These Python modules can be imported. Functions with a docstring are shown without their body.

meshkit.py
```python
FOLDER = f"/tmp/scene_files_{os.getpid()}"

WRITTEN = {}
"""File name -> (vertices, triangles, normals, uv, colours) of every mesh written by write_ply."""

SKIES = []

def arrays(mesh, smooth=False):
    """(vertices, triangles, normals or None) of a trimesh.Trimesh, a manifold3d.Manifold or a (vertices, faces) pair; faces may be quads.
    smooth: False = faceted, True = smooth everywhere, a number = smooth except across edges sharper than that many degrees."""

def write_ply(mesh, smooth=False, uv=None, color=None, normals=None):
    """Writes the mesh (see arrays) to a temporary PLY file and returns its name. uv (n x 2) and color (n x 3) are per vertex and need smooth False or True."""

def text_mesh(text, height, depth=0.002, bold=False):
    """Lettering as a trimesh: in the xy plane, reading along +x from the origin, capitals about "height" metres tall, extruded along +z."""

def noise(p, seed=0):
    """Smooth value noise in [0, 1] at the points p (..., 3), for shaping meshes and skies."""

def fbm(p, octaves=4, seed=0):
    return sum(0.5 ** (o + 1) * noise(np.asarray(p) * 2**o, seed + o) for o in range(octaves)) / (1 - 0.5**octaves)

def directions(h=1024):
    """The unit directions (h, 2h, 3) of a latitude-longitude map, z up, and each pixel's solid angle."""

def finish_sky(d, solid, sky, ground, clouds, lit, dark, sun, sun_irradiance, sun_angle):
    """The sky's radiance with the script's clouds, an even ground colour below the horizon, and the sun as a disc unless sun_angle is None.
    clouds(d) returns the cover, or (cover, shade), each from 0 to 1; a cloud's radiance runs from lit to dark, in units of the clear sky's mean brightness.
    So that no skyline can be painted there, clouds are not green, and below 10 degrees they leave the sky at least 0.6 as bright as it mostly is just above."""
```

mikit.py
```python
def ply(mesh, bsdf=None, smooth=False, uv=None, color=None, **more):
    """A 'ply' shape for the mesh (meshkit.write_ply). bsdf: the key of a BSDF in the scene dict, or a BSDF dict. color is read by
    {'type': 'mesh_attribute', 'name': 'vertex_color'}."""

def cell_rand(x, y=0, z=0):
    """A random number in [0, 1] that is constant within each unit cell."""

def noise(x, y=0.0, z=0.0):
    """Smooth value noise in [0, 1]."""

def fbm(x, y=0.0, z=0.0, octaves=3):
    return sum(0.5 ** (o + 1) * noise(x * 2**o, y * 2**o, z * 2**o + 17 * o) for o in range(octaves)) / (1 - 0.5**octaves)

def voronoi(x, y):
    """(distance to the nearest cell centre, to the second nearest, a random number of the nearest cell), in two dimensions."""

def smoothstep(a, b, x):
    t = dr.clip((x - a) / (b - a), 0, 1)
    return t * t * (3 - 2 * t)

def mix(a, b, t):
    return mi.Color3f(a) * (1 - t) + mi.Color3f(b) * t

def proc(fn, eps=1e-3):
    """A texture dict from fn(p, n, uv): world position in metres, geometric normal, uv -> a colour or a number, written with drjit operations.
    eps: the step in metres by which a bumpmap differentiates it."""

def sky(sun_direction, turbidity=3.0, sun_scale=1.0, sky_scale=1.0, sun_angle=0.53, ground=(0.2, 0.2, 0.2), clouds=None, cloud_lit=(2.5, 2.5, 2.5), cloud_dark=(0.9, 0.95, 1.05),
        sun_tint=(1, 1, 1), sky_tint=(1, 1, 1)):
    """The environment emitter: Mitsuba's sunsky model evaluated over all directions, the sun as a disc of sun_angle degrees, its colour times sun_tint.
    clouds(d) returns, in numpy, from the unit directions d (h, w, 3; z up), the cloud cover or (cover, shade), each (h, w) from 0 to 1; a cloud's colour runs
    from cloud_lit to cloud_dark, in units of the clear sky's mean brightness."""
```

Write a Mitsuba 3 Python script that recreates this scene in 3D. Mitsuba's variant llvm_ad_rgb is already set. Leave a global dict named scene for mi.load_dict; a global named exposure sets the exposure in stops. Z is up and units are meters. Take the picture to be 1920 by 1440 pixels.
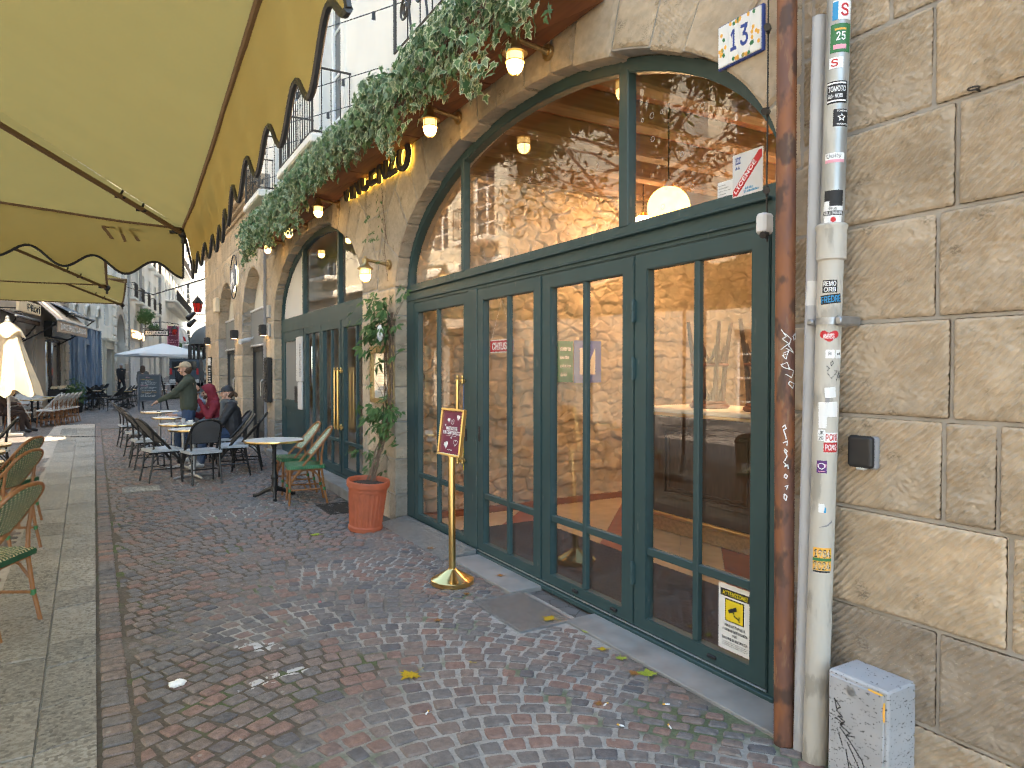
import math, random
import numpy as np, trimesh, shapely, manifold3d
import drjit as dr
import mitsuba as mi
import mikit, meshkit
from mikit import ply, proc, noise, fbm, voronoi, cell_rand, smoothstep, mix
from shapely.geometry import Polygon, LineString, box as sbox
from scipy.spatial import Delaunay

T = mi.ScalarTransform4f
PI = math.pi
scene, labels = {}, {}

# ------------------------------------------------------------------ camera, sky, exposure
EYE = np.array([0.0, 0.0, 1.62])
YAW, PITCH = math.radians(30.168), math.radians(1.2)
look = EYE + np.array([math.sin(YAW) * math.cos(PITCH), math.cos(YAW) * math.cos(PITCH), -math.sin(PITCH)])
scene['camera'] = {'type': 'perspective', 'fov': 2 * math.degrees(math.atan(960 / 1290)), 'fov_axis': 'x', 'near_clip': 0.05, 'far_clip': 600.0,
                   'to_world': T().look_at(origin=EYE.tolist(), target=look.tolist(), up=[0, 0, 1])}
SUN = [0.8645, -0.5025, 1.65]
scene['sky'] = mikit.sky(SUN, turbidity=3.0, sun_scale=0.4, ground=(0.25, 0.24, 0.22), sky_tint=(1.14, 1.0, 0.78), sun_tint=(1.0, 0.97, 0.92))
exposure = 4.85

# ------------------------------------------------------------------ helpers
rng = random.Random(7)
nr = np.random.default_rng(7)


_used, _count = set(), {}


def numbered(key):
    if key not in _used:
        _used.add(key)
        return key
    i = _count.get(key, 0) + 1
    _count[key] = i
    k = f'{key}_{i:03d}'
    _used.add(k)
    return k


def tag(key, label, cat, group=None):
    labels[key] = {'label': label, 'category': cat}
    if group:
        labels[key]['group'] = group
    return key


def thing(name, label, cat, group=None):
    return tag(numbered(name), label, cat, group)


CUR = [None]        # a placement applied to every part while a thing is being built


def part(parent, name, mesh, bsdf, smooth=False, uv=None, label=None, kind=None, **kw):
    key = numbered(f'{parent}__{name}')
    if CUR[0] is not None:
        mesh = xf(mesh, CUR[0])
    scene[key] = ply(mesh, bsdf, smooth, uv=uv, **kw)
    if label or kind:
        labels[key] = {}
        if label:
            labels[key]['label'] = label
        if kind:
            labels[key]['kind'] = kind
    return key


def solo(name, mesh, bsdf, label, cat, group=None, smooth=False, uv=None, **kw):
    key = numbered(name)
    if CUR[0] is not None:
        mesh = xf(mesh, CUR[0])
    scene[key] = ply(mesh, bsdf, smooth, uv=uv, **kw)
    return tag(key, label, cat, group)


def struct(name, mesh, bsdf, smooth=False, uv=None):
    key = numbered(name)
    scene[key] = ply(mesh, bsdf, smooth, uv=uv)
    labels[key] = {'kind': 'structure'}
    return key


def cat(*ms):
    ms = [m for g in ms for m in (g if isinstance(g, (list, tuple)) else [g])]
    return trimesh.util.concatenate(ms)


def mesh(v, f):
    return trimesh.Trimesh(np.asarray(v, float), np.asarray(f), process=False)


def bx(x0, x1, y0, y1, z0, z1, b=0.0):
    """A box, its edges chamfered by b."""
    c = np.array([(x0 + x1) / 2, (y0 + y1) / 2, (z0 + z1) / 2])
    h = np.abs([x1 - x0, y1 - y0, z1 - z0]) / 2
    if b <= 0:
        m = trimesh.creation.box(2 * h)
        m.apply_translation(c)
        return m
    b = min(b, 0.45 * h.min())
    pts = []
    for s in np.ndindex(2, 2, 2):
        sg = np.array(s) * 2 - 1
        for k in range(3):
            q = h - b
            q = q.copy()
            q[k] = h[k]
            pts.append(sg * q)
    m = trimesh.convex.convex_hull(np.array(pts))
    m.apply_translation(c)
    return m


def frame_of(d):
    d = d / np.linalg.norm(d)
    a = np.array([0, 0, 1.0]) if abs(d[2]) < 0.9 else np.array([1.0, 0, 0])
    u = np.cross(a, d)
    u /= np.linalg.norm(u)
    return u, np.cross(d, u)


def tube(pts, r, n=8, caps=True, closed=False):
    """A round bar along the points; r one number or one per point."""
    P = np.asarray(pts, float)
    m = len(P)
    r = np.broadcast_to(np.asarray(r, float), (m,))
    V = []
    u = None
    for i in range(m):
        if closed:
            d = P[(i + 1) % m] - P[i - 1]
        else:
            d = P[min(i + 1, m - 1)] - P[max(i - 1, 0)]
        d = d / (np.linalg.norm(d) + 1e-12)
        if u is None:
            u, w = frame_of(d)
        else:
            u = u - d * (u @ d)
            u /= np.linalg.norm(u) + 1e-12
            w = np.cross(d, u)
        a = np.arange(n) * 2 * PI / n
        V.append(P[i] + r[i] * (np.cos(a)[:, None] * u + np.sin(a)[:, None] * w))
    F = []
    for i in range(m if closed else m - 1):
        for k in range(n):
            a, b = i * n + k, i * n + (k + 1) % n
            c, d_ = ((i + 1) % m) * n + k, ((i + 1) % m) * n + (k + 1) % n
            F += [[a, b, d_], [a, d_, c]]
    V = np.vstack(V)
    if caps and not closed:
        o = len(V)
        V = np.vstack([V, P[:1], P[-1:]])
        for k in range(n):
            F.append([o, (k + 1) % n, k])
            F.append([o + 1, (m - 1) * n + k, (m - 1) * n + (k + 1) % n])
    return mesh(V, F)


def bar(a, b, r, n=8):
    return tube([a, b], r, n)


def lathe(prof, n=24, at=(0, 0, 0)):
    """A turned shape from its profile of (radius, height); its faces look away from the inside of the profile."""
    prof = np.asarray(prof, float)
    if (prof[:-1, 0] + prof[1:, 0]) @ (prof[1:, 1] - prof[:-1, 1]) < 0:
        prof = prof[::-1]
    a = np.arange(n) * 2 * PI / n
    V = np.vstack([np.stack([r * np.cos(a), r * np.sin(a), np.full(n, z)], 1) for r, z in prof]) + np.asarray(at)
    F = []
    for i in range(len(prof) - 1):
        for k in range(n):
            p, q = i * n + k, i * n + (k + 1) % n
            F += [[p, q, q + n], [p, q + n, p + n]]
    return mesh(V, F)


def ball(c, r, sub=2, s=(1, 1, 1)):
    m = trimesh.creation.icosphere(sub, r)
    m.apply_scale(s)
    m.apply_translation(c)
    return m


def ext(poly, depth):
    gs = [g for g in getattr(poly, 'geoms', [poly]) if g.area > 1e-9]
    return cat([trimesh.creation.extrude_polygon(g, depth, engine='earcut') for g in gs])


def onwall(m, X, y=0.0, z=0.0):
    """local (u to the right, v up, w out of the wall) -> a wall that faces -x, seen from the street (+u is -y)."""
    m = m.copy()
    v = m.vertices
    m.vertices = np.stack([X - v[:, 2], y - v[:, 0], z + v[:, 1]], 1)
    return m


def wallpoly(poly_yz, X, depth):
    """Extrudes a polygon given in (y, z) from X - depth (front) to X."""
    m = ext(poly_yz, depth)
    v = m.vertices
    m.vertices = np.stack([X - v[:, 2], v[:, 0], v[:, 1]], 1)
    m.invert()
    return m


def move(m, loc=(0, 0, 0), rz=0.0, s=1.0):
    m = m.copy()
    c, q = math.cos(rz), math.sin(rz)
    v = m.vertices * s
    m.vertices = np.stack([v[:, 0] * c - v[:, 1] * q, v[:, 0] * q + v[:, 1] * c, v[:, 2]], 1) + np.asarray(loc)
    return m


def xf(m, M):
    m = m.copy()
    m.vertices = m.vertices @ np.asarray(M)[:3, :3].T + np.asarray(M)[:3, 3]
    return m


def text(s, h, depth=0.002, bold=False, center=False):
    m = meshkit.text_mesh(s, h, depth, bold)
    if center:
        m.apply_translation([-(m.bounds[0][0] + m.bounds[1][0]) / 2, 0, 0])
    return m


_txt = {}


def fitted(s, w, h, depth=0.002, bold=True):
    """Lettering stretched into a w x h field whose lower left corner is the origin."""
    if (s, bold) not in _txt:
        _txt[s, bold] = meshkit.text_mesh(s, 0.1, 1.0, bold)
    m = _txt[s, bold].copy()
    m.vertices = m.vertices * [1, 1, depth]
    b = m.bounds
    m.vertices = (m.vertices - b[0]) * [w / (b[1][0] - b[0][0]), h / (b[1][1] - b[0][1]), 1]
    return m


def cuv(m, a, b=0.0):
    """one uv for the whole mesh: a random tone, and a second value."""
    return np.tile([[a, b]], (len(m.vertices), 1))


# ------------------------------------------------------------------ materials
def rgb(c):
    return {'type': 'rgb', 'value': [float(x) for x in c]} if not callable(c) else proc(c)


def mat(key, color, rough=0.6, bump=None, bscale=1.0, eps=1e-3, **kw):
    b = {'type': 'principled', 'base_color': rgb(color), 'roughness': rgbf(rough), **kw}
    if bump is not None:
        b = {'type': 'bumpmap', 'tex': proc(bump, eps), 'scale': bscale, 'inner': b}
    scene[key] = {'type': 'twosided', 'inner': b}
    return key


def rgbf(x):
    return proc(x) if callable(x) else float(x)


def C(r, g, b):
    return mi.Color3f(r, g, b)


def stone_col(p, n, uv):
    a = fbm(p.x * 2.1 + uv.x * 31, p.y * 2.1, p.z * 2.1, 3)
    s = noise(p.x * 150, p.y * 150, p.z * 150)
    g = fbm(p.x * 26, p.y * 26 + uv.x * 9, p.z * 26, 3)
    c = mix((0.56, 0.445, 0.31), (0.43, 0.35, 0.255), uv.x)
    c = mix(c, (0.27, 0.225, 0.18), uv.y)
    c = c * (0.68 + 0.64 * a) * (0.80 + 0.4 * g)
    c = mix(c, (0.50, 0.42, 0.30), 0.5 * smoothstep(0.72, 0.95, s))
    c = mix(c, (0.10, 0.08, 0.06), 0.6 * smoothstep(0.62, 0.8, fbm(p.x * 9, p.y * 9, p.z * 9 + uv.x * 5, 4)) * smoothstep(0.3, 0.7, s))
    return c


def tool_bump(p, n, uv):
    w = noise(p.y * 9 + uv.x * 40, p.z * 9, p.x * 9)
    d = (-p.y * dr.select(uv.x > 0.6, -1.0, 1.0) - p.z) * 0.7071 / 0.021 + 1.3 * w
    t = dr.abs(d - dr.floor(d) - 0.5) * 2
    return 0.0028 * t * smoothstep(0.25, 0.6, w) + 0.0035 * fbm(p.x * 90, p.y * 90, p.z * 90, 3)


def grain_bump(p, n, uv):
    return 0.004 * fbm(p.x * 70, p.y * 70, p.z * 70, 4)


mat('stone', stone_col, 0.9, tool_bump, eps=2e-3)
mat('stone_near', stone_col, 0.9, grain_bump, eps=2e-3)
mat('mortar', lambda p, n, uv: C(0.35, 0.32, 0.28) * (0.7 + 0.6 * fbm(p.x * 14, p.y * 14, p.z * 14, 4)), 0.95)
mat('plaster_white', lambda p, n, uv: C(0.80, 0.77, 0.70) * (0.80 + 0.28 * fbm(p.x * 1.3, p.y * 1.3, p.z * 0.6, 4)), 0.85)
mat('plaster_cream', lambda p, n, uv: C(0.62, 0.57, 0.46) * (0.75 + 0.35 * fbm(p.x * 0.9, p.y * 0.9, p.z * 0.5, 4)), 0.85)


def sett_col(p, n, uv):
    r = uv.x
    c = mix((0.190, 0.150, 0.130), (0.155, 0.142, 0.135), smoothstep(0.2, 0.45, r))
    c = mix(c, (0.215, 0.140, 0.115), smoothstep(0.70, 0.76, r))
    c = mix(c, (0.115, 0.108, 0.11), smoothstep(0.90, 0.94, r))
    g = fbm(p.x * 45, p.y * 45, uv.x * 60, 3)
    s = noise(p.x * 260, p.y * 260, uv.x * 9)
    c = c * (0.62 + 0.8 * g) * (0.85 + 0.3 * s)
    a, b, w = voronoi(p.x * 5.5, p.y * 5.5)
    c = mix(c, (0.30, 0.29, 0.27), .55 * smoothstep(.075, .055, a + .02 * noise(p.x * 90, p.y * 90)) * smoothstep(.6, .62, w))
    # dried white paint left on the stones in two places
    def splash(cx, cy, lx, ly, ang):
        u = (p.x - cx) * math.cos(ang) + (p.y - cy) * math.sin(ang)
        v = -(p.x - cx) * math.sin(ang) + (p.y - cy) * math.cos(ang)
        d = dr.sqrt(dr.square(u / lx) + dr.square(v / ly))
        return smoothstep(0.50, 0.58, fbm(p.x * 30, p.y * 22, 3.0, 4) + 0.25 * (1 - d)) * smoothstep(1.25, 1.0, d)
    w = dr.maximum(splash(0.735, 4.19, 0.13, 0.075, -0.5), splash(0.72, 3.71, 0.19, 0.045, 0.28))
    c = mix(c, (0.62, 0.16, 0.18), .7 * splash(1.25, 4.77, .055, .022, -0.9))
    return mix(c, (0.55, 0.54, 0.52), 0.8 * w)


def sett_bump(p, n, uv):
    return 0.0035 * fbm(p.x * 60, p.y * 60, uv.x * 50, 4)


mat('sett', sett_col, lambda p, n, uv: 0.56 + 0.25 * noise(p.x * 30, p.y * 30), sett_bump, eps=2e-3, specular=0.45)


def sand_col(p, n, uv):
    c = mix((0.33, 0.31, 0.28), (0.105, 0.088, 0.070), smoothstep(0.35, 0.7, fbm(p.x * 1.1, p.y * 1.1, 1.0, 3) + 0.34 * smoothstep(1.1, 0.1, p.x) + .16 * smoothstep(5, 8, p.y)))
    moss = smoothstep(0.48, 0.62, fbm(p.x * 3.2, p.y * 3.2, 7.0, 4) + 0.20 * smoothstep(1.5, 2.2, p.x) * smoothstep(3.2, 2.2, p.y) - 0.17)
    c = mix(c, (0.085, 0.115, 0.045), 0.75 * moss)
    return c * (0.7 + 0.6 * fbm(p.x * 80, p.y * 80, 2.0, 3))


mat('sand', sand_col, 0.95)


def far_paving_col(p, n, uv):
    a, b, w = voronoi(p.x * 8, p.y * 8)
    c = mix((0.13, 0.112, 0.106), (0.17, 0.155, 0.148), w)
    return mix((0.10, 0.09, 0.08), c, smoothstep(0.03, 0.12, b - a)) * (0.8 + 0.4 * fbm(p.x * 1.4, p.y * 1.4, 0.0, 3))


mat('far_paving', far_paving_col, 0.7)


def granite_col(p, n, uv):
    s = fbm(p.x * 70, p.y * 70, p.z * 70, 3)
    m = noise(p.x * 60 + 7, p.y * 60, p.z * 60)
    c = mix((0.22, 0.205, 0.175), (0.35, 0.335, 0.295), smoothstep(0.3, 0.7, s))
    c = mix(c, (0.14, 0.13, 0.11), .8 * smoothstep(0.60, 0.75, m))
    return c * (0.74 + 0.3 * uv.x) * (0.75 + 0.5 * fbm(p.x * 2.6, p.y * 2.6, uv.x * 20, 4))


mat('granite', granite_col, 0.62, lambda p, n, uv: 0.002 * fbm(p.x * 55, p.y * 55, p.z * 55, 3), eps=2e-3)
mat('concrete', lambda p, n, uv: C(0.25, 0.24, 0.225) * (0.65 + 0.7 * fbm(p.x * 7, p.y * 7, p.z * 7, 5)), 0.9, lambda p, n, uv: 0.002 * fbm(p.x * 60, p.y * 60, p.z * 60, 3))
mat('green_paint', lambda p, n, uv: mix(C(0.030, 0.066, 0.070) * (0.85 + 0.3 * fbm(p.x * 6, p.y * 6, p.z * 3, 3)), (0.10, 0.12, 0.11), 0.5 * smoothstep(.70, .80, fbm(p.x * 30, p.y * 30, p.z * 6, 4))), lambda p, n, uv: 0.34 + 0.2 * fbm(p.x * 9, p.y * 9, p.z * 5, 3), specular=0.5)
mat('grey_panel', (0.21, 0.215, 0.21), 0.5)
scene['glass'] = {'type': 'thindielectric', 'int_ior': 1.72}
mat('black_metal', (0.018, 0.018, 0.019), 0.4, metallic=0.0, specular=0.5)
mat('iron', (0.055, 0.05, 0.046), 0.5, metallic=0.4)
mat('steel', (0.52, 0.53, 0.54), 0.38, metallic=0.9)
mat('galvanised', lambda p, n, uv: C(0.40, 0.41, 0.42) * (0.7 + 0.6 * fbm(p.x * 40, p.y * 40, p.z * 40, 3)), 0.42, metallic=0.8)
mat('brass', (0.78, 0.56, 0.22), 0.16, metallic=1.0)
mat('old_brass', lambda p, n, uv: C(0.47, 0.33, 0.15) * (0.7 + 0.6 * fbm(p.x * 40, p.y * 40, p.z * 40, 3)), 0.38, metallic=0.85)
mat('white_plastic', (0.66, 0.66, 0.65), 0.4)
mat('paper', (0.78, 0.78, 0.76), 0.7)
mat('paper_blue', (0.16, 0.22, 0.62), 0.6)
mat('ink_black', (0.015, 0.015, 0.016), 0.6)
mat('ink_blue', (0.03, 0.06, 0.26), 0.6)
mat('ink_red', (0.52, 0.025, 0.03), 0.5)
mat('ink_grey', (0.25, 0.25, 0.26), 0.6)
mat('ink_yellow', (0.80, 0.60, 0.02), 0.5)
mat('ink_white', (0.80, 0.80, 0.79), 0.55)
mat('ink_cyan', (0.03, 0.28, 0.55), 0.5)
mat('ink_orange', (0.80, 0.42, 0.06), 0.5)
mat('ink_green', (0.04, 0.17, 0.06), 0.5)
mat('ink_pink', (0.70, 0.34, 0.42), 0.5)
mat('burgundy', (0.17, 0.018, 0.055), 0.45)
mat('dark_wood', lambda p, n, uv: C(0.05, 0.027, 0.016) * (0.6 + 0.8 * fbm(p.x * 6, p.y * 60, p.z * 8, 3)), 0.42)
mat('wood', lambda p, n, uv: mix((0.27, 0.105, 0.045), (0.16, 0.06, 0.03), fbm(p.x * 50, p.y * 3, p.z * 50, 4)) * (0.8 + 0.4 * uv.x), 0.65)
mat('beam_wood', lambda p, n, uv: mix((0.17, 0.10, 0.05), (0.09, 0.055, 0.03), fbm(p.x * 3, p.y * 40, p.z * 40, 4)), 0.75)
mat('terracotta', lambda p, n, uv: C(0.40, 0.105, 0.05) * (0.85 + 0.3 * fbm(p.x * 12, p.y * 12, p.z * 12, 4)), 0.6)
mat('soil', lambda p, n, uv: C(0.05, 0.035, 0.025) * (0.5 + 1.0 * noise(p.x * 120, p.y * 120, p.z * 120)), 0.95, lambda p, n, uv: 0.01 * fbm(p.x * 60, p.y * 60, p.z * 60, 3))
mat('bark', lambda p, n, uv: C(0.16, 0.11, 0.075) * (0.6 + 0.8 * fbm(p.x * 60, p.y * 60, p.z * 20, 3)), 0.9)
# ------------------------------------------------------------------ the stone walls on the right
WX = 2.61            # face of the stone
DX = 2.76            # plane of the glazed doors


def ring_pts(poly, res):
    L = poly.exterior.length
    out = []
    c = np.array(poly.exterior.coords)
    for a, b in zip(c[:-1], c[1:]):
        n = max(1, int(round(np.linalg.norm(b - a) / res)))
        for k in range(n):
            out.append(a + (b - a) * k / n)
    return np.array(out)


def stone_mesh(poly, res, X, proud, back, fn=None, bevel=0.012, seed=0):
    """One dressed stone: outline in (y, z), its face rough, its edges rounded; back = x of its hidden end."""
    r = np.random.default_rng(seed)
    R = ring_pts(poly, res)
    x0, z0, x1, z1 = poly.bounds
    gy, gz = np.meshgrid(np.arange(x0 + res * .5, x1, res), np.arange(z0 + res * .5, z1, res))
    G = np.stack([gy.ravel(), gz.ravel()], 1)
    if len(G):
        G = G + r.uniform(-.2, .2, G.shape) * res
        inner = poly.buffer(-res * 0.55)
        G = G[shapely.contains_xy(inner, G[:, 0], G[:, 1])] if not inner.is_empty else G[:0]
    inset = poly.buffer(-min(bevel * 0.4, res * .4))
    V2 = np.vstack([R, G])
    tri = Delaunay(V2).simplices
    cc = V2[tri].mean(1)
    tri = tri[shapely.contains_xy(poly, cc[:, 0], cc[:, 1])]
    d = shapely.distance(shapely.points(V2), poly.exterior)
    w = proud - bevel * (1 - np.minimum(d / (bevel * 1.6), 1)) ** 2
    P3 = np.stack([np.full(len(V2), seed * 1.7), V2[:, 0], V2[:, 1]], 1)
    w = w + 0.012 * (meshkit.fbm(P3 * 5, 3) - .5)
    if fn is not None:
        w = w + fn(V2[:, 0], V2[:, 1], P3) * np.minimum(d / 0.012 + .25, 1)
    V = np.stack([X - w, V2[:, 0], V2[:, 1]], 1)
    n = len(R)
    steps = [0.35, 1.0] if back - X > 0.1 else [1.0]
    F = [tri[:, ::-1]]
    prev = np.arange(n)
    for s in steps:
        q = V[:n].copy()
        q[:, 0] = V[:n, 0] + (back - V[:n, 0]) * s
        if s < 1:
            q[:, 1:] += r.normal(0, .004, (n, 2))
        b = len(V)
        V = np.vstack([V, q])
        nx = np.arange(b, b + n)
        k = np.arange(n)
        k2 = (k + 1) % n
        F += [np.stack([prev[k], prev[k2], nx[k2]], 1), np.stack([prev[k], nx[k2], nx[k]], 1)]
        prev = nx
    return mesh(V, np.vstack(F))


def tooled(y, z, P3):
    ph = (-y - z) * .7071 / .0215 + 1.3 * meshkit.noise(P3 * 7, 3)
    t = np.abs(ph - np.floor(ph) - .5) * 2
    m = np.clip((meshkit.noise(P3 * 6, 5) - .12) * 3, 0, 1)
    return 0.0125 * t ** 3 * m + 0.011 * (meshkit.fbm(P3 * [1, 85, 85], 2, 9) - .5) + 0.010 * (meshkit.fbm(P3 * [1, 32, 32], 2, 19) - .5)


def worn(y, z, P3):
    return 0.006 * (meshkit.fbm(P3 * 30, 3, 4) - .5)


class Arch:
    """Basket arch: half ellipse of half width a and rise b over straight jambs."""
    def __init__(s, yc, a, spring, b):
        s.yc, s.a, s.sp, s.b = yc, a, spring, b

    def pt(s, t, off=0.0):     # t = angle, 0 on the near (small y) side
        y, z = -s.a * math.cos(t), s.b * math.sin(t)
        n = np.array([-math.cos(t) / s.a, math.sin(t) / s.b])
        n /= np.linalg.norm(n)
        return np.array([s.yc + y, s.sp + z]) + n * off

    def poly(s, base=-0.2, grow=0.0, n=64):
        P = [s.pt(t, grow) for t in np.linspace(0, PI, n)]
        return Polygon([(s.yc - s.a - grow, base)] + [tuple(p) for p in P] + [(s.yc + s.a + grow, base)]).buffer(0) if base < s.sp else Polygon([tuple(p) for p in P]).buffer(0).intersection(sbox(-99, base, 99, 99))

    def voussoirs(s, n, thick, r, jog=0.03):
        t = np.linspace(0, PI, 400)
        P = np.array([s.pt(k) for k in t])
        L = np.concatenate([[0], np.cumsum(np.linalg.norm(np.diff(P, axis=0), axis=1))])
        cuts = np.linspace(0, L[-1], n + 1)
        cuts[1:-1] += r.uniform(-.12, .12, n - 1) * L[-1] / n
        tc = np.interp(cuts, L, t)
        out = []
        for a, b in zip(tc[:-1], tc[1:]):
            j = r.uniform(-jog, jog) * .9
            ts = np.linspace(a, b, 7)
            inner = [s.pt(k, j) for k in ts]
            outer = [s.pt(k, thick) for k in ts[::-1]]
            out.append(Polygon([tuple(p) for p in inner + outer]))
        return out


def pieces(g):
    return [p for p in getattr(g, 'geoms', [g]) if p.geom_type == 'Polygon' and p.area > 0.004]


def wall_of(name, label, y0, y1, z1, arches, courses, nv, clip_top, split, r, back_jamb, thick, group=None, joint=0.014, res=0.03, near=None):
    key = thing(name, label, 'building', group)
    region = sbox(y0, -0.05, y1, clip_top)
    hole = shapely.union_all([a.poly() for a in arches]) if arches else Polygon()
    core = sbox(y0, -0.05, y1, clip_top).difference(hole.buffer(0.02) if arches else hole)
    part(key, 'wall_core', cat([wallpoly(g, WX + 0.32, 0.312) for g in pieces(core)]), 'mortar')
    vs = []
    for a, n in zip(arches, nv):
        vs += [(v.intersection(region if near is None else region.intersection(sbox(1.98, -1, 99, 99))), True) for v in a.voussoirs(n, thick, r)]
    taken = shapely.union_all([v for v, _ in vs]) if vs else Polygon()
    rest = region.difference(hole).difference(taken.buffer(0.001))
    stones = [(g, j) for g, j in vs if not g.is_empty]
    for zi, (za, zb) in enumerate(zip(courses[:-1], courses[1:])):
        ys = [y0] + split(zi, za, zb, r) + [y1]
        for ya, yb in zip(ys[:-1], ys[1:]):
            for g in pieces(sbox(ya, za, yb, zb).intersection(rest)):
                jam = any(g.distance(a.poly()) < 0.02 for a in arches)
                stones.append((g, jam))
    for i, (g, jam) in enumerate(stones):
        for q in pieces(g.buffer(-joint / 2, join_style='mitre')):
            q = shapely.simplify(q.buffer(-.008, join_style='mitre').buffer(.008, join_style='round', quad_segs=2), 0.001)
            if q.is_empty or q.geom_type != 'Polygon' or q.area < .004:
                continue
            c = q.centroid
            near_it = near is not None and c.x < near
            rs = 0.0044 if near_it else (res if c.x > 3.2 else res * .6)
            m = stone_mesh(q, rs, WX, r.uniform(.000, .008), back_jamb if jam else WX + .05, tooled if near_it else worn, 0.010, seed=i + int(y0 * 10) + 50)
            grey = min(1, max(0, r.uniform(0, .35) + (0.45 if q.bounds[1] < .3 else 0) + (.25 if jam and 0 < c.y < 1.0 else 0)))
            part(key, 'stone', m, 'stone_near' if near_it else 'stone', near_it, uv=cuv(m, r.random(), grey))
    return key


A1 = Arch(4.535, 2.435, 2.50, 1.17)
A2 = Arch(10.70, 2.60, 2.53, 1.22)
COURSES = [-.05, .285, .66, 1.06, 1.435, 1.81, 2.20, 2.58, 2.96, 3.36, 3.76, 4.12, 4.5]
_near_v = {1: [1.38, .62], 2: [1.15, .4], 3: [1.37, 1.19, .5], 4: [1.345, .7], 5: [1.40, .75], 6: [1.335, .66], 7: [1.42, .8], 8: [1.585, .9], 0: [1.0], 9: [1.3, .5], 10: [1.6, 1.0], 11: [1.2]}


def split_main(zi, za, zb, r):
    out = sorted(_near_v.get(zi, [1.2]))
    out += [1.93 + .05 * (zi % 2)] if zi % 2 == 0 else []
    y = 7.25 + r.uniform(-.1, .15)
    while y < 14.0:
        out.append(y)
        y += r.uniform(.45, .8)
    return out


rw = np.random.default_rng(11)
house = wall_of('stone_house', 'tan stone restaurant building with two wide glazed arches and white upper floors', -1.2, 14.08, 4.5, [A1, A2], COURSES, [17, 17], 4.5, split_main, rw, 2.80, .56, near=1.80)

# the neighbouring bar, its two deep round arches
B2 = Arch(15.62, 1.30, 2.50, 1.32)
B1 = Arch(19.55, 1.45, 2.48, 1.42)


def split_bar(zi, za, zb, r):
    out, y = [], 14.12 + r.uniform(.3, .7)
    while y < 23.8:
        out.append(y)
        y += r.uniform(.6, 1.1)
    return out


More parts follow.
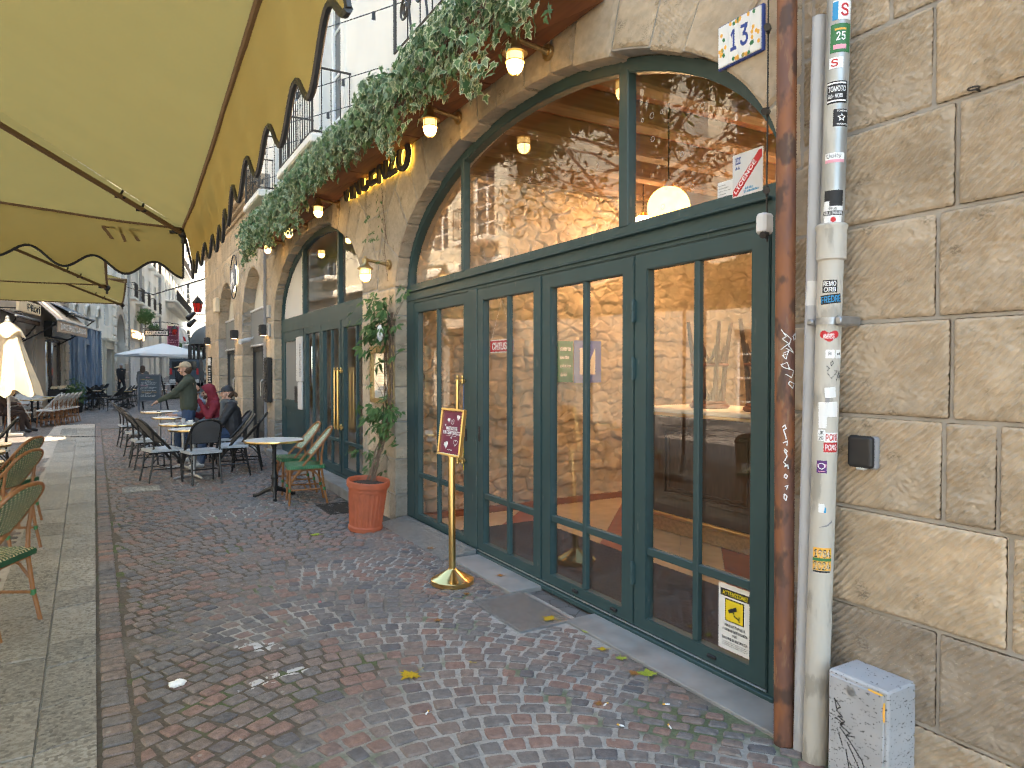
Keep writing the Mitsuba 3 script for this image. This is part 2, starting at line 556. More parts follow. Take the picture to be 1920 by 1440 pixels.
bar_house = wall_of('stone_bar_building', 'pale stone bar building with two deep dark arched doorways beyond the restaurant', 14.12, 24.1, 5.6, [B2, B1],
                    [-.05, .45, .95, 1.45, 1.95, 2.45, 2.95, 3.45, 3.95, 4.5, 5.0, 5.45], [11, 11], 5.45, split_bar, rw, 2.98, .5, res=.06)
# ------------------------------------------------------------------ ground
def rise(x, y):
    """The street climbs slightly beyond the terraces."""
    d = np.maximum(np.asarray(y, float) - 24, 0)
    return 0.0009 * d ** 2 * np.exp(-d / 60)


def strip_x(y):
    return -0.005 - 0.019 * np.asarray(y, float)


gxs = np.concatenate([[-260, -120, -60, -30], np.arange(-16, 9.1, 1.0), [14, 30, 60, 120, 260]])
gys = np.concatenate([[-200, -80, -30], np.arange(-10, 22, 2.0), np.arange(22, 60, 1.5), [62, 70, 90, 140, 300]])
GX, GY = np.meshgrid(gxs, gys)
GV = np.stack([GX.ravel(), GY.ravel(), (rise(GX, GY) - 0.012).ravel()], 1)
ny, nx = GX.shape
ii = np.arange(ny * nx).reshape(ny, nx)
GF = np.vstack([np.stack([ii[:-1, :-1].ravel(), ii[:-1, 1:].ravel(), ii[1:, 1:].ravel()], 1), np.stack([ii[:-1, :-1].ravel(), ii[1:, 1:].ravel(), ii[1:, :-1].ravel()], 1)])
ground = struct('ground', mesh(GV, GF), 'far_paving')
labels[ground]['label'] = 'street ground of small dark stone paving between the buildings'


def sheet(poly_pts, z):
    m = trimesh.creation.extrude_polygon(Polygon(poly_pts), 0.001, engine='earcut')
    m.apply_translation([0, 0, z - .001])
    return m


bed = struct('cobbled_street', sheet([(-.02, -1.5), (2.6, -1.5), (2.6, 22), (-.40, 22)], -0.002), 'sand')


def sett_mesh(c, r):
    """One worn sett from its four corners (counter-clockwise), domed and with rounded edges."""
    c = np.asarray(c, float)
    m = c.mean(0)
    h = r.uniform(-.002, .004)
    tilt = r.normal(0, .012, 2)

    def ring(k, z):
        q = m + (c - m) * k
        mid = (q + np.roll(q, -1, 0)) / 2
        mid = m + (mid - m) * (1.0 + r.uniform(-.04, .05, (4, 1)))
        q = m + (q - m) * .93
        q = np.stack([q, mid], 1).reshape(-1, 2)
        zz = z + h + (q - m) @ tilt
        return np.column_stack([q, zz])
    V = np.vstack([ring(1.0, -.016), ring(.965, -.001), ring(.80, .0045), [[m[0], m[1], .006 + h]]])
    F = []
    for a in (0, 8):
        for k in range(8):
            k2 = (k + 1) % 8
            F += [[a + k, a + k2, a + 8 + k2], [a + k, a + 8 + k2, a + 8 + k]]
    F += [[16 + k, 16 + (k + 1) % 8, 24] for k in range(8)]
    return V, np.array(F)


rs = np.random.default_rng(5)
setts = []
block = [sbox(2.47, -2, 3, 9), sbox(2.13, 3.57, 2.58, 4.27)]
blocked = shapely.union_all(block)
# one row along the granite kerb, then arcs that swing across the street
y = 1.2
while y < 24:
    w = rs.uniform(.085, .12)
    x0 = strip_x(y) + .012
    setts.append(np.array([[x0, y], [x0 + .125, y], [x0 + .125, y + w - .012], [x0, y + w - .012]]) + rs.normal(0, .002, (4, 2)))
    y += w
XC, R0 = 1.10, 1.22
left = lambda yy: strip_x(yy) + .15


def arc_line(side):
    """Half of one arc from its crown outwards: points and headings every centimetre; the left side eases back to level at the kerb."""
    P, A, p, a = [], [], np.array([XC, 0.0]), 0.0
    for k in range(230):
        P.append(p.copy())
        A.append(a)
        L = k * .01
        if side > 0:
            a = -min(L / R0, math.radians(50))
        else:
            q = L / R0
            a = q if q < .60 else max(math.radians(8), .60 - (q - .60) * 1.1)
        p = p + .01 * side * np.array([math.cos(a), math.sin(a)])
    return np.array(P), np.array(A)


lines = {sd: arc_line(sd) for sd in (1, -1)}


def on_arc(sd, L):
    if L < 0:
        sd, L = -sd, -L
    P, A = lines[sd]
    q = min(L * 100, 228.99)
    i = int(q)
    return P[i] + (P[i + 1] - P[i]) * (q - i), A[i]


pitch = .112
yc = .2
while yc < 24:
    off = rs.uniform(-.06, .06)
    for sd in (1, -1):
        L = off * sd
        while L < 2.2:
            w = rs.uniform(.090, .132)
            b0, a0 = on_arc(sd, L)
            b1, a1 = on_arc(sd, L + w - .015)
            h0, h1 = pitch * math.cos(a0) - .015, pitch * math.cos(a1) - .015
            pts = np.array([b0, b1, b1 + h1 * np.array([-math.sin(a1), math.cos(a1)]), b0 + h0 * np.array([-math.sin(a0), math.cos(a0)])])
            if sd < 0:
                pts = pts[[1, 0, 3, 2]]
            pts = pts + [0, yc] + rs.normal(0, .0035, (4, 2))
            lx = left(pts[:, 1].mean())
            pts[:, 0] = np.maximum(pts[:, 0], lx + .003)
            m = pts.mean(0)
            if np.ptp(pts[:, 0]) > .05 and m[0] > lx + .022 and m[0] < 2.50 and 1.0 < m[1] < 21.5 and not blocked.contains(shapely.Point(*m)):
                setts.append(pts)
            L += w
    yc += pitch
# nearest 300 (largest in the picture) one by one, the rest as one mesh
fwd = np.array([math.sin(YAW), math.cos(YAW)])


def seen_size(p):
    m = p.mean(0)
    d = m @ fwd
    lat = m @ np.array([math.cos(YAW), -math.sin(YAW)])
    return -1 if (d < 2.6 or abs(lat) > d * .78) else 1 / d


setts.sort(key=seen_size, reverse=True)
for p in setts[:300]:
    v, f = sett_mesh(p, rs)
    part(bed, 'cobble', mesh(v, f), 'sett', uv=np.tile([[rs.random(), 0]], (len(v), 1)))
VV, FF, UU, o = [], [], [], 0
for p in setts[300:]:
    v, f = sett_mesh(p, rs)
    VV.append(v); FF.append(f + o); UU.append(np.tile([[rs.random(), 0]], (len(v), 1))); o += len(v)
part(bed, 'cobbles', mesh(np.vstack(VV), np.vstack(FF)), 'sett', uv=np.vstack(UU), kind='stuff')

# the two rows of granite slabs and the paving left of them
kerb = struct('granite_strip', sheet([(-1.0, -1.5), (strip_x(-1.5), -1.5), (strip_x(24.), 24), (-1.45, 24)], -.003), 'mortar')


def slab(x00, x01, x10, x11, ya, yb, skew, z=.012):
    g = .004
    P = np.array([[x00 + g, ya + g - skew], [x01 - g, ya + g + skew], [x11 - g, yb - g + skew], [x10 + g, yb - g - skew]])
    V = np.vstack([np.column_stack([P, np.full(4, -.02)]), np.column_stack([P, np.full(4, z - .005)]), np.column_stack([P.mean(0) + (P - P.mean(0)) * .985, np.full(4, z)])])
    F = [[8, 9, 10], [8, 10, 11]]
    for a in (0, 4):
        for q in range(4):
            F += [[a + q, a + (q + 1) % 4, a + 4 + (q + 1) % 4], [a + q, a + 4 + (q + 1) % 4, a + 4 + q]]
    return mesh(V, F)


mid = lambda yy: -.20 - .0285 * yy
lft = lambda yy: -.53 - .030 * yy
for fa, fb, lo, hi, sk in ((mid, strip_x, .35, .75, .035), (lft, mid, .55, .9, .0)):
    y = 1.0 + rs.uniform(0, .4)
    while y < 22:
        L = rs.uniform(lo, hi)
        m = slab(float(fa(y)), float(fb(y)), float(fa(y + L)), float(fb(y + L)), y, y + L, sk, .010 + rs.uniform(-.002, .003))
        part(kerb, 'slab', m, 'granite', uv=cuv(m, rs.random()))
        y += L
# small setts left of the slabs
VV, FF, UU, o = [], [], [], 0
for i, yy in enumerate(np.arange(2.6, 15, .105)):
    for xx in np.arange(-3.2, 0, .105):
        x = xx + (.05 if i % 2 else 0)
        if x + .1 < lft(yy) - .01:
            p = np.array([[x, yy], [x + .093, yy], [x + .093, yy + .093], [x, yy + .093]]) + rs.normal(0, .004, (4, 2))
            v, f = sett_mesh(p, rs)
            VV.append(v); FF.append(f + o); UU.append(np.tile([[rs.random(), 0]], (len(v), 1))); o += len(v)
left_bed = struct('cobbled_terrace', sheet([(-3.4, 2), (-.6, 2), (-.95, 15.2), (-3.4, 15.2)], -.006), 'sand')
part(left_bed, 'cobbles', mesh(np.vstack(VV), np.vstack(FF)), 'sett', uv=np.vstack(UU), kind='stuff')

# concrete threshold along the doors
sill = struct('door_sill_pavement', cat([bx(2.46, 2.735, 4.26, 5.28, -.03, .022, .006), bx(2.50, 2.735, 2.0, 3.62, -.03, .016, .006)]), 'concrete')
# ------------------------------------------------------------------ green glazed shopfronts
def flat(poly, X, w=None):
    """One thin sheet facing the street."""
    m = trimesh.creation.extrude_polygon(poly, 0.001, engine='earcut')
    v, f = m.vertices, m.faces
    top = f[(v[f][:, :, 2] > .0005).all(1)]
    used = np.unique(top)
    re = -np.ones(len(v), int)
    re[used] = np.arange(len(used))
    q = v[used]
    return mesh(np.stack([np.full(len(q), X), q[:, 0], q[:, 1]], 1), re[top])


def yz(y0, y1, z0, z1):
    return sbox(min(y0, y1), min(z0, z1), max(y0, y1), max(z0, z1))


def bevelled(poly, X, depth, b=.004):
    """A flat frame with a small step at its front edge, so that it catches light."""
    a = wallpoly(poly, X, depth - b)
    q = poly.buffer(-b, join_style='mitre')
    m = wallpoly(q, X - (depth - b) + .0005, b + .0005)
    return cat([a, m])


def leaf(parent, ya, yb, z0, z1, splits, zbar, X, stile=.095, top=.10, bot=.09, glass=True, barw=.042):
    """A door leaf from yb (near) to ya: frame > panes, glazing bars."""
    outer = yz(ya, yb, z0, z1)
    holes = yz(ya - stile, yb + stile, z0 + bot, z1 - top)
    key = part(parent, 'door_leaf', bevelled(outer.difference(holes), X + .05, .058, .005), 'green_paint')
    ys = [ya - stile] + splits + [yb + stile]
    for s in splits:
        part(key, 'glazing_bar', bx(X - .002, X + .036, s - barw / 2, s + barw / 2, z0 + bot, z1 - top, .005), 'green_paint')
    for a, b in zip(ys[:-1], ys[1:]):
        aa = a - (barw / 2 if a in splits else 0)
        bb = b + (barw / 2 if b in splits else 0)
        if zbar:
            part(key, 'glazing_bar', bx(X - .001, X + .036, bb, aa, zbar - .024, zbar + .024, .005), 'green_paint')
        if glass:
            zs = [z0 + bot] + ([zbar] if zbar else []) + [z1 - top]
            for p, q in zip(zs[:-1], zs[1:]):
                pl = flat(yz(aa, bb, p + (.02 if p == zbar else 0), q - (.02 if q == zbar else 0)), X + .028)
                part(key, 'pane', pl, 'glass')
    return key


shop = thing('arched_shopfront', 'wide dark green glazed folding shopfront under the large near arch', 'shopfront')
ap = A1.poly(base=0.0, grow=.012)
open_lun = A1.poly(base=0.0, grow=-.075).intersection(yz(2.0, 7.2, 2.515, 5))
open_low = yz(2.245, 6.77, .05, 2.315)
part(shop, 'frame', bevelled(ap.difference(open_lun).difference(open_low), DX + .06, .075, .006), 'green_paint')
part(shop, 'transom_ledge', cat([bx(DX - .045, DX - .013, 2.24, 6.95, 2.435, 2.452, .004), bx(DX - .03, DX - .014, 2.24, 6.95, 2.345, 2.357, .003), bx(DX - .035, DX - .012, 2.2, 6.97, .0, .036, .005)]), 'green_paint')
part(shop, 'mullion', bx(DX - .02, DX + .05, 3.305, 3.395, 2.5, 3.46, .006), 'green_paint')
part(shop, 'mullion', bx(DX - .02, DX + .05, 5.575, 5.635, 2.5, 3.52, .006), 'green_paint')
part(shop, 'door_post', bx(DX - .022, DX + .05, 5.325, 5.495, .04, 2.33, .006), 'green_paint')
for a, b in ((3.35, 1.9), (5.60, 3.35), (7.2, 5.60)):
    part(shop, 'lunette_pane', flat(open_lun.intersection(yz(a, b, 2.4, 4)), DX + .03), 'glass')
part(shop, 'weather_strip', bx(DX - .022, DX - .008, 2.25, 5.32, .046, .053, .002), 'steel')
L0 = leaf(shop, 6.765, 5.50, .045, 2.312, [6.185], .525, DX - .006, stile=.10, bot=.07)
L1 = leaf(shop, 5.318, 4.292, .055, 2.312, [4.795], .535, DX - .010, stile=.11, bot=.075)
L2 = leaf(shop, 4.284, 3.248, .055, 2.312, [3.765], .54, DX - .006, stile=.115, bot=.075)
L3 = leaf(shop, 3.238, 2.25, .055, 2.312, [2.735], .535, DX - .010, stile=.11, bot=.08)
for z in (1.975, 1.625, .38):
    part(L3, 'hinge', cat([lathe([(0, -.07), (.014, -.07), (.015, -.064), (.015, -.003), (.012, -.002), (.012, .002), (.015, .003), (.015, .064), (.012, .07), (0, .07)], 14, (DX - .03, 3.243, z)),
                            bx(DX - .03, DX - .006, 3.222, 3.262, z - .06, z + .06)]), 'green_paint', 40)
for y in (3.85, 3.43, 2.6):
    part(L2 if y > 3.2 else L3, 'latch', bx(DX - .03, DX - .008, y - .03, y + .03, .085, .105, .004), 'black_metal')
part(L1, 'lock', cat([bx(DX - .022, DX - .005, 5.262, 5.292, 1.00, 1.13, .004), lathe([(0, .0), (.008, .0), (.008, .02), (0, .02)], 10, (DX - .025, 5.277, 1.04))]), 'black_metal')
part(L0, 'lock', bx(DX - .025, DX - .004, 5.525, 5.55, .98, 1.09, .004), 'black_metal')


def pull_handle(parent, y, z0, z1, X):
    """A long brass pull between two turned brackets."""
    h = part(parent, 'pull_handle', lathe([(0, z0), (.016, z0), (.017, z0 + .03), (.015, (z0 + z1) / 2), (.017, z1 - .03), (.016, z1), (0, z1)], 14, (X - .075, y, 0)), 'brass', 40)
    for z in (z0, z1):
        kn = [(0, -.035), (.010, -.03), (.014, -.018), (.010, -.006), (.019, 0), (.019, .012), (.010, .02), (.013, .032), (.011, .045), (0, .055)]
        part(h, 'bracket', cat([lathe(kn, 12, (X - .075, y, z)), tube([(X - .075, y, z), (X - .045, y, z - .006), (X, y, z)], [.010, .008, .013], 8),
                                lathe(kn, 10, (X - .04, y - .03, z)).apply_scale(1), ball((X - .03, y + .035, z), .012, 1), ball((X - .01, y, z), .02, 1, (.5, 1, 1))]), 'brass', 40)


pull_handle(L0, 5.575, .80, 1.52, DX - .01)

# second, farther shopfront
shop2 = thing('arched_shopfront', 'dark green glazed shopfront under the second arch behind the small round table', 'shopfront')
ap2 = A2.poly(base=.12, grow=.012)
lun2 = A2.poly(base=0.0, grow=-.085).intersection(yz(7, 14, 2.54, 5))
low2 = yz(8.2, 13.2, .17, 2.30)
part(shop2, 'frame', bevelled(ap2.difference(lun2).difference(low2), DX + .06, .075, .006), 'green_paint')
for y in (11.60, 9.55):
    part(shop2, 'mullion', bx(DX - .02, DX + .05, y - .04, y + .04, 2.5, 3.66, .006), 'green_paint')
part(shop2, 'lunette_panel', flat(lun2.intersection(yz(14, 11.62, 2.4, 4)), DX + .03), 'white_plastic', label='frosted pale lunette panel')
part(shop2, 'lunette_pane', flat(lun2.intersection(yz(11.6, 9.55, 2.4, 4)), DX + .03), 'glass')
part(shop2, 'lunette_pane', flat(lun2.intersection(yz(9.55, 7, 2.4, 4)), DX + .03), 'glass')
sd = part(shop2, 'solid_door', bevelled(yz(13.2, 11.62, .17, 2.3).difference(yz(13.05, 11.85, 1.08, 2.12)).difference(yz(13.05, 11.85, .3, .95)), DX + .05, .058, .006), 'green_paint')
part(sd, 'panel', bx(DX + .012, DX + .04, 11.85, 13.05, 1.08, 2.12), 'grey_panel')
part(sd, 'panel', bx(DX + .012, DX + .04, 11.85, 13.05, .3, .95), 'green_paint')
part(sd, 'letter_slot', bx(DX - .02, DX + .02, 11.95, 12.25, 1.05, 1.33, .01), 'black_metal')
for ya, yb, sp in ((11.56, 10.50, [11.03]), (10.48, 9.46, [9.96]), (9.42, 8.22, [8.78])):
    K = leaf(shop2, ya, yb, .175, 2.30, sp, .62, DX - .006, stile=.10, bot=.09)
    if ya < 11:
        pull_handle(K, 9.52 if ya > 10 else 9.36, .82, 1.60, DX - .01)
solo('stone_step', cat([bx(2.50, 2.75, 7.95, 13.6, -.03, .125, .012)]), 'concrete', 'low pale stone step under the second green shopfront', 'step')

# boards and notices on and behind the glass
def board(key, X, y, z, w, h, bsdf, t=.004, name='panel'):
    m = bx(X - t, X, y - w, y, z, z + h)
    return part(key, name, m, bsdf)


ch = thing('closed_sign', 'small red sign with white CHIUSO lettering hung inside the glass door', 'sign')
board(ch, DX + .045, 5.19, 1.762, .40, .108, 'ink_white')
board(ch, DX + .0405, 5.182, 1.770, .384, .092, 'ink_red', .003)
part(ch, 'lettering', onwall(fitted('CHIUSO', .31, .062, .002), DX + .037, 5.145, 1.785), 'ink_white')
part(ch, 'cord', tube([(DX + .043, 5.17, 1.87), (DX + .043, 4.99, 2.2), (DX + .043, 4.81, 1.87)], .0015, 4), 'ink_white')

at = thing('camera_notice', 'white video surveillance notice with yellow camera picture in the last door pane', 'notice')
board(at, DX + .016, 2.585, .152, .222, .345, 'paper')
board(at, DX + .0115, 2.572, .433, .196, .038, 'ink_black', .001)
part(at, 'lettering', onwall(fitted('ATTENZIONE!', .165, .024, .001), DX + .0100, 2.557, .440), 'ink_yellow')
board(at, DX + .0115, 2.540, .305, .125, .118, 'ink_black', .001)
board(at, DX + .0100, 2.535, .310, .115, .108, 'ink_yellow', .001)
cam = Polygon([(.02, .055), (.065, .078), (.073, .060), (.028, .037)]).union(Polygon([(.012, .050), (.022, .056), (.029, .040), (.019, .034)])).union(LineString([(.048, .045), (.056, .026), (.085, .018)]).buffer(.003)).union(sbox(.084, .006, .089, .034))
part(at, 'camera_picture', onwall(ext(cam, .001), DX + .0085, 2.530, .315), 'ink_black')
for t, z, h, w in (('AREA SOTTOPOSTA', .276, .014, .135), ('A VIDEOSORVEGLIANZA', .252, .014, .165), ('PER', .230, .013, .028), ('RAGIONI DI SICUREZZA', .207, .014, .170)):
    part(at, 'lettering', onwall(fitted(t, w, h, .001), DX + .0115, 2.475 + w / 2, z), 'ink_black')
for z in (.192, .183, .174):
    part(at, 'small_print', onwall(fitted('la registrazione delle immagini', .165, .006, .001, False), DX + .0115, 2.558, z), 'ink_grey')

li = thing('licence_plate_sign', 'white drinks licence plate with diagonal red LICENCE band in the lunette corner', 'sign')
board(li, DX - .012, 2.484, 2.492, .188, .215, 'white_plastic')
d = .012
band = trimesh.creation.extrude_polygon(Polygon([(.005, .006), (.032, .006), (.183, .168), (.183, .203), (.165, .203), (.005, .035)]), .001, engine='earcut')
part(li, 'band', onwall(band, DX - .0165, 2.484, 2.492), 'ink_red')
tm = fitted('LICENCE', .185, .023, .001)
c_, s_ = math.cos(math.radians(47)), math.sin(math.radians(47))
v = tm.vertices
tm.vertices = np.stack([.026 + v[:, 0] * c_ - v[:, 1] * s_, .014 + v[:, 0] * s_ + v[:, 1] * c_, v[:, 2]], 1)
part(li, 'lettering', onwall(tm, DX - .018, 2.484, 2.492), 'ink_white')
part(li, 'lettering', onwall(fitted('III', .034, .034, .001), DX - .0165, 2.466, 2.655), 'ink_blue')
part(li, 'lettering', onwall(fitted('44', .028, .016, .001), DX - .0165, 2.466, 2.628), 'ink_blue')
part(li, 'lettering', onwall(fitted('24 du', .05, .013, .001), DX - .0165, 2.405, 2.520), 'ink_cyan')
part(li, 'lettering', onwall(fitted('24 septembre', .092, .013, .001), DX - .0165, 2.412, 2.503), 'ink_cyan')
nt = thing('paper_notice', 'small white printed paper notice beside the licence plate', 'notice')
board(nt, DX + .022, 2.616, 2.492, .128, .112, 'paper')
for k in range(6):
    part(nt, 'small_print', onwall(fitted('horaires et conditions', .05 + .04 * (k % 3) / 2, .005, .001, False), DX + .0175, 2.608, 2.582 - .015 * k), 'ink_grey')
for (y, z, w, h, b, l, nm) in ((5.60, 1.19, .06, .30, 'paper_blue', 'narrow blue sticker on the glass behind the brass door pull', 'door_sticker'), (5.605, .70, .055, .20, 'ink_yellow', 'yellow tag sticker low on the glass by the door pull', 'door_sticker'),
                               (5.612, .93, .045, .22, 'ink_cyan', 'pale blue strip sticker on the glass between blue and yellow ones', 'door_sticker')):
    solo(nm, bx(DX + .012, DX + .014, y, y + w, z, z + h), b, l, 'sticker')
# intercom plates on the second shopfront
ic = thing('intercom', 'tall white intercom plate on the post beside the grey door panel', 'intercom')
part(ic, 'plate', bx(DX - .05, DX - .012, 11.60, 11.98, 1.42, 2.17, .012), 'white_plastic')
part(ic, 'plate', bx(DX - .045, DX - .012, 11.63, 11.90, .95, 1.41, .01), 'white_plastic')
part(ic, 'slot', bx(DX - .053, DX - .049, 11.66, 11.72, 1.5, 2.05), 'ink_grey')

# ------------------------------------------------------------------ inside the restaurant, seen through the glass
def plaster_rubble(n_u, n_v, Lu, Lv, seed):
    """Relief of a rubble wall under a coat of limewash, as heights on a grid."""
    from scipy.spatial import cKDTree
    r = np.random.default_rng(seed)
    pts = []
    z = 0
    while z < Lv + .3:
        h = r.uniform(.07, .17)
        x = -.3
        while x < Lu + .3:
            w = r.uniform(.10, .38)
            pts.append((x + w / 2, (z + h / 2) * 2.0 + r.normal(0, .03)))
            x += w
        z += h
    t = cKDTree(np.array(pts))
    u, v = np.meshgrid(np.linspace(0, Lu, n_u), np.linspace(0, Lv, n_v))
    q = np.stack([u.ravel(), v.ravel()], 1)
    q3 = np.column_stack([q, np.zeros(len(q))])
    wob = np.stack([meshkit.fbm(q3 * 5, 3, 1), meshkit.fbm(q3 * 5, 3, 2)], 1) - .5
    q2 = q + .10 * wob
    d, i = t.query(q2 * [1, 2.0], k=2)
    e = np.clip((d[:, 1] - d[:, 0]) / .07, 0, 1)
    hgt = .05 * (1 - (1 - e) ** 3) * (.35 + 1.1 * r.random(len(pts))[i[:, 0]]) + .045 * meshkit.fbm(q3 * 10, 4, 5) + .030 * meshkit.fbm(q3 * 28, 3, 6)
    return u, v, hgt.reshape(u.shape)


mat('pvc', lambda p, n, uv: C(0.45, 0.46, 0.48) * (0.88 + 0.2 * fbm(p.x * 8, p.y * 8, p.z * 3, 4)), 0.42)
mat('limewash', lambda p, n, uv: C(0.53, 0.455, 0.34) * (0.66 + 0.6 * fbm(p.x * 6, p.y * 6, p.z * 6, 5)), 0.9)
u, v, hg = plaster_rubble(420, 270, 6.2, 3.75, 3)
V = np.stack([2.82 + u.ravel(), 6.93 - hg.ravel(), v.ravel()], 1)
nv_, nu_ = u.shape
ii = np.arange(nv_ * nu_).reshape(nv_, nu_)
F = np.vstack([np.stack([ii[:-1, :-1].ravel(), ii[:-1, 1:].ravel(), ii[1:, 1:].ravel()], 1), np.stack([ii[:-1, :-1].ravel(), ii[1:, 1:].ravel(), ii[1:, :-1].ravel()], 1)])
struct('interior_stone_wall', mesh(V, F), 'limewash', True)
struct('interior_wall', cat([bx(2.94, 9.2, 6.96, 7.16, -.05, 4.0), bx(9.0, 9.2, -1.2, 7.2, -.05, 4.0), bx(2.94, 9.2, -1.45, -1.2, -.05, 4.0)]), 'limewash')
ceil = struct('interior_ceiling', bx(2.82, 9.2, -1.3, 7.1, 3.86, 4.0), 'wood')
for k, y in enumerate(np.arange(.2, 6.9, .62)):
    part(ceil, 'beam', bx(2.83, 9.0, y - .085, y + .085, 3.66, 3.87, .02), 'beam_wood')
ifl = struct('interior_floor', bx(2.77, 9.1, -1.3, 7.0, -.03, .006), 'mortar')
mat('floor_tile', lambda p, n, uv: mix((0.52, 0.42, 0.26), (0.27, 0.085, 0.05), uv.x) * (0.85 + 0.3 * fbm(p.x * 9, p.y * 9, uv.y * 30, 3)), 0.28)
tri = np.random.default_rng(3)
sz = .36
for i in range(-14, 22):
    for j in range(-14, 24):
        cx_, cy_ = 3.0 + (i + j) * sz * .7071, 2.4 + (j - i) * sz * .7071
        if 2.8 < cx_ < 7.2 and 3.4 < cy_ < 6.85 and (cx_ - 2.8) < 4.6:
            q = Polygon([(cx_ + .7 * sz, cy_), (cx_, cy_ + .7 * sz), (cx_ - .7 * sz, cy_), (cx_, cy_ - .7 * sz)]).intersection(sbox(2.79, 3.2, 7.4, 6.84))
            if q.area > .01:
                m = ext(q, .008)
                m.apply_translation([0, 0, .004])
                part(ifl, 'tile', m, 'floor_tile', uv=cuv(m, 1.0 if (i % 3 == 0) else 0.0, tri.random()))
struct('interior_skirting', cat([bx(2.82, 8.9, 6.78, 6.86, .0, .075), ]), 'burgundy_tile' if False else 'wood')
mat('mat_black', lambda p, n, uv: C(0.022, 0.019, 0.02) * (0.6 + 0.9 * noise(p.x * 160, p.y * 160)), 0.95)
solo('doormat', bx(2.84, 3.86, 1.2, 6.15, .012, .024, .004), 'mat_black', 'large dark doormat on the tiles just inside the glass doors', 'doormat')
# bar counter
bar_ = thing('bar_counter', 'dark panelled wooden bar counter with marble top behind the glass', 'bar counter')
part(bar_, 'front', bx(4.76, 5.5, -1.1, 5.36, .0, 1.17), 'dark_wood')
part(bar_, 'top', bx(4.62, 5.55, -1.1, 5.42, 1.205, 1.25, .01), 'plaster_white')
part(bar_, 'top_edge', bx(4.66, 5.5, -1.1, 5.39, 1.17, 1.203, .006), 'brass')
for y in np.arange(.2, 5.3, 1.28):
    m = []
    for e, w in ((0, .05), (.07, .025)):
        m += [bx(4.735 + e * .2, 4.77, y + e, y + 1.14 - e, .36 + e, .36 + e + w, .006), bx(4.735 + e * .2, 4.77, y + e, y + 1.14 - e, 1.07 - e - w, 1.07 - e, .006),
              bx(4.735 + e * .2, 4.77, y + e, y + e + w, .36 + e, 1.07 - e, .006), bx(4.735 + e * .2, 4.77, y + 1.14 - e - w, y + 1.14 - e, .36 + e, 1.07 - e, .006)]
    part(bar_, 'moulding', cat(m), 'dark_wood')
part(bar_, 'kick_plate', bx(4.72, 4.765, -1.1, 5.37, .02, .19, .004), 'old_brass')
part(bar_, 'foot_rail', tube([(4.60, -1.0, .22), (4.60, 5.3, .22)], .02, 10), 'brass', 40)


def upturned_stool(y, x, rot, label):
    t = thing('bar_stool', label, 'stool', 'upturned stools on the bar counter')
    z = 1.252
    def P(m):
        return move(m, (x, y, z), rot)
    part(t, 'seat', P(lathe([(0, 0), (.17, 0), (.185, .012), (.185, .03), (.17, .045), (0, .045)], 20)), 'wood', 40)
    for k in range(4):
        a = PI / 4 + k * PI / 2
        part(t, 'leg', P(tube([(.13 * math.cos(a), .13 * math.sin(a), .04), (.155 * math.cos(a), .155 * math.sin(a), .4), (.215 * math.cos(a), .215 * math.sin(a), .82)], [.026, .024, .018], 8)), 'beam_wood', 40)
    for zz, rr in ((.40, .16), (.045, .145)):
        for k in range(4):
            a0, a1 = PI / 4 + k * PI / 2, PI / 4 + (k + 1) * PI / 2
            A, B = np.array([rr * math.cos(a0), rr * math.sin(a0)]), np.array([rr * math.cos(a1), rr * math.sin(a1)])
            pts = [np.append(A + (B - A) * s, zz + .025 + .17 * (abs(2 * s - 1) ** 2.2)) for s in np.linspace(0, 1, 9)]
            part(t, 'bent_brace', P(tube(pts, .017, 6)), 'beam_wood', 40)
        a = np.linspace(0, 2 * PI, 25)[:-1]
        part(t, 'ring', P(tube(np.stack([rr * np.cos(a), rr * np.sin(a), np.full(24, zz + .012)], 1), .018, 6, closed=True)), 'wood', 40)
    return t


for y, l in ((4.75, 'farthest upturned wooden stool on the bar counter'), (4.1, 'upturned wooden stool on the bar, second from the far end'), (3.45, 'upturned wooden stool on the bar near the counter middle'), (2.8, 'upturned wooden stool on the near end of the bar counter')):
    upturned_stool(y, 4.95, .35 + y, l)


def pendant(x, y, z, r, label, power=1.0):
    t = thing('globe_lamp', label, 'lamp', 'lit globe pendants inside the restaurant')
    key = part(t, 'globe', ball((x, y, z), r, 3), 'white_plastic', True)
    scene[key]['emitter'] = {'type': 'area', 'radiance': rgb((GLOBE[0] * power, GLOBE[1] * power, GLOBE[2] * power * (1 if power == 1 else 2.6)))}
    part(t, 'cap', lathe([(0, r * 1.25), (.02, r * 1.25), (.045, r * 1.02), (.06, r * .93), (.05, r * .9)], 14, (x, y, z)), 'brass', 40)
    part(t, 'cord', bar((x, y, z + r), (x, y, 3.84), .005, 5), 'black_metal')
    part(t, 'ceiling_rose', lathe([(0, 3.80), (.05, 3.80), (.06, 3.83), (.06, 3.86)], 14, (x, y, 0)), 'brass', 40)


GLOBE = (.30, .165, .028)
pendant(3.85, 4.14, 2.91, .168, 'glowing globe pendant hanging behind the near lunette pane')
pendant(3.75, 2.50, 2.80, .168, 'glowing globe pendant half hidden behind the licence plate')
pendant(6.4, 4.6, 3.0, .168, 'unseen glowing globe pendant added deep in the room for light', 9)  # out-of-view globe added to brighten the room
pendant(5.2, 6.0, 3.22, .14, 'glowing globe pendant added to light the side wall, hidden by the transom', 11)  # added lamp, kept behind the transom, brightens the side wall
pendant(5.2, 4.15, 2.83, .14, 'glowing globe pendant behind the top of the last door pane', 8)
pendant(6.6, 1.6, 2.9, .168, 'unseen glowing globe pendant added over the bar back for light', 8)  # another added globe out of view, extra light for the interior
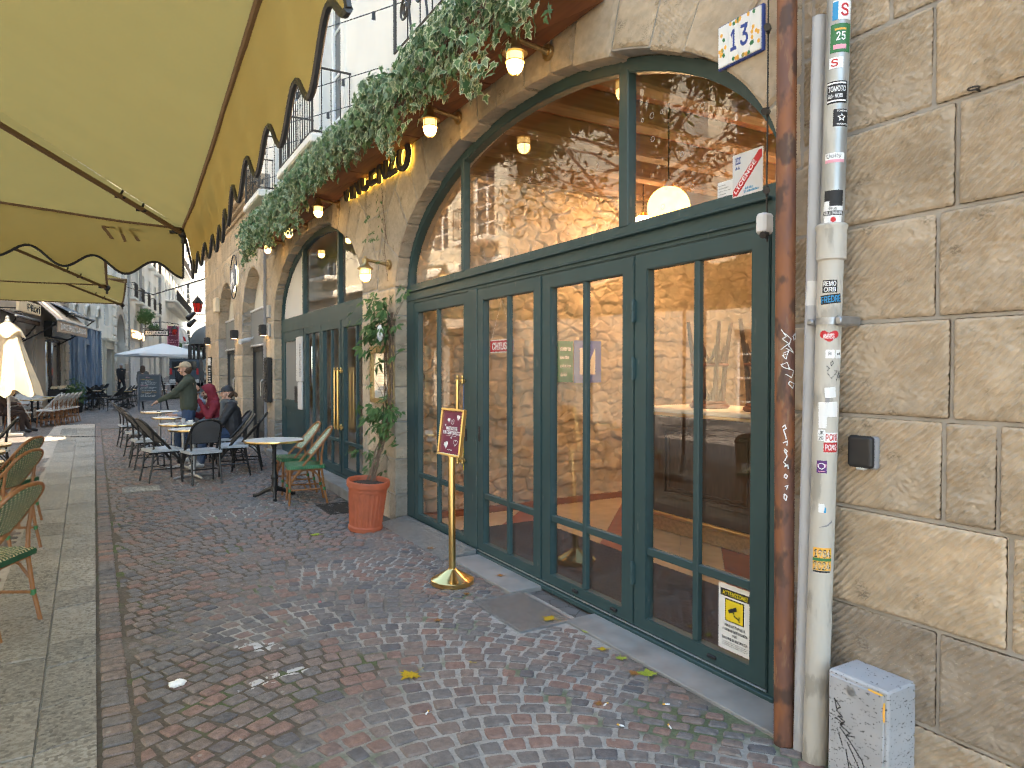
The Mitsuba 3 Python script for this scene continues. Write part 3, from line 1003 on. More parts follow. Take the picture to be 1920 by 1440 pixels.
# added posters on the side wall stand in for reflections, bubble stickers on the arched panes
for (a, b, z0, z1, bs, l) in ((4.56, 4.78, 1.47, 1.96, 'ink_green', 'green menu poster added behind the third door in place of a reflection'), (4.80, 5.20, 1.46, 1.97, 'paper_blue', 'blue violet poster with a pale sail shape added in place of a reflection')):
    po = thing('wall_poster', l, 'poster')
    part(po, 'sheet', bx(a, b, 6.770, 6.776, z0, z1), bs)
    if bs == 'paper_blue':
        m = ext(Polygon([(.08, .10), (.31, .10), (.31, .42), (.24, .28), (.18, .43), (.08, .42)]), .002)
        v = m.vertices
        m.vertices = np.stack([a + v[:, 0], 6.769 - v[:, 2], z0 + v[:, 1]], 1)
        part(po, 'print', m, 'ink_white')
    else:
        for k, w in enumerate((.2, .16, .2, .12)):
            m = fitted(('menu', 'pasta', 'pizza', 'dolci')[k], w * .75, .045, .002)
            v = m.vertices
            m.vertices = np.stack([a + .04 + v[:, 0], 6.769 - v[:, 2], z1 - .12 - .1 * k + v[:, 1]], 1)
            part(po, 'lettering', m, 'ink_white')
bub = np.random.default_rng(12)
for k in range(34):
    y, z = bub.uniform(2.5, 5.4), 2.56 + bub.random() ** 1.6 * .62
    if abs(y - 3.35) > .1 and open_lun.contains(shapely.Point(y, z).buffer(.03)):
        rr_ = bub.uniform(.011, .019)
        part(shop, 'bubble_sticker', flat(shapely.Point(y, z).buffer(rr_, quad_segs=6).difference(shapely.Point(y, z).buffer(rr_ - .0028, quad_segs=6)), DX + .0285), 'pvc')


# second room: burgundy benches, pale niche wall
struct('interior_wall', cat([bx(6.4, 6.6, 7.2, 13.9, -.05, 3.9), bx(2.94, 6.5, 13.6, 13.75, -.05, 3.9), bx(2.94, 6.5, 7.2, 13.7, 3.84, 3.98), bx(2.78, 6.5, 7.2, 13.7, -.05, .12)]), 'plaster_cream')
bq = thing('bench_seat', 'dark red upholstered bench behind the second shopfront glass', 'bench')
part(bq, 'seat', bx(5.3, 6.2, 8.0, 13.3, .12, .60, .05), 'burgundy')
part(bq, 'backrest', bx(6.15, 6.38, 8.0, 13.3, .5, 1.35, .05), 'burgundy')
ng = thing('globe_lamp', 'glowing globe pendant inside the second shopfront', 'lamp', 'lit globe pendants inside the restaurant')
k_ = part(ng, 'globe', ball((4.8, 10.2, 3.2), .17, 3), 'white_plastic', True)
scene[k_]['emitter'] = {'type': 'area', 'radiance': rgb(GLOBE)}
part(ng, 'cord', bar((4.8, 10.2, 3.35), (4.8, 10.2, 3.86), .005, 5), 'black_metal')
# ------------------------------------------------------------------ upper floors of the two right-hand buildings
def window_unit(parent, X, y0, y1, z0, z1, depth=.22, panes=(2, 4), frame='ink_white', face=-1, name='window'):
    """A casement set back in the wall: frame > panes. face=-1 looks to -x, +1 to +x."""
    s = face
    fr = [bx(X - s * depth, X - s * (depth - .06), y0, y1, z0, z0 + .07), bx(X - s * depth, X - s * (depth - .06), y0, y1, z1 - .07, z1)]
    w = (y1 - y0)
    for k in range(panes[0] + 1):
        y = y0 + w * k / panes[0]
        y = min(max(y, y0 + .035), y1 - .035)
        fr.append(bx(X - s * depth, X - s * (depth - .06), y - .035, y + .035, z0 + .07, z1 - .07))
    for k in range(1, panes[1]):
        z = z0 + (z1 - z0) * k / panes[1]
        fr.append(bx(X - s * (depth - .005), X - s * (depth - .045), y0 + .07, y1 - .07, z - .018, z + .018))
    key = part(parent, name, cat(fr), frame)
    part(key, 'pane', bx(X - s * (depth - .02), X - s * (depth - .03), y0 + .05, y1 - .05, z0 + .05, z1 - .05), 'dark_glass')
    return key


mat('dark_glass', (0.03, 0.035, 0.04), 0.06, specular=0.8)


def railing(name, label, X0, X1, y0, y1, z0, z1, scroll=False, group='wrought iron balconies', knobs=True):
    """Balcony of wrought iron: slab, rails, bars."""
    t = thing(name, label, 'balcony', group)
    part(t, 'slab', bx(X0 - .04, X1, y0 - .05, y1 + .05, z0 - .16, z0 - .04, .02), 'plaster_white')
    r = [bar((X0, y0, z), (X0, y1, z), .014, 6) for z in (z0, z1, z1 - .14)]
    for y in (y0, y1):
        r += [bar((X0, y, z), (X1, y, z), .014, 6) for z in (z0, z1)] + [bar((X0, y, z0), (X0, y, z1), .016, 6)]
    part(t, 'rail', cat(r), 'iron')
    b = []
    n = int((y1 - y0) / .125)
    for k in range(1, n):
        y = y0 + (y1 - y0) * k / n
        if scroll:
            continue
        b.append(bar((X0, y, z0), (X0, y, z1 - .14), .008, 5))
        if knobs and k % 2:
            b.append(ball((X0, y, (z0 + z1) / 2 + .12), .017, 1))
        a = np.linspace(0, 2 * PI, 9)[:-1]
        b.append(tube(np.stack([np.full(8, X0), y + .05 * np.cos(a), z1 - .07 + .06 * np.sin(a)], 1), .006, 4, closed=True))
    if scroll:
        y = y0
        while y < y1 - .1:
            for s in (1, -1):
                a = np.linspace(0, 3.6 * PI, 40)
                rr = .13 * np.exp(-a / 7.5)
                b.append(tube(np.stack([np.full(40, X0), y + .17 + s * (rr * np.cos(a) - .02), z0 + .28 + s * .0 + rr * np.sin(a)], 1), .010, 5))
                b.append(tube(np.stack([np.full(40, X0), y + .17 - s * (rr * np.cos(a) - .02), z0 + .62 + rr * np.sin(a)], 1), .010, 5))
            b.append(tube([(X0, y + .03, z0), (X0, y + .10, z0 + .3), (X0, y + .03, z0 + .6), (X0, y + .08, z1 - .14)], .011, 5))
            y += .34
    for x in np.arange(X0 + .12, X1, .12):
        for y in (y0, y1):
            b.append(bar((x, y, z0), (x, y, z1), .007, 5))
    part(t, 'bars', cat(b), 'iron')
    return t


def upper(parent, X, y0, y1, z0, z1, wins, bsdf, thick=.4):
    reg = yz(y0, y1, z0, z1)
    for (a, b, p, q) in wins:
        reg = reg.difference(yz(a, b, p, q))
    part(parent, 'upper_wall', cat([wallpoly(g, X + thick, thick) for g in pieces(reg)]), bsdf)
    for (a, b, p, q) in wins:
        window_unit(parent, X, min(a, b), max(a, b), p, q)
        part(parent, 'window_surround', cat([wallpoly(yz(a - .16, b + .16, p, q + .18).difference(yz(a, b, p - .1, q)), X, .035)]), bsdf)


upper(house, WX + .10, -1.2, 14.08, 4.5, 15.5, [(9.15, 10.25, 4.62, 7.2), (4.75, 5.85, 4.62, 7.2), (12.5, 13.4, 4.62, 7.2), (1.0, 2.1, 4.62, 7.2)], 'plaster_white')
part(house, 'string_course', bx(2.56, 2.72, -1.2, 14.08, 4.38, 4.5, .02), 'plaster_white')
part(house, 'roof', bx(2.4, 12, -1.3, 14.08, 15.5, 15.9), 'iron')
part(house, 'back_wall', cat([bx(11.6, 12, -1.2, 14.08, 0, 15.5), bx(2.95, 11.6, -1.2, -1.0, 4.2, 15.5), bx(2.95, 11.6, 13.9, 14.08, 4.2, 15.5), bx(2.95, 11.6, -1.2, -1.0, -.1, 4.2)]), 'plaster_cream')
railing('balcony', 'grey iron balcony with ringed top rail above the second arch', 2.2, 2.70, 8.77, 10.67, 4.62, 5.42)
railing('balcony', 'black scrollwork iron balcony above the lettering at the picture top', 2.2, 2.70, 4.75, 5.85, 4.42, 5.5, scroll=True)
tb = railing('balcony', 'iron balcony hung with bulbs at the far end of the ivy', 2.2, 2.70, 12.3, 13.7, 4.72, 5.6)
# bar building: cornice, white wall over it; the near half is made low to let sun onto the paving
upper(bar_house, WX + .10, 14.1, 17.7, 5.45, 6.5, [], 'plaster_white')
upper(bar_house, WX + .10, 17.7, 24.1, 5.45, 13.5, [(19.2, 20.2, 5.7, 8.0), (22.0, 23.0, 5.7, 8.0)], 'plaster_white')
corn = []
for (d, z0, z1) in ((.06, 5.12, 5.2), (.14, 5.2, 5.27), (.24, 5.27, 5.36), (.32, 5.36, 5.46)):
    corn.append(bx(WX - d, WX + .2, 14.15, 24.15, z0, z1, .01))
part(bar_house, 'cornice', cat(corn), 'stone', uv=np.tile([[.3, .3]], (sum(len(c.vertices) for c in corn), 1)))
part(bar_house, 'roof', bx(2.5, 10, 14.1, 17.7, 6.5, 6.65), 'iron')
part(bar_house, 'roof', bx(2.5, 10, 17.7, 24.1, 13.5, 13.8), 'iron')
part(bar_house, 'side_wall', cat([bx(2.99, 10, 23.8, 24.1, 0, 13.5), bx(2.98, 10, 17.7, 17.9, 5.6, 13.5), bx(9.8, 10, 14.1, 24.1, 0, 6.75), bx(3.5, 9.8, 14.1, 14.12, 0, 6.7)]), 'plaster_cream')
railing('balcony', 'dark iron balcony above the bar at the far corner', 2.15, 2.70, 18.8, 20.6, 5.62, 6.45, knobs=False)
railing('balcony', 'dark iron balcony above the bar beside the parasol edge', 2.15, 2.70, 21.6, 23.4, 5.62, 6.45, knobs=False)
# bar doors, deep in their arches
for nm, a, hi in (('near', B2, 1.0), ('far', B1, 1.0)):
    t = thing('bar_doorway', {'near': 'black glazed door under a grey shutter box in the near bar arch', 'far': 'black door in the far narrow bar arch'}[nm], 'door')
    y0, y1 = a.yc - a.a + .02, a.yc + a.a - .02
    part(t, 'fanlight', wallpoly(a.poly(base=2.95, grow=.0).intersection(yz(0, 40, 2.95, 5)), 2.90, .03), 'plaster_cream')
    part(t, 'shutter_box', bx(2.80, 2.93, y0, y1, 2.18, 2.93, .01), 'grey_panel')
    part(t, 'shutter_rail', cat([bx(2.78, 2.93, y0, y1, 2.93, 2.975, .008), bx(2.78, 2.93, y0, y1, 2.14, 2.18, .008)]), 'white_plastic')
    dl = part(t, 'door', wallpoly(yz(y0, y1, 0.02, 2.13).difference(yz(y0 + .12, (y0 + y1) / 2 - .06, .25, 2.03)).difference(yz((y0 + y1) / 2 + .06, y1 - .12, .25, 2.03)), 2.90, .06), 'black_metal')
    part(dl, 'pane', bx(2.87, 2.875, y0 + .1, y1 - .1, .2, 2.05), 'dark_glass')
    part(dl, 'handle', tube([(2.84, (y0 + y1) / 2 + .1, 1.0), (2.80, (y0 + y1) / 2 + .1, 1.05), (2.80, (y0 + y1) / 2 + .1, 1.35), (2.84, (y0 + y1) / 2 + .1, 1.4)], .015, 6), 'steel')
# ------------------------------------------------------------------ the row across the street; it bends to the right
RH = np.array([0.1493, 0.9888])
RM = np.eye(4)
RM[:2, 1] = RH
RM[:2, 0] = [RH[1], -RH[0]]
RM[:3, 3] = [-4.16, 15.5, 0]


def rowxy(s, x=0.0):
    p = RM @ np.array([x, s, 0, 1.0])
    return float(p[0]), float(p[1]), float(rise(p[0], p[1]))


def rbx(x0, x1, s0, s1, z0, z1, b=0.0):
    return bx(x0, x1, s0, s1, z0, z1, b)


def rwall(parent, name, s0, s1, z0, z1, holes, bsdf, thick=.4, x=0.0):
    reg = yz(s0, s1, z0, z1)
    for h in holes:
        reg = reg.difference(h if not isinstance(h, tuple) else yz(*h))
    ms = []
    for g in pieces(reg):
        m = ext(g, thick)
        v = m.vertices
        m.vertices = np.stack([x - thick + v[:, 2], v[:, 0], v[:, 1]], 1)
        ms.append(m)
    m = cat(ms)
    return part(parent, name, m, bsdf, uv=cuv(m, .5, .2) if bsdf.startswith('stone') else None)


def rwin(parent, s0, s1, z0, z1, depth=.22, panes=(2, 4), shutters=False):
    k = window_unit(parent, 0.0, s0, s1, z0, z1, depth, panes, face=1)
    return k


def rrail(parent, s0, s1, z0, z1, out=.5, every=.12, slab=True):
    m = [bar((out, s0, z1), (out, s1, z1), .02, 5), bar((out, s0, z0), (out, s1, z0), .02, 5)]
    for s in (s0, s1):
        m += [bar((0, s, z1), (out, s, z1), .02, 5), bar((out, s, z0), (out, s, z1), .02, 5)]
    n = max(2, int((s1 - s0) / every))
    for k in range(1, n):
        s = s0 + (s1 - s0) * k / n
        m.append(bar((out, s, z0), (out, s, z1), .014, 4))
        a = np.linspace(0, 2 * PI, 7)[:-1]
        m.append(tube(np.stack([np.full(6, out), s + .05 * np.cos(a), (z0 + z1) / 2 + .12 * np.sin(a)], 1), .010, 4, closed=True))
    k = part(parent, 'balcony', cat(m), 'iron')
    if slab:
        part(k, 'slab', rbx(0, out + .05, s0 - .05, s1 + .05, z0 - .18, z0 - .03, .02), 'plaster_white')
    return k


mat('plaster_grey', lambda p, n, uv: C(0.50, 0.44, 0.37) * (0.7 + 0.45 * fbm(p.x * 1.2, p.y * 1.2, p.z * 0.8, 4)), 0.88)
mat('plaster_far', lambda p, n, uv: C(0.78, 0.75, 0.68) * (0.75 + 0.3 * fbm(p.x * 0.8, p.y * 0.8, p.z * 0.3, 5)), 0.9)
mat('blue_paint', lambda p, n, uv: mix((0.13, 0.20, 0.31), (0.25, 0.30, 0.37), smoothstep(.4, .7, fbm(p.x * 3, p.y * 3, p.z * 1.2, 4))), 0.6)
mat('slate', lambda p, n, uv: C(0.14, 0.15, 0.175) * (0.7 + 0.6 * noise(p.x * 3, p.y * 3, p.z * 5)), 0.6)
mat('canvas_beige', (0.52, 0.42, 0.33), 0.85)
mat('canvas_cream', lambda p, n, uv: C(0.74, 0.61, 0.42) * (0.9 + 0.2 * fbm(p.x * 9, p.y * 9, p.z * 4, 3)), 0.9)
mat('canvas_white', (0.78, 0.78, 0.78), 0.85)
mat('slate_board', (0.075, 0.10, 0.125), 0.6)
mat('tile_red', (0.36, 0.12, 0.07), 0.8)

CUR[0] = RM
# 1: stone cafe building
cafe = thing('cafe_building', 'cream building with grey stone ground floor and cafe awnings at the left edge', 'building')
rwall(cafe, 'ground_wall', 1.2, 17.7, -.2, 4.6, [(9.3, 11.4, -.2, 2.9), (11.75, 12.5, -.2, 2.95), (14.15, 16.85, .80, 2.75), (1.9, 4.4, -.2, 2.9), (5.2, 7.9, -.2, 2.9)], 'plaster_grey')
rwall(cafe, 'upper_wall', 1.2, 17.7, 4.6, 15, [(a, a + 1.15, z, z + 2.1) for a in (1.8, 4.2, 6.8, 9.6, 12.4, 15.2) for z in (5.4, 8.8, 12.0)], 'plaster_cream')
for a in (1.8, 4.2, 6.8, 9.6, 12.4, 15.2):
    for z in (5.4, 8.8, 12.0):
        rwin(cafe, a, a + 1.15, z, z + 2.1)
        part(cafe, 'window_surround', rbx(0, .05, a - .15, a + 1.3, z + 2.1, z + 2.28), 'plaster_white')
for a in (1.8, 6.8, 12.4):
    rrail(cafe, a - .2, a + 1.35, 5.42, 6.3)
part(cafe, 'string_course', rbx(0, .18, 1.2, 17.7, 4.55, 4.8, .03), 'plaster_white')
part(cafe, 'end_wall', rbx(-9.5, -.4, 1.2, 1.55, -.2, 15), 'plaster_cream')
part(cafe, 'roof', rbx(-9.5, .35, 1.0, 17.7, 15, 15.4), 'slate')
for z in np.arange(.15, 4.4, .36):
    for a, w in ((17.0, .62), (12.75, .55)):
        if a > 16 or z < 2.9:
            part(cafe, 'quoin', rbx(-.1, .06, a, a + w * (1 if int(z * 10) % 2 else .8), z, z + .33, .02), 'plaster_grey')
sf = part(cafe, 'shop_window', cat([rbx(-.2, -.1, 14.15, 14.25, .8, 2.75), rbx(-.2, -.1, 16.75, 16.85, .8, 2.75), rbx(-.2, -.1, 15.4, 15.5, .8, 2.75), rbx(-.2, -.1, 14.15, 16.85, 2.65, 2.75)]), 'dark_wood')
part(sf, 'pane', rbx(-.17, -.165, 14.2, 16.8, .8, 2.7), 'glass')
part(sf, 'display', rbx(-.9, -.85, 14.2, 16.8, .6, 2.8), 'wood')
for (s, z, r) in ((14.7, 2.35, .22), (14.6, 1.9, .25), (16.0, 2.1, .25), (16.1, 1.6, .22), (15.9, 2.5, .16), (14.9, 1.3, .15)):
    a = np.linspace(0, 2 * PI, 17)[:-1]
    part(sf, 'hanging_ring', tube(np.stack([np.full(16, -.3), s + r * np.cos(a), z + r * np.sin(a)], 1), .04, 6, closed=True), 'brass')
part(cafe, 'shop_fascia', rbx(0, .25, 14.0, 16.95, 2.78, 3.35, .02), 'black_metal')
for a, b, z in ((9.3, 11.4, 2.9), (11.75, 12.5, 2.95), (1.9, 4.4, 2.9), (5.2, 7.9, 2.9)):
    dk = part(cafe, 'door', rbx(-.38, -.3, a, b, -.1, z), 'dark_glass')
    part(dk, 'frame', cat([rbx(-.3, -.2, a, a + .1, -.1, z), rbx(-.3, -.2, b - .1, b, -.1, z), rbx(-.3, -.2, a + .1, b - .1, z - .12, z), rbx(-.3, -.24, (a + b) / 2 - .04, (a + b) / 2 + .04, -.1, z - .12)]), 'dark_wood')
part(cafe, 'wall_panel', rbx(0, .06, 12.75, 13.9, .5, 2.6), 'plaster_grey')
ps = thing('cafe_sign', 'cream board with black Pilori lettering over the leftmost cafe front', 'sign')
part(ps, 'board', rbx(.55, .62, 8.6, 10.95, 3.30, 3.64, .01), 'canvas_cream')
part(ps, 'bracket', cat([bar((0, 9.0, 3.4), (.56, 9.0, 3.4), .02, 5), bar((0, 10.6, 3.4), (.56, 10.6, 3.4), .02, 5)]), 'iron')
tm = fitted('Pilori', 1.35, .22, .006)
v = tm.vertices
tm.vertices = np.stack([.62 + v[:, 2], 9.45 + v[:, 0], 3.36 + v[:, 1]], 1)
part(ps, 'lettering', tm, 'ink_black')


def awning(name, label, s0, s1, zt, zb, out, bsdf, words=None, ink='ink_white', up=1.05):
    t = thing(name, label, 'awning', None)
    m = mesh([[0, s0, zt + up], [0, s1, zt + up], [out, s1, zt], [out, s0, zt], [out, s0, zb], [out, s1, zb]], [[0, 1, 2], [0, 2, 3], [3, 2, 5], [3, 5, 4]])
    m2 = m.copy()
    m2.vertices = m2.vertices - [.02, 0, .02]
    m2.invert()
    part(t, 'canvas', cat([m, m2]), bsdf)
    part(t, 'front_bar', bar((out, s0, zt), (out, s1, zt), .035, 8), 'steel')
    for s in (s0 + .15, s1 - .15):
        part(t, 'arm', tube([(0, s, zt - .75), (out * .55, s + .1, zt - .4), (out, s, zt - .03)], .025, 6), 'black_metal')
    if words:
        tm = fitted(words, (s1 - s0) * .84, (zt - zb) * .55, .006)
        v = tm.vertices
        tm.vertices = np.stack([out + .012 + v[:, 2], s0 + (s1 - s0) * .08 + v[:, 0], zb + (zt - zb) * .2 + v[:, 1]], 1)
        part(t, 'lettering', tm, ink)
    return t


awning('awning', 'beige cafe awning with pale lettering on its front valance', 11.0, 15.6, 3.22, 2.84, 1.05, 'canvas_beige', 'BAR LE PETIT CLASSICO')
awning('awning', 'dark brown folded awning under the cream board at the left edge', 8.4, 10.9, 3.15, 3.0, .6, 'dark_wood', up=.25)
awning('awning', 'black folded awning arms over the shop window with gold rings', 13.2, 17.6, 3.62, 3.55, .95, 'black_metal', up=.5)

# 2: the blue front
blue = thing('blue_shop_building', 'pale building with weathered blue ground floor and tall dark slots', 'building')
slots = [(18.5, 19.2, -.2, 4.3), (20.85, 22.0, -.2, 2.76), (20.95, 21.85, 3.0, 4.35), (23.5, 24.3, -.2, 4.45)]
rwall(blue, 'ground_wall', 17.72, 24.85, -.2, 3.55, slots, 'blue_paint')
rwall(blue, 'upper_wall', 17.72, 24.85, 3.57, 14.5, [sl for sl in slots if sl[3] > 3.5] + [(a, a + 1.1, z, z + 2.0) for a in (18.6, 21.0, 23.3) for z in (5.6, 8.8, 11.8)], 'plaster_far')
part(blue, 'door_panel', rbx(-.6, -.42, 17.8, 24.8, -.2, 4.6), 'black_metal')  # one black sheet in place of the shade behind the slots
for a in (18.6, 21.0, 23.3):
    for z in (5.6, 8.8, 11.8):
        rwin(blue, a, a + 1.1, z, z + 2.0)
for a, b in ((18.3, 18.5), (19.2, 19.4), (20.6, 20.85), (22.0, 22.2), (23.3, 23.5), (24.3, 24.5)):
    part(blue, 'pilaster', rbx(0, .07, a, b, -.1, 3.5, .01), 'blue_paint')
for a, b, c in ((18.5, 19.2, 4.3), (20.9, 21.9, 4.4), (23.5, 24.3, 4.5)):
    part(blue, 'arch_hood', tube([(.04, a - .08, c - .35), (.06, a + .02, c), (.07, (a + b) / 2, c + .16), (.06, b - .02, c), (.04, b + .08, c - .35)], .06, 6), 'plaster_far')
part(blue, 'roof', rbx(-9, .3, 17.7, 24.86, 14.5, 14.9), 'slate')
part(blue, 'fascia_band', rbx(0, .06, 17.72, 24.85, 3.5, 3.6, .01), 'plaster_far')

# 3: the house with the carriage arch
gate = thing('archway_house', 'pale house with a tall rusticated carriage archway and a small doorway', 'building')
gp = shapely.union_all([yz(29.05, 32.2, -.2, 3.2), shapely.Point(0, 0).buffer(1.0, quad_segs=16)])
arch = shapely.affinity.translate(shapely.affinity.scale(shapely.Point(0, 0).buffer(1.0, quad_segs=16), 1.575, 1.6), 30.62, 3.2).union(yz(29.05, 32.2, -.2, 3.2))
rwall(gate, 'wall', 24.87, 33.6, -.2, 14.8, [arch, (25.6, 27.8, -.2, 2.7)] + [(a, a + 1.15, z, z + 2.1) for a in (25.6, 28.4, 31.4) for z in (6.2, 9.4, 12.2)] + [(25.7, 27.0, 3.9, 5.2)], 'plaster_far')
for a in (25.6, 28.4, 31.4):
    for z in (6.2, 9.4, 12.2):
        rwin(gate, a, a + 1.15, z, z + 2.1)
rwin(gate, 25.7, 27.0, 3.9, 5.2)
part(gate, 'passage', cat([rbx(-4, -.4, 32.2, 32.5, -.2, 4.9), rbx(-4, -.4, 28.7, 29.05, -.2, 4.9), rbx(-4.2, -4.0, 28.7, 32.5, -.2, 4.9), rbx(-4.2, -.4, 28.7, 32.5, 4.85, 5.0)]), 'plaster_grey')
for z in np.arange(.0, 5.6, .5):
    for a, w in ((28.0, 1.0), (32.24, 1.0)):
        part(gate, 'rusticated_block', rbx(-.05, .09, a, a + w, z + .03, z + .46, .03), 'plaster_grey' if z < 1.6 else 'plaster_far')
for k in range(11):
    a0 = PI * (k + .04) / 11
    a1 = PI * (k + .96) / 11
    P = [(30.62 - 1.58 * math.cos(t), 3.2 + 1.61 * math.sin(t)) for t in np.linspace(a0, a1, 4)] + [(30.62 - 2.05 * math.cos(t), 3.2 + 2.1 * math.sin(t)) for t in np.linspace(a1, a0, 4)]
    m = ext(Polygon(P), .08)
    v = m.vertices
    m.vertices = np.stack([v[:, 2] - .005, v[:, 0], v[:, 1]], 1)
    part(gate, 'voussoir', m, 'plaster_grey')
cd = part(gate, 'doorway', cat([rbx(.0, .12, 25.2, 25.55, -.1, 3.1), rbx(.0, .12, 27.85, 28.0, -.1, 3.1), rbx(.0, .3, 25.0, 28.05, 3.1, 3.22), rbx(0, .1, 25.55, 27.85, 2.7, 3.1)]), 'plaster_cream')
part(cd, 'door', rbx(-.3, -.25, 25.6, 27.8, -.1, 2.7), 'dark_glass')
part(cd, 'curtain', rbx(-.24, -.22, 26.5, 26.95, 0, 2.6), 'canvas_white')
part(gate, 'roof', rbx(-9, .3, 24.87, 33.6, 14.8, 15.2), 'slate')
part(gate, 'drainpipe', bar((.1, 33.45, 0), (.1, 33.45, 14.6), .06, 8), 'galvanised')

# 4: the white house with the wrought iron balconies
wh = thing('white_balcony_house', 'white house with small wrought iron balconies and hanging restaurant sign', 'building')
wins = [(s - .6, s + .6, z, z + 2.3) for s in (34.6, 37.9, 41.3, 44.9, 48.9) for z in (6.1, 9.4, 12.6)]
rwall(wh, 'wall', 33.62, 51.5, -.2, 17, wins + [(36.5, 37.6, 3.95, 4.9), (42.0, 43.0, 3.9, 4.9), (34.3, 39.4, -.2, 3.5), (44.2, 45.4, -.2, 3.0), (47.5, 48.8, -.2, 3.0)], 'plaster_far')
for a, b, p, q in wins:
    rwin(wh, a, b, p, q)
    if p < 10:
        rrail(wh, a - .1, b + .1, p + .08, p + .95, .38)
rwin(wh, 36.5, 37.6, 3.95, 4.9)
rwin(wh, 42.0, 43.0, 3.9, 4.9)
part(wh, 'white_shopfront', cat([rbx(-.15, -.05, 34.3, 36.7, -.1, 3.5), rbx(-.15, -.05, 37.2, 39.4, -.1, 3.5), rbx(-.2, -.15, 36.6, 37.3, -.1, 3.4)]), 'canvas_white')
for a, b in ((44.2, 45.4), (47.5, 48.8)):
    part(wh, 'door', rbx(-.3, -.25, a, b, -.1, 3.0), 'dark_wood')
lb = part(wh, 'lit_lettering_board', rbx(.02, .10, 34.4, 40.4, 3.62, 4.2, .01), 'canvas_cream')
g = np.random.default_rng(2)
br = cat([ball((.14, 34.6 + 5.6 * g.random(), 3.68 + .46 * g.random()), .035, 1) for _ in range(70)])
k_ = part(lb, 'bulb_dots', br, 'white_plastic', kind='stuff')
scene[k_]['emitter'] = {'type': 'area', 'radiance': rgb((.5, .3, .12))}
part(wh, 'drainpipe', bar((.12, 38.95, 0), (.12, 38.95, 16.8), .09, 8), 'galvanised')
part(wh, 'drainpipe', bar((.12, 51.3, 0), (.12, 51.3, 16.8), .09, 8), 'galvanised')
part(wh, 'roof', rbx(-9, .5, 33.6, 51.5, 17, 17.4), 'slate')
# 5: taller white building with the long balcony, 6: on to the end
tw = thing('white_corner_building', 'tall white building with long black balconies on stone brackets farther down the street', 'building')
wins = [(s - .75, s + .75, z, z + 2.9) for s in np.arange(54, 84, 3.7) for z in (8.5, 13.2)]
rwall(tw, 'wall', 51.52, 86, -.2, 18, wins + [(s - 1.2, s + 1.2, -.2, 3.6) for s in (58.5, 63, 67.5, 72, 76.5)], 'plaster_far')
for a, b, p, q in wins:
    rwin(tw, a, b, p, q)
rrail(tw, 57, 78, 8.15, 9.1, 1.0, .28)
rrail(tw, 54, 82, 12.9, 13.8, .9, .3)
for s in np.arange(57.5, 78, 1.5):
    part(tw, 'bracket', rbx(0, .8, s, s + .3, 7.4, 7.96, .08), 'plaster_far')
part(tw, 'cornice', rbx(0, .5, 51.5, 86, 17.6, 18, .05), 'plaster_far')
rrail(tw, 70, 84, 4.6, 5.5, .9, .3)
for s in (58.5, 63, 67.5, 72, 76.5):
    part(tw, 'shopfront', rbx(-.3, -.25, s - 1.2, s + 1.2, -.2, 3.6), 'dark_glass')
part(tw, 'roof', rbx(-9, .5, 51.5, 86, 18, 18.5), 'slate')
# hanging signs
sg = thing('restaurant_sign', 'projecting black and white RESTAURANT sign on the white house', 'sign')
x_, y_, z_ = 0, 0, 0
part(sg, 'board', rbx(.2, 1.75, 39.95, 40.02, 4.02, 4.42), 'ink_black')
part(sg, 'border', rbx(.28, 1.67, 39.94, 39.95, 4.09, 4.35), 'ink_white')
tm = fitted('RESTAURANT', 1.25, .18, .006)
v = tm.vertices
tm.vertices = np.stack([.36 + v[:, 0], 39.94 - v[:, 2], 4.13 + v[:, 1]], 1)
part(sg, 'lettering', tm, 'ink_black')
part(sg, 'bracket', bar((0, 39.98, 4.5), (1.8, 39.98, 4.5), .03, 5), 'iron')
bn = thing('hanging_banner', 'tall burgundy restaurant banner with pale lines and a red lantern before it', 'banner')
part(bn, 'board', rbx(1.35, 2.05, 44.0, 44.06, 2.95, 4.95), 'burgundy')
part(bn, 'border', cat([rbx(1.28, 1.35, 43.99, 44.07, 2.88, 5.0), rbx(2.05, 2.1, 43.99, 44.07, 2.88, 5.0), rbx(1.28, 2.1, 43.99, 44.07, 2.82, 2.92)]), 'ink_pink')
for z, w in ((4.42, .5), (4.2, .52), (3.85, .6), (3.68, .45), (3.45, .5), (3.32, .42)):
    tm = fitted('La Table du Midi' if z > 4 else 'cuisine maison', w, .09, .004)
    v = tm.vertices
    tm.vertices = np.stack([1.42 + v[:, 0], 43.99 - v[:, 2], z + v[:, 1]], 1)
    part(bn, 'lettering', tm, 'ink_pink')
part(bn, 'bracket', tube([(0, 44.03, 5.2), (1.0, 44.03, 5.25), (2.1, 44.03, 5.1)], .03, 5), 'iron')


def lantern(name, label, at, s=1.0):
    t = thing(name, label, 'lantern')
    x, y, z = at
    part(t, 'glass', lathe([(0, z - .22 * s), (.10 * s, z - .22 * s), (.17 * s, z + .12 * s), (0, z + .12 * s)], 6, (x, y, 0)), 'red_glass')
    part(t, 'roof', lathe([(.19 * s, z + .12 * s), (.20 * s, z + .14 * s), (.08 * s, z + .32 * s), (.03 * s, z + .36 * s), (0, z + .45 * s)], 6, (x, y, 0)), 'black_metal')
    m = []
    for k in range(6):
        a = k * PI / 3
        m.append(bar((x + .105 * s * math.cos(a), y + .105 * s * math.sin(a), z - .22 * s), (x + .175 * s * math.cos(a), y + .175 * s * math.sin(a), z + .12 * s), .010 * s, 4))
    part(t, 'ribs', cat(m), 'black_metal')
    return t


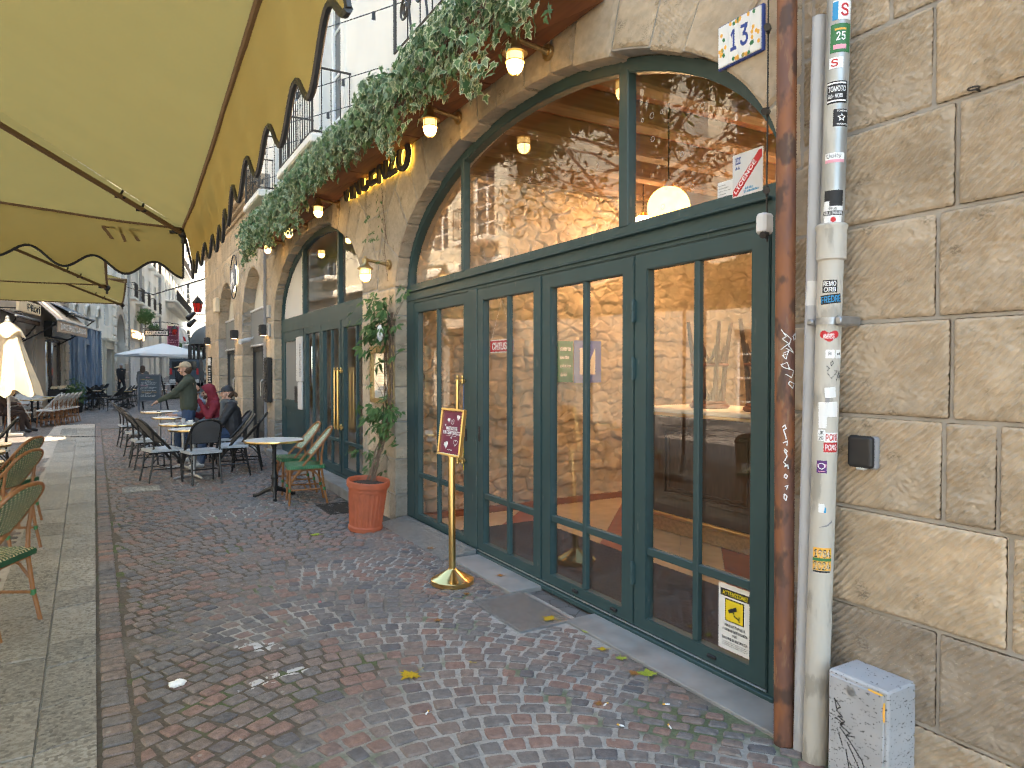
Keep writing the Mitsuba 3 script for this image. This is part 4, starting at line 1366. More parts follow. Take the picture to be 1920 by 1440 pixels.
scene['red_glass'] = {'type': 'twosided', 'inner': {'type': 'principled', 'base_color': rgb((0.62, 0.015, 0.01)), 'roughness': 0.25}}
lantern('street_lantern', 'small red glass lantern in front of the burgundy banner', (1.8, 43.7, 4.55), 1.1)
# plants on sills, white flag
fl = thing('flag', 'white and red flag hanging from the far balcony', 'flag')
u_, v_ = np.meshgrid(np.linspace(0, 1, 9), np.linspace(0, 1, 9))
FV = np.stack([1.0 + .9 * u_.ravel() + .3 * v_.ravel(), 55 + .25 * np.sin(u_.ravel() * 7), 5.6 - 1.5 * v_.ravel() - .4 * u_.ravel()], 1)
q_ = np.arange(81).reshape(9, 9)
FF_ = np.vstack([np.stack([q_[:-1, :-1].ravel(), q_[:-1, 1:].ravel(), q_[1:, 1:].ravel()], 1), np.stack([q_[:-1, :-1].ravel(), q_[1:, 1:].ravel(), q_[1:, :-1].ravel()], 1)])
part(fl, 'cloth', mesh(FV, FF_), 'ink_white', True)
part(fl, 'red_patch', mesh(FV[[40, 41, 42, 49, 50, 51, 58, 59, 60]] + [0, -.03, 0], [[0, 1, 4], [0, 4, 3], [1, 2, 5], [1, 5, 4], [3, 4, 7], [3, 7, 6], [4, 5, 8], [4, 8, 7]]), 'ink_red')
part(fl, 'pole', bar((.2, 55, 5.2), (2.0, 55, 5.7), .025, 5), 'steel')
CUR[0] = None

# the pale building that closes the street
end = thing('end_building', 'bright white building with tall windows closing the far end of the street', 'building')


def ewall(x0, x1, z0, z1, holes, thick=.4, y=100.0):
    reg = yz(x0, x1, z0, z1)
    for h in holes:
        reg = reg.difference(yz(*h))
    ms = []
    for g in pieces(reg):
        m = ext(g, thick)
        v = m.vertices
        m.vertices = np.stack([v[:, 0], y + v[:, 2], v[:, 1]], 1)
        ms.append(m)
    return cat(ms)


ew = [(xx - .65, xx + .65, z, z + h) for xx in (5.4, 8.4, 11.4, 14.4) for z, h in ((4.6, 2.2), (7.2, 2.4), (10.3, 2.6), (14.0, 1.6))]
part(end, 'wall', ewall(3, 18, -.2, 16.8, ew), 'plaster_white')
for a, b, p, q in ew:
    k = part(end, 'window', cat([bx(a, a + .1, 100.1, 100.18, p, q), bx(b - .1, b, 100.1, 100.18, p, q), bx((a + b) / 2 - .08, (a + b) / 2 + .08, 100.1, 100.18, p, q)] + [bx(a, b, 100.12, 100.16, z - .03, z + .03) for z in np.linspace(p, q, 5)]), 'ink_white')
    part(k, 'pane', bx(a, b, 100.2, 100.22, p, q), 'dark_glass')
    part(end, 'sill_rail', cat([bx(a - .1, b + .1, 99.9, 99.95, p + .7, p + .76)] + [bx(a + i * .2, a + i * .2 + .03, 99.91, 99.94, p, p + .7) for i in range(7)]), 'iron')
for z in (6.95, 9.95, 13.4):
    part(end, 'string_course', bx(3, 18, 99.8, 100.0, z, z + .2), 'plaster_white')
part(end, 'cornice', bx(2.8, 18.2, 99.5, 100.3, 16.6, 17.0, .06), 'plaster_white')
part(end, 'roof', mesh([[2.8, 99.6, 17], [18.2, 99.6, 17], [18.2, 106, 22], [2.8, 106, 22], [2.8, 112, 17], [18.2, 112, 17]], [[0, 1, 2], [0, 2, 3], [3, 2, 5], [3, 5, 4], [0, 3, 4], [1, 5, 2]]), 'slate')
part(end, 'chimney', bx(10.5, 13.5, 103, 104.5, 19, 24), 'tile_red')
# buildings round the little square behind and left of the camera; the glass mirrors them
sq = thing('square_house', 'cream house across the square, seen mirrored in the restaurant glass', 'building')
wins = [(s, s + 1.2, z, z + 2.2) for s in np.arange(-14, 15, 3.2) for z in (5.0, 8.2, 11.2)] + [(s, s + 1.6, -.2, 2.9) for s in np.arange(-13, 15, 3.4)]
reg = yz(-16, 17, -.2, 14.5)
for w_ in wins:
    reg = reg.difference(yz(*w_))
m = ext(reg, .4)
v = m.vertices
m.vertices = np.stack([-12.4 + v[:, 2], v[:, 0], v[:, 1]], 1)
part(sq, 'wall', m, 'plaster_cream')
for a, b, p, q in wins:
    window_unit(sq, -12.0, a, b, p, q, .25, (2, 4), face=1)
part(sq, 'cornice', bx(-12.1, -11.6, -16, 17, 14.2, 14.6, .05), 'plaster_white')
part(sq, 'roof', bx(-20, -11.5, -16.2, 17.2, 14.6, 15.2), 'slate')
# unseen buildings added beyond the bar corner, placed to shade the far street
CUR[0] = RM
for k, (s0, s1, h, o) in enumerate(((10.1, 30, 21, 6.0), (30.02, 52, 20, 6.2), (52.02, 78, 21, 6.6))):
    t = thing('right_row_house', ('unseen pale house added beyond the bar corner for its shade', 'second unseen pale house added beyond the bar corner for its shade', 'third unseen pale house added to shade the street end')[k], 'building')
    wn = [(s, s + 1.2, z, z + 2.2) for s in np.arange(s0 + 1, s1 - 2, 3) for z in (1.0, 5, 8.5, 12, 15.5)]
    reg = yz(s0, s1, -.3, h)
    for w_ in wn:
        reg = reg.difference(yz(*w_))
    m = ext(reg, .4)
    v = m.vertices
    m.vertices = np.stack([o + v[:, 2], v[:, 0], v[:, 1]], 1)
    part(t, 'wall', m, 'plaster_far')
    for w_ in wn:
        window_unit(t, o, *w_, .25, (2, 3), face=-1)
    part(t, 'roof', rbx(o - .3, o + 9, s0, s1, h, h + .5), 'slate')
    part(t, 'side_wall', cat([rbx(o + .4, o + 9, s0, s0 + .3, -.3, h)]), 'plaster_far')
CUR[0] = None
# ------------------------------------------------------------------ parasols
mat('seam', (0.16, 0.10, 0.05), 0.8)
scene['parasol_cloth'] = {'type': 'principledthin', 'base_color': proc(lambda p, n, uv: C(0.425, 0.325, 0.108) * (0.93 + 0.10 * fbm(p.x * 5, p.y * 5, p.z * 5, 4) + 0.05 * noise(p.x * 300, p.y * 300, p.z * 300))), 'roughness': 0.9, 'diff_trans': 1.15, 'spec_trans': 0.0}


def parasol(label, tip, a, rise_, tilt, valance, group='square cream parasols over the terrace', turn=0.0):
    """Square market parasol given its corner nearest the wall at the far end of the street side."""
    t = thing('parasol', label, 'parasol', group)
    tip = np.asarray(tip, float)
    c = [tip, tip - [2 * a, 0, 0], tip - [2 * a, 2 * a, 0], tip - [0, 2 * a, 0]]
    c = [q + [0, 0, tilt * (tip[0] - q[0])] for q in c]
    ct, st_ = math.cos(turn), math.sin(turn)
    c = [tip + [(q - tip)[0] * ct - (q - tip)[1] * st_, (q - tip)[0] * st_ + (q - tip)[1] * ct, (q - tip)[2]] for q in c]
    apex = sum(c) / 4 + [0, 0, rise_]
    for k in range(4):
        A, B = c[k], c[(k + 1) % 4]
        n = 22
        V, F = [], []
        for i in range(n + 1):
            for j in range(n + 1):
                s, q = i / n, j / n
                e = A + (B - A) * q
                p = apex + (e - apex) * s
                V.append(p - [0, 0, .10 * (s ** 2) * 4 * q * (1 - q) * (1 - .5 * s)])
        for i in range(n):
            for j in range(n):
                o = i * (n + 1) + j
                F += [[o, o + 1, o + n + 2], [o, o + n + 2, o + n + 1]]
        V = np.array(V)
        d_ = np.linalg.norm(V - apex, axis=1) / np.linalg.norm(A - apex)
        V[:, 2] += .022 * np.clip(d_, 0, 1) * (meshkit.fbm(V * 2.3, 3, k) - .5)
        part(t, 'canopy_panel', mesh(V, F), 'parasol_cloth', True)
        edge = [np.array(V[n * (n + 1) + j]) for j in range(n + 1)]
        part(t, 'hem', tube([e + [0, 0, .002] for e in edge], .012, 6), 'seam')
        if valance and k in valance:
            out = np.cross(B - A, [0, 0, 1.0])
            out /= np.linalg.norm(out)
            if out @ (A + B - 2 * apex) < 0:
                out = -out
            L = np.linalg.norm(B - A)
            m = int(L / .02)
            top, bot = [], []
            for j in range(m + 1):
                q = j / m
                e = A + (B - A) * q
                e = e - [0, 0, .05 * 4 * q * (1 - q)]
                ph = L * q / .36
                drop = .285 + .05 * math.cos(2 * PI * ph) + .012 * math.sin(ph * 1.3)
                sway = .055 + .012 * math.sin(ph * 1.1)
                top.append(e)
                bot.append(e - [0, 0, drop] + out * sway)
            VV = np.array([tp + (bt - tp) * r + out * (.015 * math.sin(3 * r)) for r in (0, .33, .66, 1) for tp, bt in zip(top, bot)])
            i = np.arange(m)
            FF = np.vstack([np.vstack([np.stack([o + i, o + i + 1, o + i + m + 2], 1), np.stack([o + i, o + i + m + 2, o + i + m + 1], 1)]) for o in (0, m + 1, 2 * (m + 1))])
            vk = part(t, 'valance', mesh(VV, FF), 'parasol_cloth', True)
            part(vk, 'piping', tube(bot, .0085, 6), 'black_metal')
            part(vk, 'end_piping', tube([top[0], bot[0]], .0075, 5), 'black_metal')
            part(vk, 'end_piping', tube([top[-1], bot[-1]], .0075, 5), 'black_metal')
        r = part(t, 'rib', tube([A - [0, 0, .035], apex - [0, 0, .12]], .016, 8), 'seam', 40)
        d = (apex - A) / np.linalg.norm(apex - A)
        if k == 0:
            part(r, 'end_cap', cat([ball(A - [0, 0, .03], .035, 1), tube([A - [0, 0, .03], A - [0, 0, .10]], .015, 6), tube([A + d * .02 - [.07, -.03, .03], A - [0, 0, .02]], .014, 5)]), 'black_metal')
            for s in (.55, .38):
                q = A + d * s - [0, 0, .05]
                part(r, 'hook', cat([tube([q + [-.03, 0, -.005], q + [.03, 0, -.005]], .008, 5), tube([q, q + [.02, .02, .055]], .007, 5)]), 'black_metal')
    ce = apex * [1, 1, 0]
    part(t, 'pole', lathe([(.024, .1), (.024, apex[2] - .1), (.06, apex[2] - .1), (.06, apex[2] + .05), (0, apex[2] + .1)], 14, (ce[0], ce[1], 0)), 'dark_wood', 40)
    part(t, 'base', cat([bx(ce[0] - .3, ce[0] + .3, ce[1] - .3, ce[1] + .3, .012, .09, .02), lathe([(.04, .09), (.035, .35), (.0, .35)], 12, (ce[0], ce[1], 0))]), 'concrete')
    return t, c, apex


p1, c1, ap1 = parasol('large olive cream parasol overhead with black edged scalloped valance', (.44, 5.32, 2.60), 2.05, .62, .10, (0, 3), turn=-.03)
scene.pop('none', None)
# letters printed on the outer side of the valance
for s, x0, x1 in (('7/7', .185, -.055),):
    tm = fitted(s, .235, .10, .001)
    v = tm.vertices
    tm.vertices = np.stack([x0 - v[:, 0], 5.352 + v[:, 2] + .10 * (.10 - v[:, 1]), 2.485 + v[:, 1]], 1)
    part(p1, 'lettering', tm, 'seam')
tm = fitted('RISTORANTE', 1.15, .11, .001)
v = tm.vertices
tm.vertices = np.stack([.476 + .2 * (.11 - v[:, 1]) * .5 + v[:, 2], 3.55 + v[:, 0], 2.40 + v[:, 1]], 1)
part(p1, 'lettering', tm, 'seam')
parasol('second olive cream parasol, seen below the near valance', (-.04, 9.30, 2.60), 1.75, .62, .03, ())
parasol('third olive cream parasol, farthest of the open row', (.16, 13.15, 2.72), 1.75, .60, .02, ())

# ------------------------------------------------------------------ planters and ivy along the facade
for i, y in enumerate(np.arange(3.35, 13.3, 1.43)):
    t = thing('planter_box', ('nearest wooden planter box under the ivy, by the lamp near the house number', 'wooden planter box under the ivy, second from the near end', 'wooden planter box under the ivy just right of the lettering', 'wooden planter box under the ivy over the lettering', 'wooden planter box under the ivy right of the second arch crown', 'wooden planter box under the ivy over the second arch', 'farthest wooden planter box at the end of the ivy')[i], 'planter', 'planter boxes under the ivy')
    for z in (3.87, 4.0):
        part(t, 'plank', bx(2.20, 2.225, y, y + 1.41, z, z + .125, .004), 'wood', uv=None)
    part(t, 'plank', bx(2.20, 2.59, y, y + 1.41, 3.845, 3.868, .004), 'wood')
    for yy in (y, y + 1.385):
        part(t, 'end_board', bx(2.226, 2.59, yy, yy + .025, 3.869, 4.12, .003), 'wood')
    part(t, 'soil', bx(2.226, 2.58, y + .03, y + 1.38, 3.87, 4.08), 'soil')


def leaf_green(p, n, uv):
    c = mix((0.17, 0.25, 0.11), (0.08, 0.155, 0.07), uv.x)
    c = mix(c, (0.25, 0.32, 0.22), 0.6 * smoothstep(.55, .8, cell_rand(uv.x * 900)))
    edge = smoothstep(.62, .9, uv.y + .35 * (noise(p.x * 90, p.y * 90, p.z * 90) - .5)) * smoothstep(.3, .45, cell_rand(uv.x * 517))
    return mix(c, (0.66, 0.68, 0.46), .9 * edge)


def thin(key, col, dt=.5, rough=.4):
    scene[key] = {'type': 'principledthin', 'base_color': rgb(col), 'roughness': rough, 'diff_trans': dt, 'spec_trans': 0.0}


thin('ivy_leaf', leaf_green, .45, .38)
thin('dark_leaf', lambda p, n, uv: mix((0.065, 0.13, 0.05), (0.13, 0.21, 0.085), uv.x), .5, .35)
thin('tree_leaf', lambda p, n, uv: mix((0.03, 0.055, 0.018), (0.075, 0.10, 0.03), uv.x), .6, .45)
IVY = np.array([[0, -.10], [.30, -.30], [.33, -.02], [.52, .22], [.24, .34], [.18, .62], [0, 1.0], [-.18, .62], [-.24, .34], [-.52, .22], [-.33, -.02], [-.30, -.30]])
LANCE = np.array([[0, 0], [.10, .18], [.17, .45], [.12, .75], [0, 1.0], [-.12, .75], [-.17, .45], [-.10, .18]])


def leaves(shape, pos, nrm, updir, size, r, cup=.18, tone=None):
    """Many small leaves in one go: vertices (k, m+1, 3), faces, uv."""
    k, m = len(pos), len(shape)
    nrm = nrm / np.linalg.norm(nrm, axis=1, keepdims=True)
    u = np.cross(updir, nrm)
    u /= np.linalg.norm(u, axis=1, keepdims=True) + 1e-9
    v = np.cross(nrm, u)
    P = np.vstack([[[0, .22]], shape])
    rad = np.linalg.norm(P - [0, .25], axis=1)
    w = cup * (rad ** 2)
    w[0] = -.02
    V = pos[:, None] + size[:, None, None] * (P[None, :, :1] * u[:, None] + (P[None, :, 1:] - .2) * v[:, None] - w[None, :, None] * nrm[:, None])
    F = np.array([[0, 1 + i, 1 + (i + 1) % m] for i in range(m)])
    tone = r.random(k) if tone is None else tone
    e = np.r_[0, np.ones(m)]
    U = np.stack([np.repeat(tone[:, None], m + 1, 1), np.repeat(e[None], k, 0)], -1)
    return V, F, U


def join(V, F, U):
    k, m = V.shape[:2]
    return mesh(V.reshape(-1, 3), (F[None] + (np.arange(k) * m)[:, None, None]).reshape(-1, 3)), U.reshape(-1, 2)


ivr = np.random.default_rng(21)
N = 10500
yy = ivr.uniform(3.25, 13.4, N)
fr = ivr.random(N)
q3 = np.stack([yy * 1.9, np.zeros(N), np.zeros(N)], 1)
hang = np.where((yy > 6.0) & (yy < 8.9), .55, 1.0) * .18 + np.where((yy > 6.0) & (yy < 8.9), .06, 1.0) * .42 * np.clip(meshkit.noise(q3 * [1.4, 1, 1], 3) * 1.5 - .3, 0, 1) * np.clip(meshkit.noise(q3 * 3.1, 8) * 1.6 - .25, 0, 1.1)
topz = 4.20 + .10 * (meshkit.noise(q3, 4) - .5) + .10 * (meshkit.noise(q3 * 4, 5) - .5)
ang = fr * 1.0
# section: from the top back edge over the front and down
s = ivr.random(N)
X = np.where(s < .36, 2.55 - .45 * (s / .36), 2.09 - .05 * np.sin((s - .36) / .64 * PI))
Z = np.where(s < .36, topz + .10 * np.sin(s / .36 * PI), topz - (s - .36) / .64 * (topz - 3.86 + hang))
bump_ = meshkit.fbm(np.stack([yy * 4, X * 4, Z * 4], 1), 3, 6) - .5
X = X - .22 * bump_ + ivr.normal(0, .035, N)
Z = Z + ivr.normal(0, .03, N)
nrm = np.stack([np.where(s < .36, -.45, -1.0), ivr.normal(0, .5, N), np.where(s < .36, .9, .25)], 1) + ivr.normal(0, .38, (N, 3))
upd = np.stack([ivr.normal(0, .3, N), ivr.normal(0, .55, N), -np.ones(N)], 1)
size = ivr.uniform(.042, .078, N)
V, F, U = leaves(IVY, np.stack([X, yy, Z], 1), nrm, upd, size, ivr)
ivy = thing('ivy', 'long trailing mass of variegated ivy along the planter boxes above the arches', 'ivy')
big = np.argsort(-(size / (.5 * X + .8645 * yy)))
outer = [k for k in big if s[k] > .3][:300]
for k in outer:
    part(ivy, 'leaf', mesh(V[k], F), 'ivy_leaf', uv=U[k])
rest_ = np.setdiff1d(np.arange(N), outer)
m, uu = join(V[rest_], F, U[rest_])
part(ivy, 'foliage', m, 'ivy_leaf', uv=uu, kind='stuff')
st = []
for k in range(70):
    y0 = ivr.uniform(3.4, 13.6)
    z1 = 3.86 - ivr.uniform(0, .22)
    st.append(tube([(2.35, y0, 4.1), (2.14, y0 + ivr.normal(0, .06), 4.12), (2.08, y0 + ivr.normal(0, .1), 3.95), (2.10, y0 + ivr.normal(0, .12), z1)], .004, 4))
part(ivy, 'vines', cat(st), 'bark', kind='stuff')

# ------------------------------------------------------------------ lamps on the wall
scene['lamp_glass'] = {'type': 'twosided', 'inner': {'type': 'principled', 'base_color': rgb((0.8, 0.72, 0.55)), 'roughness': 0.3}}
BULB = (.60, .36, .105)


def wall_lamp(y, z, label, x=2.33):
    """Brass bulkhead lamp: rose, arm, hood, frosted glass in a wire cage."""
    t = thing('wall_lamp', label, 'lamp', 'brass bulkhead lamps on the stone facade')
    rose = lathe([(0, -.03), (.05, -.03), (.055, -.015), (.05, 0), (0, .0)], 18)
    v = rose.vertices
    rose.vertices = np.stack([WX - .004 + v[:, 2], y + v[:, 0], z + .09 + v[:, 1]], 1)
    part(t, 'rose', rose, 'old_brass', 40)
    part(t, 'arm', tube([(WX - .02, y, z + .09), (WX - .09, y, z + .10), (x + .06, y, z + .115), (x, y, z + .125)], [.026, .017, .016, .020], 10), 'old_brass', 40)
    part(t, 'hood', lathe([(0, .165), (.012, .16), (.012, .145), (.030, .13), (.034, .085), (.052, .055), (.082, .035), (.085, .022), (.066, .022), (.05, .022)], 24, (x, y, z)), 'old_brass', 40)
    up = part(t, 'upper_glass', lathe([(.056, .022), (.058, -.035)], 20, (x, y, z)), 'lamp_glass', 40)
    scene[up]['emitter'] = {'type': 'area', 'radiance': rgb([b * .16 for b in BULB])}
    g = part(t, 'bulb_glass', lathe([(.058, -.035), (.055, -.065), (.043, -.092), (.022, -.108), (0, -.112)], 20, (x, y, z)), 'lamp_glass', True)
    scene[g]['emitter'] = {'type': 'area', 'radiance': rgb(BULB)}
    m = []
    for k in range(4):
        a = k * PI / 2 + .4
        prof = [(.064, .03), (.0645, -.035), (.060, -.068), (.047, -.097), (.024, -.114), (0, -.118)]
        m.append(tube([(x + r * math.cos(a), y + r * math.sin(a), z + h) for r, h in prof], .0028, 4))
    a = np.linspace(0, 2 * PI, 25)[:-1]
    m.append(tube(np.stack([x + .0645 * np.cos(a), y + .0645 * np.sin(a), np.full(24, z - .033)], 1), .0030, 4, closed=True))
    part(t, 'cage', cat(m), 'old_brass')


for y, z, l in ((3.97, 3.69, 'lit brass wall lamp nearest the house number, under the ivy'), (5.38, 3.69, 'lit brass wall lamp right of the big lettering'), (9.0, 3.70, 'lit brass wall lamp left of the big lettering'),
                (10.72, 3.72, 'lit brass wall lamp above the second arch'), (12.35, 3.72, 'lit brass wall lamp at the far end of the ivy'), (7.1, 2.66, 'lit brass wall lamp low on the pier above the climbing plant')):
    wall_lamp(y, z, l)

# ------------------------------------------------------------------ halo lit letters
vs_ = thing('wall_lettering', 'black raised VINCENZO letters glowing yellow from behind on the stone', 'sign')
y = 8.62
mat('letter_black', (0.05, 0.046, 0.045), 0.5)
from shapely import affinity
for ch_, w, dz, h, rot in (('V', .30, .06, .26, 0), ('i', .095, .045, .25, 0), ('N', .30, .03, .27, 0), ('C', .30, .02, .27, 0), ('E', .25, .03, .27, 0), ('N', .31, .0, .27, 0), ('Z', .27, -.01, .27, 0), ('O', .36, -.045, .29, 0)):
    tm = fitted(ch_, w * .90, h, .035)
    k = part(vs_, 'letter', onwall(tm, WX - .045, y, 3.66 + dz), 'letter_black')
    bk = fitted(ch_, w * .84, h * .94, .012)
    b = part(k, 'back_light', onwall(bk, WX - .030, y - w * .03, 3.668 + dz), 'ink_yellow')
    scene[b]['emitter'] = {'type': 'area', 'radiance': rgb((.15, .095, .012))}
    y -= w + .012

# ------------------------------------------------------------------ house number, box, cables
hn = thing('house_number', 'glazed tile house number 13 with lemon border', 'house number')
part(hn, 'backing', bx(WX - .018, WX - .003, 2.172, 2.440, 3.085, 3.296), 'ink_blue')
mat('glazed', (0.80, 0.80, 0.77), 0.15)
for k in range(4):
    y1_ = 2.436 - k * .0645
    part(hn, 'tile', bx(WX - .026, WX - .017, y1_ - .0625, y1_, 3.092, 3.290, .002), 'glazed')
part(hn, 'digit', onwall(fitted('1', .034, .10, .001), WX - .0265, 2.356, 3.145), 'ink_blue')
part(hn, 'digit', onwall(fitted('3', .046, .10, .001), WX - .0265, 2.298, 3.145), 'ink_blue')
g = np.random.default_rng(8)
lem, lf = [], []
for k in range(34):
    if k < 18:
        yy_, zz_ = (2.436 - g.uniform(.006, .056) if k % 2 else 2.436 - .1935 - g.uniform(.008, .056)), g.uniform(3.105, 3.28)
    else:
        yy_, zz_ = 2.436 - g.uniform(.066, .19), (3.105 if k % 2 else 3.277) + g.uniform(-.006, .006)
    dsc = trimesh.creation.cylinder(.008, .001, sections=8)
    dsc.apply_scale([1, 1.3, 1])
    (lem if k % 3 else lf).append(onwall(dsc, WX - .0268, yy_, zz_))
part(hn, 'lemon_print', cat(lem), 'ink_orange', kind='stuff')
part(hn, 'leaf_print', cat(lf), 'ink_green', kind='stuff')

cb = thing('socket_cable', 'thin black cable with empty black bulb sockets hanging beside the house number', 'cable')
part(cb, 'wire', tube([(WX - .02, 2.14, 4.5), (WX - .03, 2.135, 3.3), (WX - .035, 2.131, 2.8), (WX - .04, 2.128, 2.42), (WX - .035, 2.127, 2.2)], .004, 5), 'black_metal')
for z in (3.155, 2.785, 2.43, 2.235):
    part(cb, 'socket', cat([tube([(WX - .035, 2.13, z), (WX - .075, 2.10 + (z * 7 % 1) * .03, z - .01)], [.014, .016], 10), tube([(WX - .035, 2.13, z + .02), (WX - .035, 2.13, z - .02)], .008, 6)]), 'black_metal', 40)
solo('sensor_box', bx(WX - .07, WX - .003, 2.112, 2.170, 2.235, 2.33, .012), 'white_plastic', 'small white box at the frame corner beside the rusty pipe', 'box')

# pipes
def rust_col(p, n, uv):
    a = fbm(p.x * 14, p.y * 14, p.z * 3.0, 4)
    c = mix((0.15, 0.07, 0.05), (0.25, 0.095, 0.04), smoothstep(.35, .65, a))
    c = mix(c, (0.30, 0.17, 0.09), .7 * smoothstep(.6, .75, fbm(p.x * 30, p.y * 30, p.z * 7, 4)))
    return mix(c, (0.06, 0.038, 0.03), .8 * smoothstep(.52, .7, fbm(p.x * 20 + 5, p.y * 20, p.z * 9, 4)))


mat('rust', rust_col, 0.6, lambda p, n, uv: 0.001 * fbm(p.x * 80, p.y * 80, p.z * 60, 3))
mat('cream_pipe', lambda p, n, uv: mix(C(0.50, 0.47, 0.41), C(0.26, 0.24, 0.20), .65 * smoothstep(.55, .72, fbm(p.x * 22, p.y * 22, p.z * 6, 5))), 0.45)
mat('zinc', lambda p, n, uv: C(0.42, 0.43, 0.42) * (0.65 + 0.7 * fbm(p.x * 20, p.y * 20, p.z * 5, 4)), 0.4, metallic=0.55)
rp = thing('rusty_pipe', 'rusty brown downpipe beside the green doors with white scribbles', 'pipe')
part(rp, 'pipe', tube([(2.50, 1.958, -.01), (2.50, 1.968, 1.7), (2.50, 1.974, 4.6)], .041, 24), 'rust', 40)


def wrap(m, cx0, cy0, rad, a0, z0, tilt=(0, 0)):
    """Wraps flat lettering (u right, v up) round an upright pipe; a0 = direction of its start, seen from the street."""
    m = m.copy()
    m = m.subdivide_to_size(.012) if hasattr(m, 'subdivide_to_size') else m
    v = m.vertices
    a = a0 + v[:, 0] / rad
    r = rad + .0006 + v[:, 2]
    z = z0 + v[:, 1]
    m.vertices = np.stack([cx0 + tilt[0] * z + r * np.cos(a), cy0 + tilt[1] * z + r * np.sin(a), z], 1)
    return m


def squiggle(pts, w=.003):
    return ext(LineString(pts).buffer(w / 2, quad_segs=3), .0006)


SC = [[(0, .13), (.02, .10), (.005, .09), (.03, .07), (.0, .045)], [(.012, .115), (.04, .09), (.03, .06), (.055, .03), (.02, .05)], [(.05, .10), (.065, .115), (.075, .10), (.055, .085), (.05, .10)],
      [(.01, .03), (.03, .04), (.02, .005), (.005, .02), (.02, .025)], [(0, -.02), (.025, -.01), (.035, -.04), (.01, -.03), (0, -.02)], [(.03, -.035), (.055, -.045), (.045, -.075), (.02, -.06)], [(.035, -.09), (.06, -.10), (.05, -.12), (.03, -.10), (.035, -.09)]]
m = cat([squiggle(p) for p in SC])
part(rp, 'scribble', wrap(m, 2.50, 1.966, .041, PI + .25, 1.66), 'ink_white')
z = 1.345
for p in ([(0, .03), (.01, .04), (.015, .025), (.004, .02), (.012, -.005), (.016, -.02)], [(.004, .01), (.02, .018), (.018, 0)], [(.01, .03), (.02, .02), (.012, .012), (.008, .024), (.02, .0), (.01, -.02)],
          [(.005, .02), (.015, .01), (.01, .0), (.022, .008), (.025, -.008)], [(.012, .015), (.022, .008), (.016, -.004), (.008, .003), (.012, .015)], [(.012, .008), (.024, .012), (.018, -.004)], [(.010, .022), (.020, .012), (.016, -.006), (.008, .004), (.010, .022)]):
    part(rp, 'scribble', wrap(squiggle(p, .004), 2.50, 1.966, .041, PI + .45, z), 'ink_white')
    z -= .046
gp_ = thing('grey_pipe', 'grey plastic conduit pipe between the rusty and the cream pipe', 'pipe')
part(gp_, 'pipe', tube([(2.515, 1.888, -.01), (2.515, 1.855, 1.5), (2.515, 1.826, 3.06)], .0275, 20), 'pvc', 40)
part(gp_, 'tape', tube([(2.515, 1.8475, 1.885), (2.515, 1.8435, 1.985)], .0282, 20, caps=False), 'white_plastic', 40)
cp = thing('cream_downpipe', 'cream downpipe plastered with stickers, galvanised above its collar', 'pipe')
CY0, CSL = 1.806, -.0255
part(cp, 'lower_pipe', tube([(2.50, CY0, -.01), (2.50, CY0 + CSL * 2.1, 2.1)], .0475, 28), 'cream_pipe', 40)
part(cp, 'collar', lathe([(.048, 2.055), (.056, 2.06), (.056, 2.175), (.060, 2.18), (.060, 2.195), (.055, 2.20), (.046, 2.20)], 28, (2.50, CY0 + CSL * 2.13, 0)), 'cream_pipe', 40)
part(cp, 'upper_pipe', tube([(2.50, CY0 + CSL * 2.19, 2.19), (2.50, CY0 + CSL * 4.6, 4.6)], .0445, 28), 'zinc', 40)
part(cp, 'clamp', cat([tube([(2.50, CY0 + CSL * 1.81, 1.80), (2.50, CY0 + CSL * 1.81, 1.828)], .0505, 28), bx(2.47, 2.60, CY0 + CSL * 1.81 - .075, CY0 + CSL * 1.81 - .045, 1.795, 1.832, .008), bx(2.46, 2.52, CY0 + CSL * 1.81 + .045, CY0 + CSL * 1.81 + .075, 1.80, 1.825, .006)]), 'galvanised', 40)
part(cp, 'tear', wrap(ext(Polygon([(0, 0), (.03, .012), (.05, .03), (.052, .022), (.028, .004)]), .0012), 2.50, CY0, .0475, PI + .35, .985, (0, CSL)), 'ink_grey')


def sticker(z, u, w, h, bg, items=(), a=None, rot=0.0, up=False):
    """A sticker on the cream pipe: u = metres round from the middle of the side that faces the camera."""
    rad = .0445 if z > 2.19 else .0475
    a0 = math.radians(225) + u / rad
    def tr(m, zoff):
        m = m.copy()
        c, s_ = math.cos(rot), math.sin(rot)
        v = m.vertices
        m.vertices = np.stack([v[:, 0] * c - v[:, 1] * s_, v[:, 0] * s_ + v[:, 1] * c, v[:, 2] + zoff], 1)
        return wrap(m, 2.50, CY0, rad, a0, z, (0, CSL))
    P = sbox(0, 0, w, h)
    if bg == 'blob':
        P = shapely.union_all([shapely.Point(w * q, h * (.5 + .2 * math.sin(q * 9))).buffer(h * .42) for q in (.15, .35, .55, .75, .9)])
        bg = 'ink_red'
    k = part(cp, 'sticker', tr(ext(shapely.segmentize(P, .01), .0005), 0), bg)
    for it in items:
        ink, kind, x, y_, ww, hh = it
        if isinstance(kind, str):
            g_ = fitted(kind, ww, hh, .0004)
        else:
            g_ = ext(kind, .0004)
        g_.apply_translation([x, y_, .0006])
        part(k, 'print', tr(g_, 0), ink)


